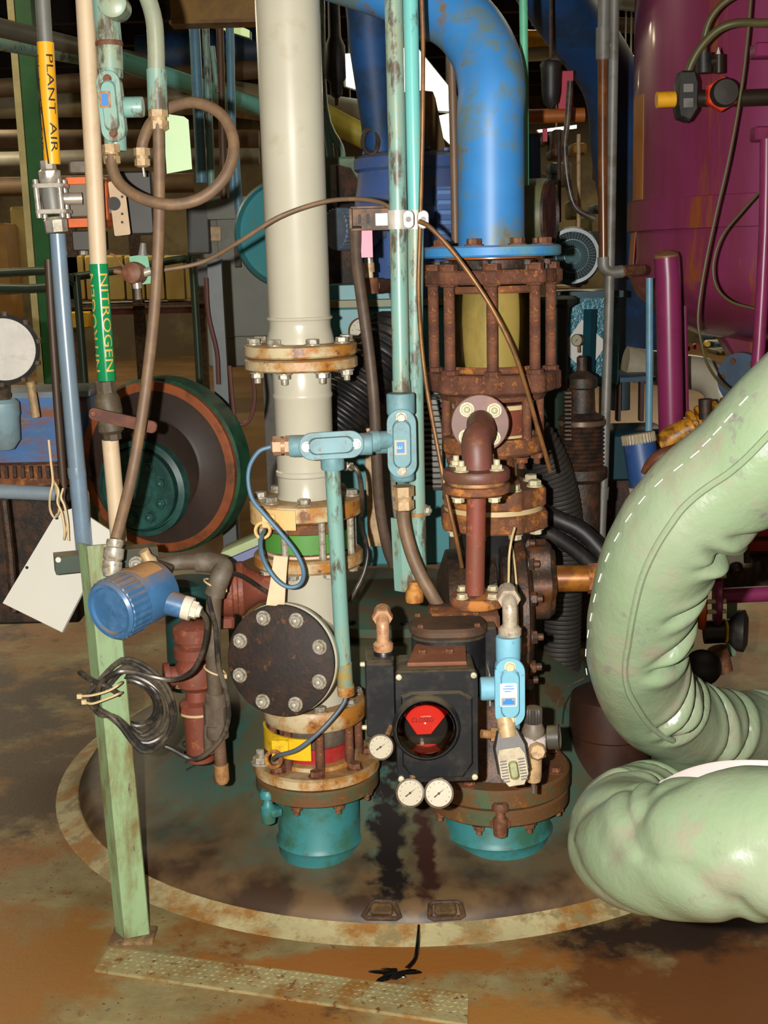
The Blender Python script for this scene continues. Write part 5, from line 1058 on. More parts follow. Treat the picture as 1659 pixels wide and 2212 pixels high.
# ================================================================== GREEN PADDED HOSE JACKETS (right foreground)
def sleeve_mat():
    m = bpy.data.materials.new('coated_green_fabric'); m.use_nodes = True; nt = m.node_tree; N = nt.nodes; L = nt.links; b = N['Principled BSDF']
    b.inputs['Roughness'].default_value = .30; b.inputs['Specular IOR Level'].default_value = .6
    tc = N.new('ShaderNodeTexCoord')
    def noi(sc, det=5, rg=.6):
        n = N.new('ShaderNodeTexNoise'); n.inputs['Scale'].default_value = sc; n.inputs['Detail'].default_value = det; n.inputs['Roughness'].default_value = rg; L.new(tc.outputs['Object'], n.inputs['Vector']); return n.outputs['Fac']
    def rmp(f, lo, hi):
        r = N.new('ShaderNodeMapRange'); r.inputs['From Min'].default_value = lo; r.inputs['From Max'].default_value = hi; L.new(f, r.inputs['Value']); return r.outputs[0]
    def mix(f, a, c_):
        x = N.new('ShaderNodeMix'); x.data_type = 'RGBA'; L.new(f, x.inputs[0])
        for s, val in ((6, a), (7, c_)):
            if isinstance(val, tuple): x.inputs[s].default_value = val
            else: L.new(val, x.inputs[s])
        return x.outputs[2]
    cur = mix(rmp(noi(7), .38, .62), lin((108, 124, 96)), lin((116, 126, 102)))
    cur = mix(rmp(noi(11, 6, .7), .54, .70), cur, lin((122, 114, 98)))
    cur = mix(rmp(noi(16, 6, .7), .60, .72), cur, lin((98, 88, 92)))
    L.new(cur, b.inputs['Base Color'])
    wv = N.new('ShaderNodeTexWave'); wv.inputs['Scale'].default_value = 420; wv.bands_direction = 'DIAGONAL'; wv.inputs['Distortion'].default_value = 1.0; L.new(tc.outputs['Object'], wv.inputs['Vector'])
    bp = N.new('ShaderNodeBump'); bp.inputs['Strength'].default_value = .25; bp.inputs['Distance'].default_value = .0006; L.new(wv.outputs['Fac'], bp.inputs['Height'])
    b2 = N.new('ShaderNodeBump'); b2.inputs['Strength'].default_value = .35; b2.inputs['Distance'].default_value = .006; L.new(noi(26, 3), b2.inputs['Height']); L.new(bp.outputs[0], b2.inputs['Normal'])
    L.new(b2.outputs[0], b.inputs['Normal']); return m
m_sleeve = sleeve_mat()
def sleeve(T, name, ctrl, radii, seed, bc_, creases, wr=.011, n=72, k=26):
    C = smooth(pts(ctrl), k); m = len(C)
    R = [radii[min(i // k, len(radii) - 2)] + (radii[min(i // k + 1, len(radii) - 1)] - radii[min(i // k, len(radii) - 2)]) * (i / k - min(i // k, len(radii) - 2)) for i in range(m)]
    T_ = [(C[min(i + 1, m - 1)] - C[max(i - 1, 0)]).normalized() for i in range(m)]
    acc = [0.0]
    for i in range(m - 1): acc.append(acc[-1] + (C[i + 1] - C[i]).length)
    nrm = V((0, -1, 0)); nrm = (nrm - T_[0] * nrm.dot(T_[0])).normalized(); rings = []; frames = []; s = 0
    for i in range(m):
        nrm = (nrm - T_[i] * nrm.dot(T_[i])).normalized(); b = T_[i].cross(nrm)
        inn = bc_ - C[i]; inn = (inn - T_[i] * inn.dot(T_[i])).normalized(); iside = T_[i].cross(inn)      # inside of the bend
        if i: s += (C[i] - C[i - 1]).length
        ring = []
        for j in range(n):
            a = 2 * pi * j / n; d = nrm * cos(a) + b * sin(a); t_ = d.dot(inn); th = math.atan2(d.dot(iside), t_)
            w = 0
            for (u0, tilt, sg, amp, reach) in creases:                              # pinched folds running in from the inside of the bend
                wt = max(0.0, min(1.0, (t_ + reach) / .8)); wt = wt * wt * (3 - 2 * wt)
                x_ = (s - acc[min(int(u0 * k), m - 1)] - tilt * th) / sg
                if abs(x_) < 5: w += amp * wt * (-1.5 * math.exp(-x_ * x_ * 2.2) + .55 * math.exp(-(x_ - 1.7) ** 2) + .45 * math.exp(-(x_ + 1.9) ** 2))
            g = noise.noise(C[i] * 8 + d * .35 + V((seed, 0, 0))) * .32 + noise.noise(C[i] * 22 + d * .9 + V((0, seed, 0))) * .14
            ring.append(C[i] + d * (R[i] + wr * (w + g)))
        rings.append(ring); frames.append((C[i], nrm.copy(), b.copy(), R[i], T_[i]))
    return build(MB().rings(rings), name, m_sleeve, T, ang=80), frames
T = thing('jacketed_hose', 'pale green padded fabric jacket on a hose bending back at right, upper one', 'hose jacket', pt(1375, 1640, 1.45))
up = [(2500, 250, .80), (2150, 480, .85), (1850, 760, .92), (1700, 915, .96), (1610, 1005, .99), (1500, 1095, 1.03), (1425, 1200, 1.07), (1384, 1320, 1.12), (1372, 1430, 1.18), (1418, 1525, 1.28), (1520, 1572, 1.4), (1640, 1580, 1.52), (1780, 1576, 1.66), (2000, 1560, 1.85), (2300, 1530, 2.1)]
kU = mm(1, pt(1500, 1100, 1.03))
o1, fr = sleeve(T, 'upper_jacket', up, [.084, .084, .084, .084, .083, .083, .080, .077, .076, .076, .074, .072, .070, .070, .070], 2.3, pt(1640, 1300, 1.25), [(3.4, .02, .014, .6, .1), (4.2, .03, .014, .8, .3), (4.9, .035, .012, 1.1, .35), (5.5, -.02, .016, .9, .5), (6.1, .03, .012, 1.25, .45), (6.65, .045, .015, 1.0, .6), (7.2, .02, .011, 1.3, .5), (7.7, -.01, .013, 1.0, .55), (8.2, .035, .011, 1.3, .6), (8.7, .01, .012, 1.1, .5), (9.2, -.03, .011, 1.2, .6), (9.7, .02, .012, 1.0, .4), (10.3, -.02, .013, .9, .5), (11, .02, .012, .9, .4), (12, .02, .012, .9, .4)])
m_thr = mat('pale_thread', (232, 220, 208), .5, var=0)
for i in range(78, 78 + 130, 8):                 # seam stitches along the outer back of the jacket
    C0, nr, bb, R_, tt = fr[i]; d = (-nr * -.35 + bb * 0)
    out = V((-.75, -.55, .35)); out = (out - tt * out.dot(tt)).normalized()
    out2 = V((-.95, -.25, .1)); out2 = (out2 - tt * out2.dot(tt)).normalized()
    p = C0 + out2 * (R_ + .002)
    P_tube(o1, 'stitch', m_thr, [p - tt * .008, p + tt * .008], .0008, 5)
sp = []
for i in range(30, 26 * 9, 4):
    C0, nr, bb, R_, tt = fr[i]; o_ = V((-.28, -1, .3)); o_ = (o_ - tt * o_.dot(tt)).normalized(); sp.append(C0 + o_ * (R_ + .0035))
P_tube(o1, 'seam_welt', m_sleeve, sp, .005, 8, 2)
T = thing('jacketed_hose', 'pale green padded fabric jacket on a hose, lower fat one', 'hose jacket', pt(1450, 1985, .9))
lo = [(2300, 1660, 2.2), (1950, 1690, 1.85), (1660, 1715, 1.52), (1530, 1722, 1.42), (1415, 1738, 1.28), (1354, 1785, 1.12), (1385, 1832, .98), (1500, 1832, .88), (1620, 1822, .82), (1760, 1815, .78), (2000, 1800, .74), (2600, 1760, .66)]
o2, fr2 = sleeve(T, 'lower_jacket', lo, [.066, .066, .066, .070, .076, .083, .090, .094, .096, .097, .097, .097], 5.1, pt(1600, 1770, 1.25), [(3.0, .02, .012, .9, .4), (3.6, -.03, .012, 1.0, .6), (4.1, .03, .010, 1.0, .8), (4.5, .05, .012, .9, 1.0), (5.0, -.02, .014, .6, 1.3), (5.5, .06, .018, .55, 1.5), (6.1, .04, .022, .5, 1.5), (6.8, -.05, .026, .45, 1.5), (7.6, .07, .03, .45, 1.5), (8.5, -.06, .03, .4, 1.5), (9.3, .05, .03, .4, 1.5)], .010)
cf = []
for i, a in enumerate([rad(x) for x in range(-34, 60, 6)]):
    pass
fa = [pt(1425, 1694, 1.02), pt(1480, 1668, .99), pt(1540, 1652, .96), pt(1600, 1647, .93), pt(1680, 1648, .9)]
fb = [pt(1440, 1700, 1.0), pt(1500, 1690, .975), pt(1560, 1682, .945), pt(1620, 1680, .915), pt(1700, 1684, .88)]
A1, B1 = smooth(fa, 6), smooth(fb, 6)
build(MB().rings([[a, a + V((0, .004, .002)), b + V((0, .004, -.002)), b] for a, b in zip(A1, B1)]), 'white_lining', mat('white_lining_cloth', (168, 156, 152), .6, var=.08), T)

# ================================================================== MACHINES BEHIND
def cor_tube(L, r, pitch, amp, n=20, sm=10):
    C = smooth(L, sm); out = []; rr = []; d = 0; prev = C[0]
    tot = sum((b - a).length for a, b in zip(C, C[1:])); N = int(tot / pitch * 6); acc = [0]
    for a, b in zip(C, C[1:]): acc.append(acc[-1] + (b - a).length)
    j = 0
    for i in range(N + 1):
        s = tot * i / N
        while j < len(acc) - 2 and acc[j + 1] < s: j += 1
        out.append(C[j].lerp(C[j + 1], (s - acc[j]) / max(1e-9, acc[j + 1] - acc[j]))); rr.append(r + amp * sin(2 * pi * s / pitch))
    return MB().tube(out, rr, n)
# agitator gearbox on the dome top
A0 = Axis(835, 900, 3.0)
T = thing('agitator_gearbox', 'teal agitator gearbox housing standing on the dome behind the conduits', 'gearbox', A0.c(1200))
g0, g1 = pt(700, 660, 2.95), pt(965, 660, 2.95); gz0 = A0.z(1215); gz1 = pt(830, 660, 2.95).z
gx = (g0.x + g1.x) / 2; gw = g1.x - g0.x
P_box(T, 'housing', m_bgteal, (gx, 3.13, (gz0 + gz1) / 2), (gw, .36, gz1 - gz0), None, .01)
P_box(T, 'top_ledge', mat('dusty_teal_ledge', (90, 132, 112), .5, c2=(120, 110, 72), amt=.5, scale=8), (gx, 3.12, gz1 + .008), (gw * 1.04, .4, .02), None, .004)
P_box(T, 'upper_step', m_bgteal, (gx, 3.15, gz1 + .035), (gw * .96, .32, .05), None, .006)
P_box(T, 'inspection_cover', m_bgteal, (gx - .02, 2.945, gz1 - .22), (gw * .75, .012, .26), None, .004)
bolts(T, m_bgteal, (gx - .02, 2.938, gz1 - .22), FR, .13, 8, .008, .2)
build(MB().lathe([(.32, 0), (.33, .01), (.33, .035), (.30, .045), (.26, .07)], (gx, 3.0, dome_z(gx, 3.0) - .02), n=48), 'base_flange', mat('dirty_green_base', (64, 92, 74), .6, c2=(92, 74, 52), amt=.5, scale=10), T)
bolts(T, m_darkm, (gx, 3.0, dome_z(gx, 3.0) + .016), (0, 0, 1), .30, 12, .014, .1)
q = pt(783, 716, 2.90); gauge('pressure gauge with half yellowed dial on the teal gearbox', q, (-.1, -1, .02), mm(30, q), q + V((.03, .05, 0)), ang=160, mcase=mat('brown_gauge_case', (96, 76, 58), .4, .2))
tag(P_tube(None, 'gauge_branch_pipe', m_darkm, pts([(808, 716, 2.93), (836, 713, 2.93), (860, 712, 2.95)]), .011, 10), 'short dark branch pipe right of the half yellowed gauge', 'pipe')
# blue motor
T = thing('electric_motor', 'blue vertical motor with vents on top of the teal gearbox', 'motor', A0.c(655))
A1 = Axis(885, 480, 3.12)
P_ax(T, 'frame', m_motorb, A1, [(70, 655), (105, 640), (112, 560), (112, 490), (128, 476), (128, 452), (120, 446), (112, 400), (110, 372), (118, 366), (118, 344), (110, 338), (96, 332), (20, 330)], 48)
for i in range(16):
    a = 2 * pi * i / 16; d = V((cos(a), sin(a), 0)); P_box(T, 'cooling_fin', m_motorb, A1.c(535) + d * A1.r(112, 535), (.012, .03, A1.r(80, 535)), rotm('Z', math.degrees(a) + 90), .003)
bolts(T, m_motorb, A1.c(332), (0, 0, 1), A1.r(92, 332), 10, .010, .1)
vp = pt(965, 478, 2.96)
P_box(T, 'vent_panel', m_motorb, vp, (mm(48, vp), .02, mm(150, vp)), rotm('Z', 12), .004)
for i in range(7): P_box(T, 'louvre', mat('louvre_blue', (110, 150, 205), .35), vp + V((0, -.013, mm(62 - 21 * i, vp))), (mm(42, vp), .01, mm(8, vp)), rotm('Z', 12) @ rotm('X', 25), .001)
q = pt(801, 330, 3.02); build(MB().tube([q + V((.022 * cos(a), 0, .032 + .034 * sin(a))) for a in [2 * pi * i / 20 for i in range(20)]], .007, 8, close=True), 'lifting_eye', m_darkm, T)
T = thing('cone_guard', 'rust-brown tapered guard cone on top of the blue motor', 'guard', A1.c(335))
A2 = Axis(905, 270, 3.12)
build(MB().lathe(A2.prof([(66, 336), (62, 330), (40, 215), (34, 200), (20, 198)]), (A2.p.x, A2.p.y, 0), n=8, a0=.35), 'cone', mat('rusty_olive_cone', (150, 112, 60), .6, c2=(104, 86, 52), amt=.5, scale=10), T, ang=20)
T = thing('motor_junction_box', 'round ribbed grey-blue junction box left of the blue motor', 'junction box', pt(750, 540, 2.95))
q = pt(738, 495, 2.93); jd = V((-.75, -.6, 0)).normalized(); jr = mm(44, q)
ju = V((0, 0, 1)); jx = ju.cross(jd)
m_jb = mat('grey_blue_cast', (100, 112, 124), .5, c2=(80, 92, 108), amt=.5, scale=10)
build(MB().prism([(jr * (1 + .03 * (-1) ** i) * cos(2 * pi * i / 56), jr * (1 + .03 * (-1) ** i) * sin(2 * pi * i / 56)) for i in range(56)], q, jx, ju, .05, .003), 'ribbed_cap', m_jb, T)
build(MB().lathe([(jr * .95, -.1), (jr * .97, -.02)], q, jd, 32), 'case', m_jb, T)
P_cyl(T, 'neck', m_jb, q - jd * .06, q - jd * .06 + V((.12, .05, 0)), jr * .55, 20)
# black corrugated boot
tag(build(cor_tube(pts([(690, 960, 2.62), (735, 900, 2.63), (790, 820, 2.66), (830, 760, 2.7), (860, 715, 2.75)]), mm(62, pt(770, 850, 2.65)), .022, .006, 28), 'corrugated_boot', m_blackd), 'black corrugated rubber boot slanting behind the pale flange', 'boot')
# finned grey motor strip and angle irons
T = thing('finned_motor', 'grey finned motor seen between the aqua conduit and the rusty column', 'motor', pt(930, 1070, 2.72))
q = pt(925, 955, 2.74); P_box(T, 'frame', m_greymet, q, (mm(60, q), .1, mm(200, q)), None, .01)
for i in range(16): P_box(T, 'cooling_fin', m_greymet, pt(922, 865 + 12.2 * i, 2.68), (mm(64, q), .04, mm(5, q)), None, .0015)
for (x, y0, y1, lab, mt) in ((803, 905, 1180, 'pale grey flat bar standing left of the dark hose foot', m_gland), (834, 790, 1190, 'grey angle bar standing behind the dark brown hose', m_greymet)):
    a, b = pt(x, y0, 2.78), pt(x + 8, y1, 2.78); w_ = mm(16, a)
    mb = MB(); mb.rings([[o + V(p) for p in ((-w_, 0, 0), (w_, 0, 0), (w_, .03, 0), (w_ - .005, .03, 0), (w_ - .005, .005, 0), (-w_, .005, 0))] for o in (b, a)])
    tag(build(mb, 'angle_bar', mt, ang=20), lab, 'bar')
# belt housing behind the pale pipe
T = thing('belt_housing', 'round teal belt housing mostly hidden behind the pale pipe', 'housing', pt(650, 650, 3.7))
q = pt(655, 505, 3.65); R_ = mm(112, q)
build(MB().lathe([(R_ * .9, -.05), (R_, -.04), (R_, .18), (R_ * .92, .2), (R_ * .9, .17), (.01, .17)], q, (-.3, -1, 0), 56), 'drum', m_bgteal, T)
P_prism(T, 'side_guard', mat('grey_green_guard', (116, 142, 112), .5, c2=(92, 100, 80), amt=.45, scale=6), [(-.06, -.14), (.05, -.14), (.10, .06), (.06, .13), (-.06, .13)], pt(722, 430, 3.5), (1, .3, 0), (0, 0, 1), .1, .008)
P_prism(T, 'dark_side', m_darkm, [(-.05, -.14), (.04, -.13), (.05, .04), (.0, .11), (-.05, .12)], pt(752, 440, 3.4), (1, .5, 0), (0, 0, 1), .05, .004)
P_box(T, 'pedestal', m_darkm, V((pt(655, 700, 3.7).x, 4.05, .55)), (.2, .2, 1.1))
P_prism(T, 'lower_guard', m_darkm, [(-.035, -.1), (.06, -.12), (.06, .1), (-.05, .1)], pt(735, 590, 3.4), (1, .3, 0), (0, 0, 1), .08, .006)
# right drum behind the blue pipe
T = thing('pulley_drum', 'grey-green pulley drum with dark ribbed end right of the blue pipe', 'drum', pt(1165, 540, 3.1))
q = pt(1176, 465, 3.12); R_ = mm(78, q); ad = V((.93, -.37, 0)).normalized()
build(MB().lathe([(R_, -.13), (R_, .0), (R_ * .97, .012)], q, ad, 48), 'drum_skin', mat('khaki_green_paint', (112, 112, 78), .5, c2=(92, 100, 74), amt=.5, scale=8), T)
build(MB().lathe([(R_ * .97, .008), (R_ * .95, .02), (R_ * .8, .025), (R_ * .78, .015), (R_ * .55, .02), (R_ * .3, .015), (.01, .02)], q, ad, 48), 'ribbed_end', m_darkm, T)
# fan cover
T = thing('fan_cowl', 'round dark teal motor fan cowl with radial wire grille', 'motor', pt(1240, 615, 3.4))
q = pt(1236, 553, 3.4); R_ = mm(56, q); fd_ = V((-.12, -1, .02)).normalized(); fu = V((0, 0, 1)); fx_ = fu.cross(fd_)
m_dkt = mat('dark_teal_enamel', (18, 62, 74), .35)
build(MB().lathe([(R_ * 1.1, -.25), (R_ * 1.12, -.02), (R_ * 1.05, .012), (R_ * .92, .012), (R_ * .92, -.02)], q, fd_, 48, True, False), 'cowl', m_dkt, T)
m_wire = mat('bright_wire', (104, 136, 142), .3, .4)
wm = mesh_of(MB().tube([(0, 0, 0), (R_ * .95, 0, 0)], .0016, 5), m_wire, 'grille_wire')
for i in range(44):
    a = 2 * pi * i / 44; o = bpy.data.objects.new('grille_wire', wm); COL.objects.link(o); o.parent = T
    xa = fx_ * cos(a) + fu * sin(a); ya = fd_.cross(xa); o.matrix_local = Matrix.Translation(q + fd_ * .004 - OFF[T.name]) @ Matrix((xa, ya, fd_)).transposed().to_4x4()
for k in (.3, .62, .93): build(MB().tube([q + fd_ * .006 + (fx_ * cos(a) + fu * sin(a)) * R_ * k for a in [2 * pi * i / 40 for i in range(40)]], .0022, 6, close=True), 'grille_ring', m_wire, T)
build(MB().lathe([(R_ * .9, -.03), (R_ * .9, -.02)], q, fd_, 32), 'cowl_inside', mat('near_black', (14, 16, 18), .7, var=0), T)
# hammered teal tank with white diamond sign
T = thing('hammered_tank', 'hammered teal tank panel with rolled top rim behind the sight glass', 'tank', pt(1265, 820, 3.55))
q = pt(1262, 730, 3.65); P_box(T, 'panel', m_hamm, q, (mm(130, q), .2, mm(200, q)), None, .012)
P_box(T, 'top_rim', m_dkt, pt(1262, 634, 3.6), (mm(140, q), .26, mm(14, q)), None, .004)
T = thing('nozzle_cap', 'dark green lipped nozzle behind the sight glass rods', 'nozzle', pt(1190, 800, 3.2))
A3 = Axis(1190, 650, 3.2); P_ax(T, 'neck', mat('blackish_green', (28, 48, 38), .5), A3, [(40, 1420), (36, 700), (40, 664), (56, 656), (57, 646), (48, 640), (20, 638)], 36)
T = thing('diamond_sign', 'white diamond sign plate on the hammered teal tank', 'sign', pt(1262, 795, 3.5))
q = pt(1262, 748, 3.5); P_prism(T, 'plate', mat('grey_white_sign', (196, 196, 190), .5, var=.06), [(0, -mm(58, q)), (mm(50, q), 0), (0, mm(58, q)), (-mm(50, q), 0)], q, (1, 0, .1), (-.1, 0, 1), .004)
T = thing('perforated_strut', 'dark teal perforated strut in front of the white diamond sign', 'strut', pt(1272, 830, 3.4))
a = pt(1275, 668, 3.42); b = pt(1270, 830, 3.42); w_ = mm(14, a)
P_tube(T, 'strut', m_dkt, [b, a], w_, 4)
for i in range(5): P_box(T, 'hole', m_tagw, a.lerp(b, .15 + .17 * i) + V((0, -w_ * .75, 0)), (.006, .002, .014))
q = pt(1246, 735, 3.36); gauge('tiny brass-rimmed gauge before the diamond sign', q, (-.8, -1, 0), mm(13, q), q + V((.01, .02, -.04)))
# dark stacked valve
T = thing('dark_spring_valve', 'dark oily relief valve stack with ribs right of the sight glass', 'valve', pt(1262, 1200, 2.85))
A4 = Axis(1256, 900, 2.85); prof = [(40, 1200), (42, 1040), (56, 1030), (56, 1010)]
for i in range(12): prof += [(44, 1004 - 9 * i), (50, 1000 - 9 * i)]
prof += [(30, 890), (28, 840), (34, 836), (34, 816), (20, 806), (11, 800), (11, 772), (6, 768)]
P_ax(T, 'stack', m_darkm, A4, prof, 28)
P_ax(T, 'bright_band', mat('dull_steel_band', (120, 100, 84), .35, .4), A4, [(52, 916), (52, 906)], 28)
for i in range(12): P_box(T, 'rib', m_darkm, pt(1226, 848 + 9 * i, 2.78), (.022, .03, .007))
# tall brown and grey pipes at right
T = thing('brown_steam_pipe', 'tall brown pipe with elbow into the magenta vessel', 'pipe', pt(1310, 585, 2.9))
yb_ = 2.9; q = pt(1305, 300, yb_)
P_tube(T, 'upper_pipe', m_greymet, pts([(1305, -160, yb_), (1305, 0, yb_), (1302, 130, yb_)]), mm(13, q), 16)
P_cyl(T, 'tee', m_greymet, pt(1303, 60, yb_), pt(1303, 128, yb_), mm(16, q), 16)
P_cyl(T, 'cross_nipple', m_greymet, pt(1303, 100, yb_), pt(1328, 98, yb_), mm(9, q), 12)
P_tube(T, 'lower_pipe', mat('brown_varnish_pipe', (92, 52, 26), .3, c2=(116, 70, 34), amt=.4, scale=8), pts([(1302, 125, yb_), (1302, 350, yb_), (1304, 565, yb_)]), mm(11, q), 16)
P_tube(T, 'elbow', m_greymet, pts([(1304, 555, yb_), (1306, 578, yb_), (1322, 588, yb_), (1345, 586, yb_)]), mm(14, q), 16, 4)
P_cyl(T, 'union', m_boltr, pt(1342, 586, yb_), pt(1385, 583, 3.0), mm(13, q), 8)
T = thing('grey_riser_pipe', 'tall grey pipe right beside the brown one reaching down to the hose jacket', 'pipe', pt(1297, 1170, 2.85))
P_tube(T, 'pipe', m_greymet, pts([(1328, -160, yb_), (1327, 0, yb_), (1322, 300, yb_), (1316, 640, yb_), (1308, 900, 2.88), (1303, 1050, 2.87), (1297, 1180, 2.86)]), mm(11, q), 16, 3)
P_cyl(T, 'joint', m_greymet, pt(1303, 1052, 2.87), pt(1301, 1078, 2.87), mm(14, q), 16)
# blue ducts
T = thing('blue_duct', 'big dark blue duct sloping down behind the brown pipe', 'duct', pt(1370, 720, 3.6))
P_tube(T, 'duct_wall', m_ductb, pts([(1120, -130, 3.9), (1215, 20, 4.1), (1295, 130, 4.3), (1330, 210, 4.4), (1340, 330, 4.5), (1362, 470, 4.6), (1382, 600, 4.7), (1376, 720, 4.8), (1340, 800, 4.85)]), mm(64, pt(1310, 200, 4.4)), 32, 5)
S_tube('blue_drop_pipe', m_ductb, pts([(745, -150, 2.9), (790, -20, 2.95), (800, 100, 3.0), (815, 250, 3.05), (822, 345, 3.08)]), [mm(58, pt(790, 0, 2.95)), mm(50, pt(790, 0, 2.95)), mm(46, pt(800, 100, 3)), mm(38, pt(815, 250, 3)), mm(34, pt(820, 340, 3))], 'dark blue tapering pipe between the pale pipe and the teal conduit', 'pipe', 32, 4)
S_tube('blue_standpipe', m_ductb, pts([(1150, 290, 3.9), (1152, 400, 3.9)]), mm(17, pt(1150, 350, 3.9)), 'short blue standpipe right of the mint conduit', 'pipe', 18)
S_tube('slim_blue_pipe', m_ltpipe, pts([(1403, 600, 3.0), (1403, 800, 3.0), (1401, 960, 3.0)]), mm(8, pt(1403, 800, 3)), 'slim light blue pipe left of the magenta leg', 'pipe', 12)
S_tube('orange_pipe', mat('ochre_orange_paint', (176, 96, 30), .5), pts([(1130, 252, 4.2), (1200, 250, 4.2), (1262, 248, 4.2)]), mm(15, pt(1200, 250, 4.2)), 'short orange horizontal pipe below the black bottle', 'pipe', 16)
T = thing('black_filter_bowl', 'black hanging filter bowl between the blue pipe and blue duct', 'filter', pt(1190, 235, 3.6))
A5 = Axis(1190, 180, 3.6); P_ax(T, 'bowl', m_blackd, A5, [(4, 236), (16, 222), (20, 200), (22, 150), (24, 140), (20, 132), (8, 128)], 24)
P_cyl(T, 'hanger', m_darkm, A5.c(130), V((A5.p.x, A5.p.y, 4.05)), .006, 8)
tag(P_box(None, 'red_cylinder_tag', m_redtag, pt(1222, 195, 3.8), (mm(32, pt(1222, 195, 3.8)), .01, mm(80, pt(1222, 195, 3.8)))), 'crimson panel behind the black filter bowl', 'panel')
tag(P_box(None, 'red_tag', m_redtag, pt(1177, 292, 3.9), (mm(11, pt(1177, 292, 3.9)), .004, mm(28, pt(1177, 292, 3.9)))), 'little red tag under the bright strip light', 'tag')
S_tube('black_hose', m_cable, pts([(1232, 175, 3.5), (1226, 260, 3.5), (1220, 320, 3.5), (1228, 400, 3.5), (1245, 450, 3.5), (1285, 472, 3.5)]), .010, 'black hose hanging down beside the crimson panel', 'hose', 10, 4)
for (x, y0, y1, lab) in ((1208, 285, 480, 'thin dark rod left of the hanging black hose'), (1250, 290, 500, 'thin cream rod right of the hanging black hose')):
    S_tube('thin_rod', m_darkm if 'dark' in lab else m_gland, pts([(x, y0, 4.4), (x, y1, 4.4)]), .008, lab, 'rod', 8)

# ================================================================== MAGENTA VESSEL
T = thing('magenta_vessel', 'large magenta tank with rust runs and dished bottom at right', 'tank', pt(1640, 740, 3.7))
AV = Axis(1735, 450, 3.75); RV = AV.r(369, 450)
z_ = lambda y: AV.z(y)
build(MB().lathe([(RV * .985, z_(450)), (RV * .985, z_(-200))], (AV.p.x, AV.p.y, 0), n=96), 'shell', m_purple, T)
build(MB().lathe([(RV * .98, z_(492)), (RV * 1.012, z_(490)), (RV * 1.012, z_(428)), (RV * .98, z_(426))], (AV.p.x, AV.p.y, 0), n=96), 'girth_band', m_purple, T)
build(MB().lathe([(0, z_(742)), (RV * .35, z_(734)), (RV * .62, z_(712)), (RV * .83, z_(672)), (RV * .95, z_(630)), (RV * 1.0, z_(590)), (RV * .985, z_(545)), (RV * .985, z_(485))], (AV.p.x, AV.p.y, 0), n=96), 'dished_bottom', m_purple, T)
m_cream2 = mat('rust_run_label', (186, 150, 66), .5, c2=(170, 96, 28), amt=.5, scale=5, stretch=(1, 1, .06), c3=(72, 52, 36), amt3=.27, scale3=22)
st_ = []
for (a0, a1, y0, y1, mt, nm) in ((176, 189, 200, 424, m_cream2, 'stained_label'), (172, 182, 480, 640, mat('ochre_rust_run', (188, 112, 24), .45, c2=(150, 70, 40), amt=.45, scale=5, stretch=(1, 1, .06)), 'rust_run')):
    rr = []
    for i in range(9):
        a = rad(a0 + (a1 - a0) * i / 8); d = V((cos(a), sin(a), 0)); col = []
        for (ya_, k0, k1) in ((y0, .99, .994), (y1, .99, .994)) if nm == 'stained_label' else ((y0, .992, .994), (y1 - 50, 1.0, 1.004)):
            pass
        if nm == 'stained_label': quad = [(.985, y0), (.989, y0), (.989, y1), (.985, y1)]
        else: quad = [(.985, 492), (.99, 492), (1.006, 590), (1.0, 590)]
        rr.append([V((AV.p.x, AV.p.y, z_(y_))) + d * RV * k_2 for k_2, y_ in quad])
    build(MB().rings(rr), nm, mt, T)
T = thing('magenta_standpipe', 'thick magenta pipe leg under the magenta tank', 'pipe', pt(1448, 940, 3.2))
q = pt(1446, 750, 3.15); P_tube(T, 'leg', m_purp2, pts([(1440, 556, 3.15), (1443, 600, 3.15), (1446, 750, 3.15), (1450, 945, 3.15)]) + [V((pt(1450, 945, 3.15).x, 3.15, 0))], mm(27, q), 28)
build(MB().lathe([(mm(27, q), 0), (mm(24, q), .012), (mm(10, q), .02)], pt(1440, 556, 3.15), (-.1, -.2, 1), 28), 'leg_cap', mat('tan_cap', (150, 104, 70), .5), T)
S_tube('rear_magenta_pipe', m_purp2, pts([(1478, 640, 3.5), (1482, 900, 3.5)]), mm(7, q), 'narrow magenta pipe just behind the thick magenta leg', 'pipe', 12)
S_tube('slim_magenta_pipe', m_purp2, pts([(1656, 300, 2.9), (1653, 500, 2.9), (1640, 740, 2.9), (1628, 900, 2.9), (1624, 980, 2.9)]), mm(13, q), 'slim magenta pipe at the far right edge', 'pipe', 16, 2)
T = thing('support_gusset', 'magenta triangular skirt support under the tank', 'support', pt(1610, 800, 3.7))
q = pt(1600, 740, 3.7); P_prism(T, 'gusset', m_purple, [(-mm(62, q), mm(40, q)), (mm(60, q), mm(40, q)), (mm(60, q), -mm(40, q)), (-mm(10, q), -mm(50, q))], q, (1, 0, 0), (0, 0, 1), .12, .01)
# regulator group on the tank
m_dk = mat('brown_black_fitting', (50, 40, 30), .4, .2)
T = thing('black_regulator', 'black angular regulator with yellow end cap on the magenta tank', 'regulator', pt(1478, 260, 3.0))
q = pt(1480, 210, 3.0); k_ = mm(1, q)
P_prism(T, 'body', m_blackd, [(x * k_, y * k_) for x, y in ((-20, 30), (-14, 52), (14, 52), (22, 30), (22, -30), (6, -52), (-16, -44), (-22, -20))], q, (1, 0, 0), (0, 0, 1), .07, .006)
P_box(T, 'grey_window', m_greymet, pt(1487, 190, 2.955), (22 * k_, .004, 18 * k_))
P_box(T, 'grey_window', m_greymet, pt(1487, 222, 2.955), (22 * k_, .004, 20 * k_))
P_cyl(T, 'yellow_end', m_yellow, pt(1418, 216, 3.0), pt(1458, 214, 3.0), 17 * k_, 20)
T = thing('red_knob_valve', 'orange-red cornered valve with round dark knob on the magenta tank', 'valve', pt(1562, 235, 2.97))
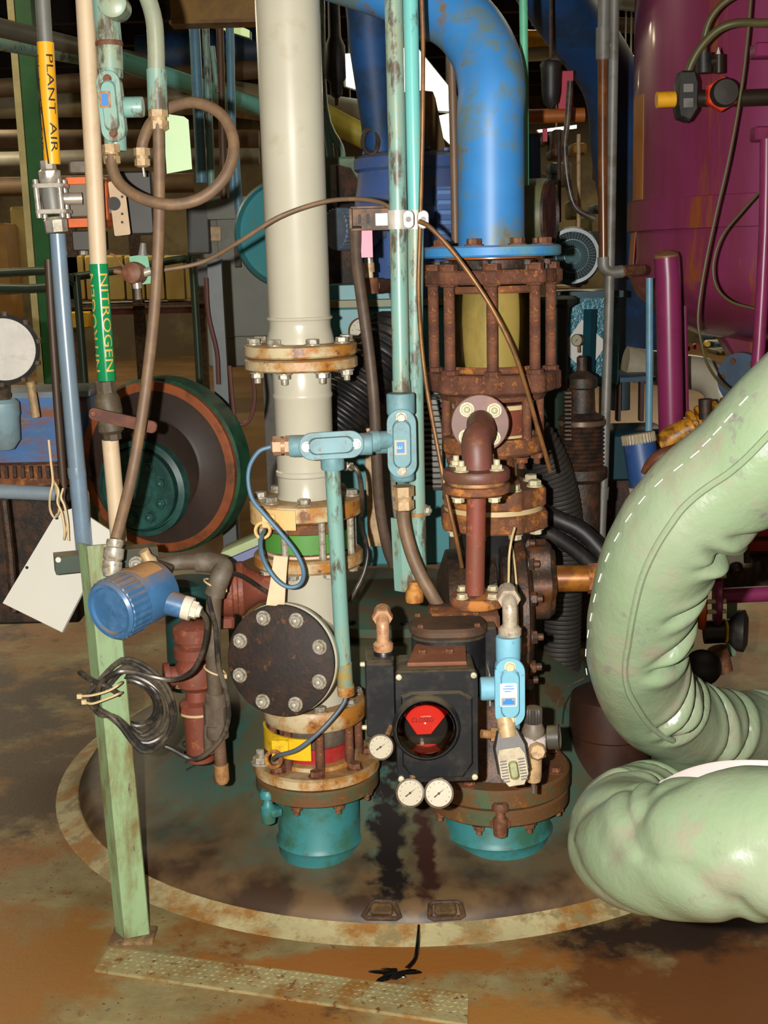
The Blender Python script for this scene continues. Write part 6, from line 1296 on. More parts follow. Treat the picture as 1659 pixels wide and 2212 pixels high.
q = pt(1562, 202, 2.97); build(MB().prism(ngon(6, 36 * k_, .5), q + V((0, .02, 0)), (1, 0, 0), (0, 0, 1), .04, .005), 'red_plate', mat('signal_red_orange', (226, 66, 36), .45), T)
build(MB().lathe([(29 * k_, 0), (30 * k_, .02), (26 * k_, .032), (.001, .034)], q, FR, 32), 'knob', mat('umber_knob', (50, 42, 36), .5), T)
tag(P_tube(None, 'brown_manifold_pipe', m_dk, pts([(1500, 212, 3.02), (1600, 212, 3.02), (1700, 208, 3.02), (2200, 190, 3.05)]), 18 * k_, 14), 'brown manifold pipe running through the red knob valve', 'pipe')
T = thing('small_solenoid', 'small black solenoid with a pale tip above the red knob valve', 'solenoid', pt(1530, 150, 3.0))
P_cyl(T, 'coil', m_blackd, pt(1520, 158, 3.0), pt(1520, 115, 3.0), 17 * k_, 16)
P_cyl(T, 'arm', m_dk, pt(1530, 135, 3.0), pt(1552, 130, 3.0), 9 * k_, 10)
P_cyl(T, 'tip', m_dk, pt(1553, 158, 3.0), pt(1553, 118, 3.0), 11 * k_, 12)
P_cyl(T, 'pale_spike', m_tagw, pt(1552, 117, 3.0), pt(1552, 102, 3.0), 5 * k_, 10, .001)
m_oliv = mat('olive_hose', (92, 84, 48), .45)
S_tube('olive_hose', m_oliv, pts([(1484, 170, 2.99), (1492, 140, 2.98), (1515, 100, 2.97), (1550, 65, 2.96), (1590, 50, 2.95), (1640, 50, 2.95), (1720, 56, 2.95), (2000, 120, 2.95), (2300, 60, 2.95)]), 9 * k_, 'lower olive hose arching over the magenta tank to the regulator', 'hose', 12, 5)
S_tube('olive_hose', m_oliv, pts([(1520, 112, 3.0), (1522, 80, 2.99), (1535, 40, 2.98), (1565, 5, 2.97), (1610, -15, 2.96), (1700, -25, 2.96), (2000, 40, 2.96), (2300, -40, 2.96)]), 7 * k_, 'upper olive hose arching over the magenta tank to the small solenoid', 'hose', 12, 5)
S_tube('hanging_wire', m_oliv, pts([(1625, -40, 2.95), (1615, 80, 2.95), (1600, 200, 2.95), (1575, 340, 2.95), (1545, 470, 2.95), (1522, 580, 2.95), (1508, 680, 2.95), (1515, 740, 2.95), (1530, 790, 2.96), (1560, 830, 3.0), (1610, 860, 3.05)]), .0042, 'long thin olive wire hanging in front of the magenta tank', 'wire', 8, 5)
S_tube('curled_wire', m_oliv, pts([(1640, 415, 2.95), (1600, 460, 2.95), (1560, 510, 2.95), (1541, 570, 2.95), (1548, 620, 2.95), (1580, 652, 2.95), (1635, 668, 2.95)]), .0038, 'curled olive wire in front of the tank bottom', 'wire', 8, 5)
T = thing('wall_bracket', 'dark magenta bracket lugs at the right frame edge', 'bracket', pt(1648, 300, 3.0))
for y in (110, 290): P_box(T, 'lug', m_purp2, pt(1648, y, 3.0), (.06, .06, .04), None, .006)
# ochre valve, blue transmitter, white pipes
T = thing('ochre_valve', 'ochre yellow crusty valve at the foot of the magenta leg', 'valve', pt(1450, 960, 3.05))
q = pt(1450, 945, 3.05); k_ = mm(1, q)
P_tube(T, 'body', m_ochre, pts([(1430, 962, 3.05), (1455, 945, 3.04), (1490, 925, 3.03), (1540, 905, 3.02)]), [26 * k_, 28 * k_, 24 * k_, 20 * k_], 20, 3)
for x, y in ((1492, 916), (1510, 906), (1545, 896), (1566, 888)): build(MB().lathe([(26 * k_, 0), (29 * k_, .004), (29 * k_, .014), (26 * k_, .018)], pt(x, y, 3.03), (1, 0, .45), 24), 'flange', m_ochre, T)
P_cyl(T, 'stem', m_darkm, pt(1524, 905, 3.0), pt(1523, 862, 3.0), 14 * k_, 16)
T = thing('blue_transmitter', 'blue transmitter can with ribbed cream caps left of the green jacket', 'transmitter', pt(1388, 1060, 2.7))
a, b = pt(1398, 1068, 2.68), pt(1378, 938, 2.70); k_ = mm(1, a); d_ = (b - a).normalized(); ln_ = (b - a).length
build(MB().lathe([(34 * k_, .02), (35 * k_, .02), (35 * k_, ln_ - .02), (34 * k_, ln_ - .02)], a, d_, 40), 'can', mat('royal_blue_can', (42, 74, 126), .45, c2=(70, 84, 112), amt=.4, scale=12), T)
fl = [((35.5 + .9 * (-1) ** i) * k_ * cos(2 * pi * i / 64), (35.5 + .9 * (-1) ** i) * k_ * sin(2 * pi * i / 64)) for i in range(64)]
ux_ = d_.orthogonal().normalized(); uy_ = d_.cross(ux_)
m_ccap = mat('ribbed_cream_cap', (168, 154, 126), .5, c2=(140, 120, 96), amt=.4, scale=20)
for s in (.012, ln_ - .012): build(MB().prism(fl, a + d_ * s, ux_, uy_, .030, .003), 'ribbed_cap', m_ccap, T)
T = thing('brown_lever', 'brown lever handle lying across the blue transmitter can', 'lever', pt(1420, 1010, 2.63))
P_tube(T, 'blade', mat('red_brown_lever', (124, 66, 40), .5, c2=(90, 56, 38), amt=.5, scale=20), pts([(1388, 1022, 2.62), (1405, 1000, 2.61), (1430, 985, 2.6), (1470, 975, 2.6)]), [.006, .014, .02, .024], 12, 3)
build(MB().lathe([(.01, 0), (.01, .02)], pt(1430, 1004, 2.6), FR, 6), 'bolt', m_galv, T)
m_wh2 = mat('dim_white_pipe', (176, 168, 148), .35, c2=(150, 138, 112), amt=.4, scale=4)
q = pt(1545, 830, 3.9)
S_tube('white_elbow_pipe', m_wh2, pts([(1350, 785, 4.0), (1450, 800, 4.0), (1520, 810, 3.95), (1556, 840, 3.9), (1562, 900, 3.9), (1562, 960, 3.9)]), mm(38, q), 'dim white elbow pipe behind the magenta leg', 'pipe', 24, 5)
S_tube('white_elbow_pipe', m_wh2, pts([(1570, 800, 4.2), (1610, 850, 4.2), (1640, 900, 4.2), (1690, 940, 4.2)]), mm(34, q), 'dim white pipe sloping down right of the white elbow', 'pipe', 24, 4)
T = thing('disc_flange', 'slate blue round flange under the magenta gusset', 'flange', pt(1605, 860, 3.6)); build(MB().lathe([(.09, 0), (.095, .01), (.095, .03), (.05, .034)], pt(1612, 818, 3.6), (-.7, -.7, -.1), 36), 'disc', mat('slate_blue', (86, 104, 124), .35), T)
bolts(T, m_boltr, pt(1612, 818, 3.6) + V((-.7, -.7, -.1)).normalized() * .032, (-.7, -.7, -.1), .072, 6, .009)
# hoses right of the valve
tag(build(cor_tube(pts([(1110, 905, 2.72), (1165, 965, 2.72), (1200, 1050, 2.74), (1215, 1150, 2.76), (1212, 1300, 2.78), (1208, 1490, 2.8)]), mm(44, pt(1200, 1100, 2.75)), .014, .0028, 28), 'ribbed_duct', mat('charcoal_ribbed_rubber', (60, 54, 48), .6, c2=(44, 40, 36), amt=.5, scale=10)), 'charcoal ribbed duct hanging behind the black valve', 'duct')
S_tube('thick_black_hose', m_blackd, pts([(1120, 1080, 2.6), (1200, 1120, 2.6), (1260, 1150, 2.58), (1320, 1215, 2.55)]), .024, 'upper thick black hose crossing behind the brass pipe', 'hose', 16, 4)
S_tube('thick_black_hose', m_blackd, pts([(1130, 1130, 2.55), (1190, 1155, 2.55), (1250, 1195, 2.55), (1300, 1240, 2.55)]), .020, 'lower thick black hose crossing behind the brass pipe', 'hose', 16, 4)
T = thing('brown_vessel_nozzle', 'dark brown round nozzle on the dome partly behind the green jackets', 'nozzle', V((pt(1310, 1600, 2.45).x, 2.45, .1)))
A6 = Axis(1318, 1600, 2.45); P_ax(T, 'stub', mat('dark_umber_paint', (66, 38, 26), .45, c2=(48, 30, 22), amt=.5, scale=8), A6, [(84, 1880), (84, 1580), (88, 1576), (88, 1530), (84, 1500), (40, 1480)], 40)
S_tube('thin_loose_wire', m_darkm, pts([(1200, 1562, 2.0), (1204, 1520, 2.0), (1225, 1485, 2.0), (1262, 1465, 2.0)]), .0014, 'hair-thin wire rising from the side gauge', 'wire', 6, 4)
# things glimpsed inside the hose bend
T = thing('orange_flange', 'orange flange pair with magenta pipe seen inside the jacket bend', 'flange', pt(1520, 1360, 2.75))
q = pt(1510, 1300, 2.75); k_ = mm(1, q)
for x, mt, r in ((1492, m_orange, 78), (1512, m_orange, 70), (1546, m_purp2, 62)): build(MB().lathe([(r * k_ * .95, -.006), (r * k_, 0), (r * k_, .012), (r * k_ * .9, .016)], pt(x, 1290, 2.75), (1, -.2, 0), 36), 'disc', mt, T)
for y in (1246, 1300, 1322): P_cyl(T, 'stud', m_boltw, pt(1528, y, 2.68), pt(1568, y - 2, 2.68), 5 * k_, 8)
P_tube(T, 'magenta_pipe', m_purp2, pts([(1550, 1288, 2.76), (1620, 1284, 2.76), (1720, 1280, 2.76), (2400, 1250, 2.8)]), 17 * k_, 20)
T = thing('handwheel_valve', 'black handwheel valve below the magenta pipe inside the bend', 'valve', pt(1560, 1400, 2.75))
build(MB().lathe([(30 * k_, -.02), (44 * k_, 0), (46 * k_, .02), (30 * k_, .03), (14 * k_, .03)], pt(1592, 1362, 2.72), (1, -.35, 0), 24), 'handwheel', m_blackd, T)
P_cyl(T, 'body', m_blackd, pt(1520, 1365, 2.75), pt(1590, 1362, 2.74), 26 * k_, 20)
P_cyl(T, 'yellow_ring', m_yelc, pt(1563, 1363, 2.74), pt(1568, 1363, 2.74), 27 * k_, 20)
T = thing('green_strap_post', 'pale green flat post behind the handwheel', 'post', pt(1580, 1420, 2.95)); P_box(T, 'flat_bar', mat('pale_green_bar', (110, 134, 110), .5), pt(1580, 1350, 2.95), (mm(22, q), .01, mm(150, q)))
T = thing('wheel_valve_dark', 'dark small wheel valve at the bottom of the jacket bend', 'valve', pt(1520, 1460, 2.7))
build(MB().lathe([(36 * k_, 0), (40 * k_, .012), (34 * k_, .022), (10 * k_, .03)], pt(1518, 1440, 2.7), (-.3, -1, .1), 24), 'wheel', m_blackd, T)
P_cyl(T, 'rust_stub', m_boltr, pt(1550, 1400, 2.72), pt(1562, 1450, 2.72), 22 * k_, 14)
T = thing('orange_cabinet', 'orange-red machine panel far inside the jacket bend', 'panel', pt(1640, 1220, 3.6)); q = pt(1645, 1160, 3.6)
P_box(T, 'panel', mat('vermilion_panel', (196, 60, 30), .5), q, (mm(60, q), .05, mm(110, q)), None, .006)
for i in range(3): P_box(T, 'rail', m_darkm, q + V((0, -.03, mm(-30 + 32 * i, q))), (mm(64, q), .02, mm(5, q)))
T = thing('dark_skid', 'dark machine skid block inside the jacket bend', 'machine', pt(1600, 1270, 3.5)); q = pt(1600, 1235, 3.5)
P_box(T, 'block', m_darkm, q, (mm(220, q), .2, mm(50, q)), None, .01)
P_cyl(T, 'post', m_oldval, pt(1614, 1215, 3.4), pt(1610, 1130, 3.4), mm(7, q), 10)
for x in (1560, 1590, 1640): P_cyl(T, 'roller', m_darkm, pt(x, 1225, 3.35), pt(x + 4, 1245, 3.3), mm(14, q), 12)

# ================================================================== LEFT BACKGROUND MACHINES
T = thing('belt_pulley_guard', 'big dark brown pulley disc with green rim and teal hub at left', 'pulley', pt(340, 1200, 2.85))
q = pt(340, 1010, 2.85); R_ = mm(187, q); gd2 = V((-.36, -1, -.02)).normalized()
build(MB().lathe([(R_ * .97, -.09), (R_ * 1.03, -.085), (R_ * 1.03, -.015), (R_ * 1.0, -.008)], q, gd2, 72), 'green_rim', mat('dark_green_rim', (44, 96, 66), .5, c2=(30, 60, 44), amt=.5, scale=6), T)
build(MB().lathe([(R_ * 1.0, -.01), (R_ * .995, .004), (R_ * .968, .006)], q, gd2, 72), 'orange_edge', mat('rust_orange_edge', (146, 76, 36), .6, c2=(100, 54, 30), amt=.4, scale=14), T)
build(MB().lathe([(R_ * .968, 0), (R_ * .968, .005), (R_ * .60, .010), (R_ * .57, .016), (R_ * .54, .010), (.01, .012)], q, gd2, 72), 'disc', mat('dark_brown_disc', (62, 44, 34), .55, c2=(48, 36, 30), amt=.5, scale=7, c3=(110, 62, 36), amt3=.28, scale3=9), T)
m_hub = mat('teal_hub_paint', (44, 92, 84), .45, c2=(34, 66, 60), amt=.5, scale=12)
hb = q + gd2 * .05 + V((-.035, 0, -.055))
build(MB().lathe([(R_ * .56, -.06), (R_ * .56, -.02), (R_ * .50, -.012), (R_ * .48, -.03)], hb, gd2, 56), 'hub_step', m_hub, T)
build(MB().lathe([(R_ * .46, -.03), (R_ * .47, -.002), (R_ * .45, .004), (R_ * .2, .004), (R_ * .19, .001), (.01, .001)], hb, gd2, 56), 'hub', m_hub, T)
bolts(T, m_hub, hb + gd2 * .004, gd2, R_ * .34, 9, .016, .3, 'dome')
T = thing('blue_gear_unit', 'blue machine casing with rust-orange base at the left edge', 'machine', pt(60, 1040, 3.0))
q = pt(70, 915, 3.0); m_gu = mat('worn_blue_casing', (76, 120, 176), .5, c2=(130, 84, 60), amt=.42, scale=9, stretch=(1, 1, 3), c3=(110, 120, 126), amt3=.35, scale3=6)
P_box(T, 'casing', m_gu, pt(60, 920, 3.05), (mm(300, q), .22, mm(150, q)), None, .015)
P_box(T, 'top_plate', mat('grey_blue_plate', (120, 136, 146), .5, c2=(140, 90, 60), amt=.4, scale=10), pt(60, 845, 3.04), (mm(310, q), .25, mm(12, q)), None, .004)
P_box(T, 'base', m_rust2, pt(60, 1012, 3.02), (mm(310, q), .26, mm(46, q)), None, .006)
for i in range(14): P_box(T, 'grille_bar', m_darkm, pt(-40 + 18 * i, 1020, 2.88), (mm(8, q), .012, mm(26, q)))
P_box(T, 'pedestal', m_darkm, pt(60, 1190, 3.08), (mm(240, q), .16, mm(310, q)), None, .01)
T = thing('bimetal_dial', 'big dusty round dial with black bezel at the left edge', 'gauge', pt(0, 840, 2.75))
q = pt(8, 755, 2.75); R_ = mm(72, q); dd = V((.28, -1, .05)).normalized()
build(MB().lathe([(R_ * .9, -.05), (R_ * 1.06, -.045), (R_ * 1.06, .008), (R_ * .94, .012), (R_ * .92, 0)], q, dd, 48), 'bezel', m_blackd, T)
build(MB().lathe([(R_ * .93, 0), (R_ * .93, .002)], q, dd, 48), 'face', mat('dusty_dial_glass', (176, 166, 146), .4, c2=(150, 140, 122), amt=.4, scale=30, c3=(196, 160, 110), amt3=.32, scale3=10), T)
for i in range(10):
    a = 2 * pi * i / 10 + .2; xx = V((0, 0, 1)).cross(dd).normalized(); zz = dd.cross(xx)
    P_box(T, 'bezel_clip', m_gaugeb, q + (xx * cos(a) + zz * sin(a)) * R_ * 1.05 + dd * .004, (.014, .016, .014), None, .002)
P_cyl(T, 'stem', m_gland, q + V((.06, .02, -R_ * 1.0)), q + V((.065, .03, -R_ * 1.0 - .1)), .012, 12)
T = thing('pale_blue_motor', 'pale blue small cylinder fitting under the big dial', 'fitting', pt(5, 960, 2.8))
A7 = Axis(5, 900, 2.8); P_ax(T, 'cylinder', mat('pale_blue_paint', (146, 176, 186), .4, c2=(124, 140, 144), amt=.4, scale=10), A7, [(20, 970), (34, 950), (36, 900), (38, 896), (38, 870), (30, 862)], 28)
P_tube(T, 'neck', m_gaugeb, pts([(0, 866, 2.8), (0, 832, 2.78)]), .03, 16)
S_tube('pale_rail', mat('pale_grey_blue_rail', (136, 150, 160), .4), pts([(-60, 1060, 2.5), (10, 1062, 2.5), (150, 1068, 2.5)]), mm(16, pt(60, 1064, 2.5)), 'pale grey-blue horizontal pipe joining the air pipe at left', 'pipe', 18)
S_tube('slim_dark_post', m_darkm, pts([(8, 1080, 2.6), (22, 1200, 2.6), (30, 1320, 2.6)]), .012, 'thin dark post below the pale horizontal pipe', 'post', 8)
# stand post and cables right of the pulley
T = thing('channel_stand', 'slim grey channel post standing between the pulley disc and the pale pipe', 'post', pt(497, 1190, 3.3))
a = pt(462, 560, 3.3); b = pt(500, 1190, 3.3); b.z = 0
mb = MB(); mb.rings([[o + V(p) for p in ((-.022, 0, 0), (.022, 0, 0), (.022, .03, 0), (.018, .03, 0), (.018, .004, 0), (-.018, .004, 0), (-.018, .03, 0), (-.022, .03, 0))] for o in (b, a)]); build(mb, 'channel', mat('grey_blue_steel', (92, 98, 98), .45, c2=(76, 78, 74), amt=.4, scale=6), T, ang=20)
S_tube('maroon_cable', mat('maroon_jacket', (98, 58, 50), .5), pts([(545, 800, 2.9), (550, 860, 2.9), (540, 905, 2.9), (522, 918, 2.9), (508, 905, 2.9), (502, 860, 2.9), (496, 790, 2.9)]), .006, 'maroon cable hanging in a U left of the pale spool', 'cable', 8, 5)
S_tube('maroon_cable', _mats['maroon_jacket'], pts([(445, 600, 3.25), (450, 680, 3.25), (468, 760, 3.25), (472, 830, 3.25)]), .007, 'maroon cable along the slim channel post', 'cable', 8, 4)
T = thing('book_stack', 'small pile of pale booklets behind the left end of the pale flange', 'booklets', pt(520, 1200, 2.45))
for i, (y, mt) in enumerate(((1188, mat('lilac_cover', (124, 132, 176), .5)), (1168, mat('pale_lime_cover', (176, 190, 140), .5)))): P_box(T, 'booklet', mt, pt(530, y + 6, 2.45), (.12, .09, .02), rotm('Y', -22), .002)
# debris on the dome top
for px, py, mt, lab in ((800, 1212, m_tagw, 'scrap of pale paper on the dome behind the black cable'), (835, 1222, m_ltpipe, 'bluish scrap on the dome near the pale blue angle'), (812, 1222, m_yelc, 'yellow scrap on the dome behind the black cable')):
    p = on_dome(px, py + 30); tag(P_box(None, 'scrap', mt, p + V((0, 0, .006)), (.03, .02, .008), rotm('Z', 30), .002), lab, 'scrap')

# ================================================================== ELECTRICAL CABINET AND CONDUIT BUNDLE
T = thing('electrical_cabinet', 'grey electrical cabinet behind the thin brown hose', 'cabinet', pt(520, 780, 5.0))
q = pt(520, 580, 5.0); k_ = mm(1, q)
P_box(T, 'case', m_cabin, pt(525, 610, 5.1), (150 * k_, .3, 360 * k_), None, .01)
P_box(T, 'trunking', m_cabin, pt(525, 450, 4.95), (150 * k_, .16, 46 * k_), None, .006)
P_box(T, 'door', m_cabin, pt(530, 600, 4.93), (110 * k_, .03, 250 * k_), None, .006)
P_box(T, 'handle', m_darkm, pt(514, 552, 4.90), (14 * k_, .03, 50 * k_), None, .004)
for x in (-.1, .1): P_box(T, 'stand_leg', m_greymet, V((pt(525, 610, 5.1).x + x, 5.1, .6)), (.05, .1, 1.2))
P_box(T, 'white_label', m_gland, pt(466, 505, 4.90), (22 * k_, .006, 30 * k_))
T = thing('disconnect_switch', 'narrow grey disconnect box left of the electrical cabinet', 'switch box', pt(432, 550, 4.9))
P_box(T, 'case', mat('darker_grey_box', (98, 98, 94), .5, c2=(80, 78, 72), amt=.4, scale=5), pt(432, 492, 4.95), (46 * k_, .16, 110 * k_), None, .008)
P_box(T, 'lower_case', _mats['darker_grey_box'], pt(446, 588, 4.95), (30 * k_, .14, 60 * k_), None, .006)
bund = [(418, 20, 436, 395, 12, m_ltpipe, 'light blue conduit, thickest of the bundle above the cabinet'), (444, 60, 458, 420, 8, m_tealc, 'faded teal conduit right of the thickest blue one'), (474, 30, 484, 430, 8, mat('brown_conduit', (104, 74, 54), .5), 'brown conduit in the middle of the bundle above the cabinet'), (496, 40, 504, 430, 9, m_ltpipe, 'slim blue conduit right of the brown one'), (458, 100, 470, 200, 6, m_tealc, 'short teal conduit stub high in the bundle'), (508, 330, 518, 480, 9, m_ltpipe, 'short blue conduit entering the cabinet top')]
for (x0, y0, x1, y1, r, mt, lab) in bund: S_tube('conduit_riser', mt, pts([(x0 - (8 if y0 < 60 else 0), y0 - (160 if y0 < 60 else 0), 4.8), (x0, y0, 4.8), (x1, y1, 4.8)]), r * mm(1, pt(x0, y0, 4.8)), lab, 'conduit', 12)
bund2 = [(692, -40, 700, 230, 735, 320, 738, 365, 'bent teal conduit right of the pale pipe top'), (700, 240, 708, 290, 713, 330, 716, 365, 'short pale teal conduit beside the bent one')]
for b_ in bund2: S_tube('conduit_riser', m_tealc, pts([(b_[0], b_[1], 3.9), (b_[2], b_[3], 3.9), (b_[4], b_[5], 3.9), (b_[6], b_[7], 3.9)]), .014, b_[8], 'conduit', 12, 4)
T = thing('black_cylinder', 'black hanging air cylinder right of the pale pipe top', 'cylinder', pt(728, 215, 3.7))
A8 = Axis(724, 120, 3.7); P_ax(T, 'barrel', m_blackd, A8, [(4, 226), (5, 212), (13, 205), (14, 180), (22, 170), (22, 100), (14, 80), (12, -60)], 20)
P_cyl(T, 'copper_tip', m_copper, A8.c(210), A8.c(228), .008, 10)

# ================================================================== HALL BACKGROUND
T = thing('storage_rack', 'far storage rack with pale boxes and red beam at left', 'rack', V((pt(300, 680, 12).x, 12, 0)))
q = pt(300, 620, 12); k_ = mm(1, q)
P_box(T, 'red_beam', mat('dull_red_beam', (110, 46, 30), .6), pt(310, 672, 11.9), (300 * k_, .1, 12 * k_))
P_box(T, 'shelf_board', m_darkm, pt(310, 655, 12.2), (300 * k_, .9, 5 * k_))
for x in (165, 300, 432): P_box(T, 'upright', m_darkm, V((pt(x, 660, 11.9).x, 11.9, pt(x, 640, 11.9).z - .2)), (.1, .1, 2.2))
m_carton = mat('yellowed_carton', (176, 152, 84), .7, c2=(150, 126, 66), amt=.5, scale=1.5)
for i in range(6):
    x = 175 + 42 * i; o = P_box(None, 'carton', m_carton, pt(x, 600, 12.1), (40 * k_, .5, 96 * k_), None, .02)
    tag(o, ['leftmost', 'second', 'third', 'fourth', 'fifth', 'rightmost'][i] + ' tall yellowed carton from the left on the far storage rack', 'carton', 'cartons on the far rack')
P_box(T, 'yellow_bin', mat('yellow_bin_plastic', (190, 150, 30), .5), pt(175, 690, 11.8), (.25, .3, .16), None, .02)
T = thing('green_column', 'green building column with cream edge at far left', 'column', V((pt(100, 820, 7).x, 7, 0)))
q = pt(98, 650, 7); P_box(T, 'column', mat('bottle_green_paint', (30, 96, 46), .5), V((pt(104, 650, 7).x, 7.05, 2.0)), (mm(32, q), .2, 4.0))
P_box(T, 'cream_edge', mat('cream_edge_paint', (190, 180, 130), .6), V((pt(79, 650, 7).x, 6.97, 2.0)), (mm(14, q), .05, 4.0))
S_tube('guard_rail', mat('dark_green_rail', (52, 68, 52), .4), [V((pt(170, 640, 6).x, 6, 0)), pt(168, 640, 6), pt(160, 612, 6), pt(130, 590, 6), pt(100, 585, 6), pt(-40, 592, 6)], .022, 'dark guard rail bending down at the left edge', 'rail', 10, 4)
S_tube('guard_rail', _mats['dark_green_rail'], [V((pt(425, 700, 6.5).x, 6.5, 0)), pt(418, 600, 6.5), pt(408, 568, 6.5), pt(390, 560, 6.5), pt(280, 580, 6.5), pt(150, 600, 6.5)], .022, 'pale-edged guard rail crossing behind the long brown hose', 'rail', 10, 4)
S_tube('guard_rail', _mats['dark_green_rail'], pts([(-40, 622, 5.5), (60, 624, 5.5), (120, 620, 5.5)]), .022, 'straight lower guard rail at the far left', 'rail', 10)
for i, (x, y, w, h, mt, lab) in enumerate(((10, 560, 44, 150, mat('wood_ochre', (150, 110, 50), .6), 'ochre wooden crate at the far left'), (55, 540, 30, 180, m_carton, 'cream upright board beside the ochre crate'), (10, 660, 60, 60, mat('amber_drum_paint', (150, 104, 30), .5), 'amber box below the ochre crate'))):
    q = pt(x, y, 8.5 + .3 * i); tag(P_box(None, 'crate', mt, q, (mm(w, q), .3, mm(h, q)), None, .02), lab, 'crate')
# more far rack clutter between machines
m_far = [mat('far_olive', (88, 80, 44), .7), mat('far_umber', (70, 48, 30), .7), mat('far_slate', (58, 74, 80), .6), mat('far_ochre', (140, 104, 40), .6)]
random.seed(11)
k = 0
words = ['olive', 'umber', 'slate', 'ochre']
T = thing('far_machine_row', 'row of dim machinery far behind between the blue pipe and duct', 'machinery', V((pt(1230, 560, 8).x, 8, 0)))
for i in range(26):
    x, y = random.uniform(1130, 1420), random.uniform(300, 640); q = pt(x, y, random.uniform(6.5, 9))
    w, h = random.uniform(14, 40), random.uniform(12, 60)
    P_box(T, 'machine_block', m_far[i % 4], q, (mm(w, q), .25, mm(h, q)), None, .02)
T = thing('far_machine_row', 'row of dim machinery far behind the magenta leg', 'machinery', V((pt(1530, 760, 6.5).x, 6.5, 0)))
for i in range(26):
    x, y = random.uniform(1330, 1640), random.uniform(660, 830); q = pt(x, y, random.uniform(5.2, 6.8))
    P_box(T, 'machine_block', m_far[i % 4], q, (mm(random.uniform(14, 40), q), .2, mm(random.uniform(10, 40), q)), None, .02)
for i, (x, y, mt) in enumerate(((1500, 748, m_redtag), (1482, 752, m_redtag), (1525, 742, m_yelc))):
    q = pt(x, y, 5.0); P_cyl(T, 'signal_knob', mt, q, q + V((0, -.03, 0)), mm(6, q), 12)
T = thing('dark_machine', 'dark low machine mass behind the ribbed duct and grey riser', 'machine', V((pt(1290, 1250, 3.6).x, 3.6, 0)))
q = pt(1290, 1080, 3.7); P_box(T, 'plinth', m_darkm, V((q.x + .05, 4.15, .35)), (.55, .3, .7), None, .02)
P_box(T, 'teal_base', m_dkt, V((q.x + .02, 3.6, .82)), (.4, .3, .16), None, .02)
P_box(T, 'bench', mat('blue_bench', (40, 74, 104), .5), pt(1340, 812, 3.9), (mm(120, q), .3, mm(10, q)), None, .004)
for x in (1300, 1335, 1385): P_box(T, 'bench_leg', mat('maroon_leg', (70, 36, 30), .6), pt(x, 860, 3.85), (mm(9, q), .04, mm(100, q)))
P_cyl(T, 'drum', m_far[2], pt(1340, 885, 4.0), pt(1340, 820, 4.0), mm(22, q), 20)
# ceiling pipes and beams
def ceil_pipe(x0, y0, x1, y1, Y0, Y1, r, mt, lab, nm='ceiling_pipe', cat='pipe'):
    S_tube(nm, mt, pts([(x0, y0, Y0), (x1, y1, Y1)]), r, lab, cat, 12)
m_dg = mat('dim_grey_pipe', (116, 112, 100), .5); m_db = mat('dim_brown_pipe', (104, 82, 58), .6); m_dc = mat('dim_cream_duct', (150, 138, 108), .6)
cp = [(-60, 45, 330, 140, 6, 7.5, .05, m_dg, 'grey ceiling pipe slanting across the upper left corner'), (-60, 85, 300, 150, 6.5, 7.5, .035, m_tealc, 'thin teal ceiling pipe under the slanting grey one'), (-60, 195, 560, 150, 8, 8, .06, m_db, 'brown ceiling pipe crossing at upper left'), (-60, 225, 420, 215, 8.2, 8.2, .10, m_dc, 'broad cream duct crossing behind the yellow marker'), (240, 125, 560, 232, 6, 7, .05, m_tealb, 'bright aqua pipe slanting behind the bent conduit'), (300, 125, 600, 105, 9, 9, .16, m_ductb, 'wide blue duct under the ceiling left of the pale pipe'), (-60, 300, 560, 300, 11, 11, .08, m_db, 'low brown pipe across the dark back at left'), (-60, 350, 560, 335, 12, 12, .09, m_dg, 'low grey pipe across the dark back at left'), (-60, 405, 420, 395, 13, 13, .10, m_db, 'lowest brown pipe across the dark back at left'), (440, 205, 840, 260, 8, 9, .12, m_dc, 'cream duct passing behind the pale pipe'), (690, 245, 830, 318, 7, 7, .07, mat('yellow_green_beam', (180, 170, 70), .5), 'yellow-green rail slanting right of the pale pipe'), (1130, 95, 1300, 100, 9, 9, .10, m_yellow, 'yellow beam segment right of the blue pipe'), (1130, 118, 1260, 112, 8.8, 8.8, .05, m_dc, 'cream pipe under the yellow beam segment'), (1150, -20, 1420, 10, 8, 8, .06, m_dg, 'grey ceiling pipe above the blue duct'), (1150, 40, 1420, 60, 8.5, 8.5, .05, m_db, 'brown ceiling pipe above the blue duct'), (900, 78, 990, 80, 7, 7, .03, m_dg, 'thin grey pipe glimpsed left of the blue elbow')]
for a in cp: ceil_pipe(*a)
T = thing('yellow_crane_beam', 'yellow-brown overhead beam at the top left of the pale pipe', 'beam', pt(470, 60, 4.6))
a, b = pt(380, -62, 4.6), pt(640, 70, 4.6); dx = (b - a).normalized(); m_yb = mat('ochre_beam', (150, 108, 30), .5, c2=(112, 74, 26), amt=.45, scale=4)
P_prism(T, 'web', m_yb, rrect(.02, .16, 0), (a + b) / 2, dx.cross(V((0, 0, 1))).normalized(), V((0, 0, 1)), (b - a).length)
for s in (-.08, .08): P_prism(T, 'beam_flange', m_yb, rrect(.12, .014, 0), (a + b) / 2 + V((0, 0, s)), dx.cross(V((0, 0, 1))).normalized(), V((0, 0, 1)), (b - a).length)
T = thing('ceiling_joists', 'row of dark roof joists under the ceiling', 'joists', V((0, 10, 3.8)))
for i in range(11): P_box(T, 'joist', m_ceil, (0, 5.5 + 1.35 * i, 3.95), (21.5, .12, .26))
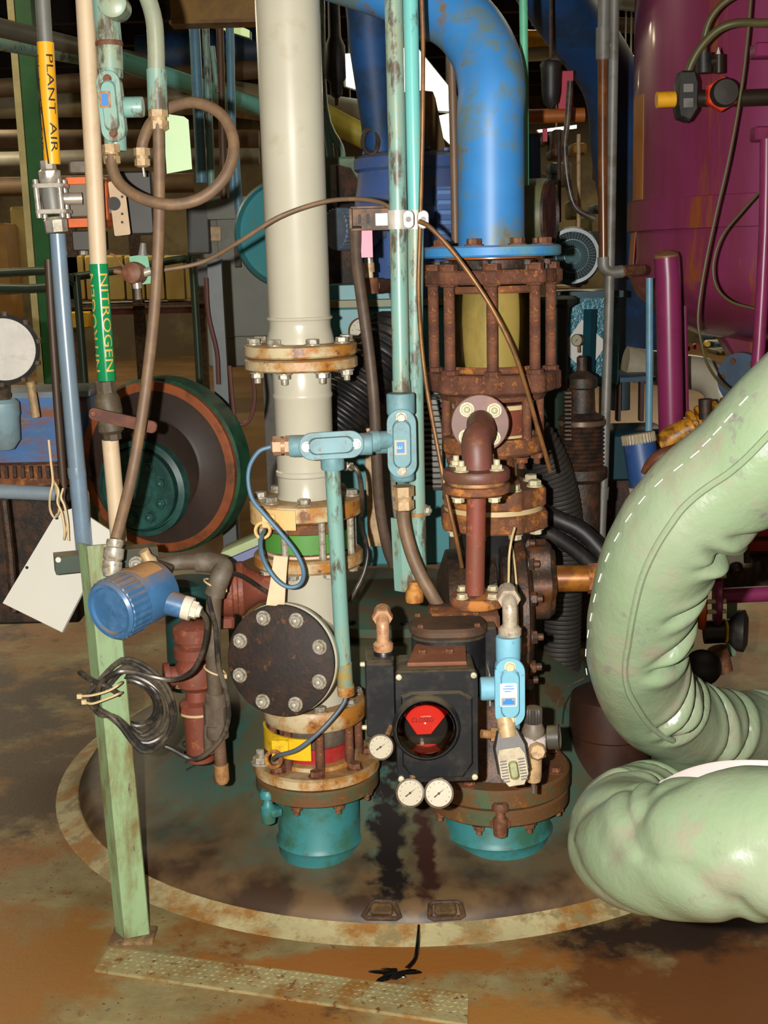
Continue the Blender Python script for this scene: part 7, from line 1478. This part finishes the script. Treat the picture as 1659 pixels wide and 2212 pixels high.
# lights
m_lum = mat('fluorescent_glow', (255, 252, 230), .5, var=0, emit=(255, 250, 225), estr=5.0)
m_sky = mat('roof_light_glow', (250, 255, 245), .5, var=0, emit=(240, 250, 225), estr=3.2)
def lightbox(name, lab, poly, Y, mt=m_lum, cat='light'):
    P = pts([(x, y, Y) for x, y in poly]); c = sum(P, V()) / len(P); T = thing(name, lab, cat, c)
    pl = [((p - c).x, (p - c).z) for p in P]
    build(MB().prism([(x * 1.02, z * 1.02) for x, z in pl], c + V((0, .05, 0)), (1, 0, 0), (0, 0, 1), .06), 'housing', m_dg, T)
    P_cyl(T, 'hanger_rod', m_dg, c + V((0, .06, 0)), V((c.x, c.y + .06, 4.15)), .006, 6)
    build(MB().prism([(x * .98, z * .98) for x, z in pl], c, (1, 0, 0), (0, 0, 1), .02), 'diffuser', mt, T)
lightbox('roof_light', 'big glaring white roof light left of the blue vertical pipe', [(742, 116), (900, 100), (986, 206), (986, 242), (922, 238), (745, 186)], 9, m_sky)
lightbox('roof_light', 'smaller glaring roof light just below the big one', [(938, 252), (990, 240), (990, 330), (950, 290)], 9.4, m_sky)
lightbox('strip_light', 'strip light glowing below the orange pipe', [(1160, 281), (1246, 270), (1246, 277), (1164, 286)], 9)
lightbox('tube_light', 'upright bluish glowing tube at the right edge of the pale pipe', [(680, 155), (690, 152), (692, 205), (684, 208)], 8)
lightbox('strip_light', 'small strip light between the grey riser and the magenta tank', [(1338, 122), (1370, 120), (1370, 130), (1342, 131)], 8)
lightbox('spot_light', 'upper small round glowing lamp left of the magenta tank', [(1335 + 8 * cos(a), 86 + 8 * sin(a)) for a in [-2 * pi * i / 12 for i in range(12)]], 8)
lightbox('spot_light', 'lower small round glowing lamp left of the magenta tank', [(1335 + 8 * cos(a), 111 + 8 * sin(a)) for a in [-2 * pi * i / 12 for i in range(12)]], 8)
lightbox('strip_light', 'square glowing lamp lowest beside the magenta tank', [(1355, 142), (1374, 144), (1373, 158), (1364, 159)], 8)
lightbox('spot_light', 'bright round lamp glowing right of the pale pipe', [(757 + 10 * cos(a), 256 + 14 * sin(a)) for a in [-2 * pi * i / 14 for i in range(14)]], 10)
lightbox('strip_light', 'greenish roof strip above the conduit bundle', [(425, 15), (540, 66), (540, 82), (430, 48)], 7, mat('dim_green_glow', (210, 230, 180), .5, var=0, emit=(190, 215, 150), estr=.7))
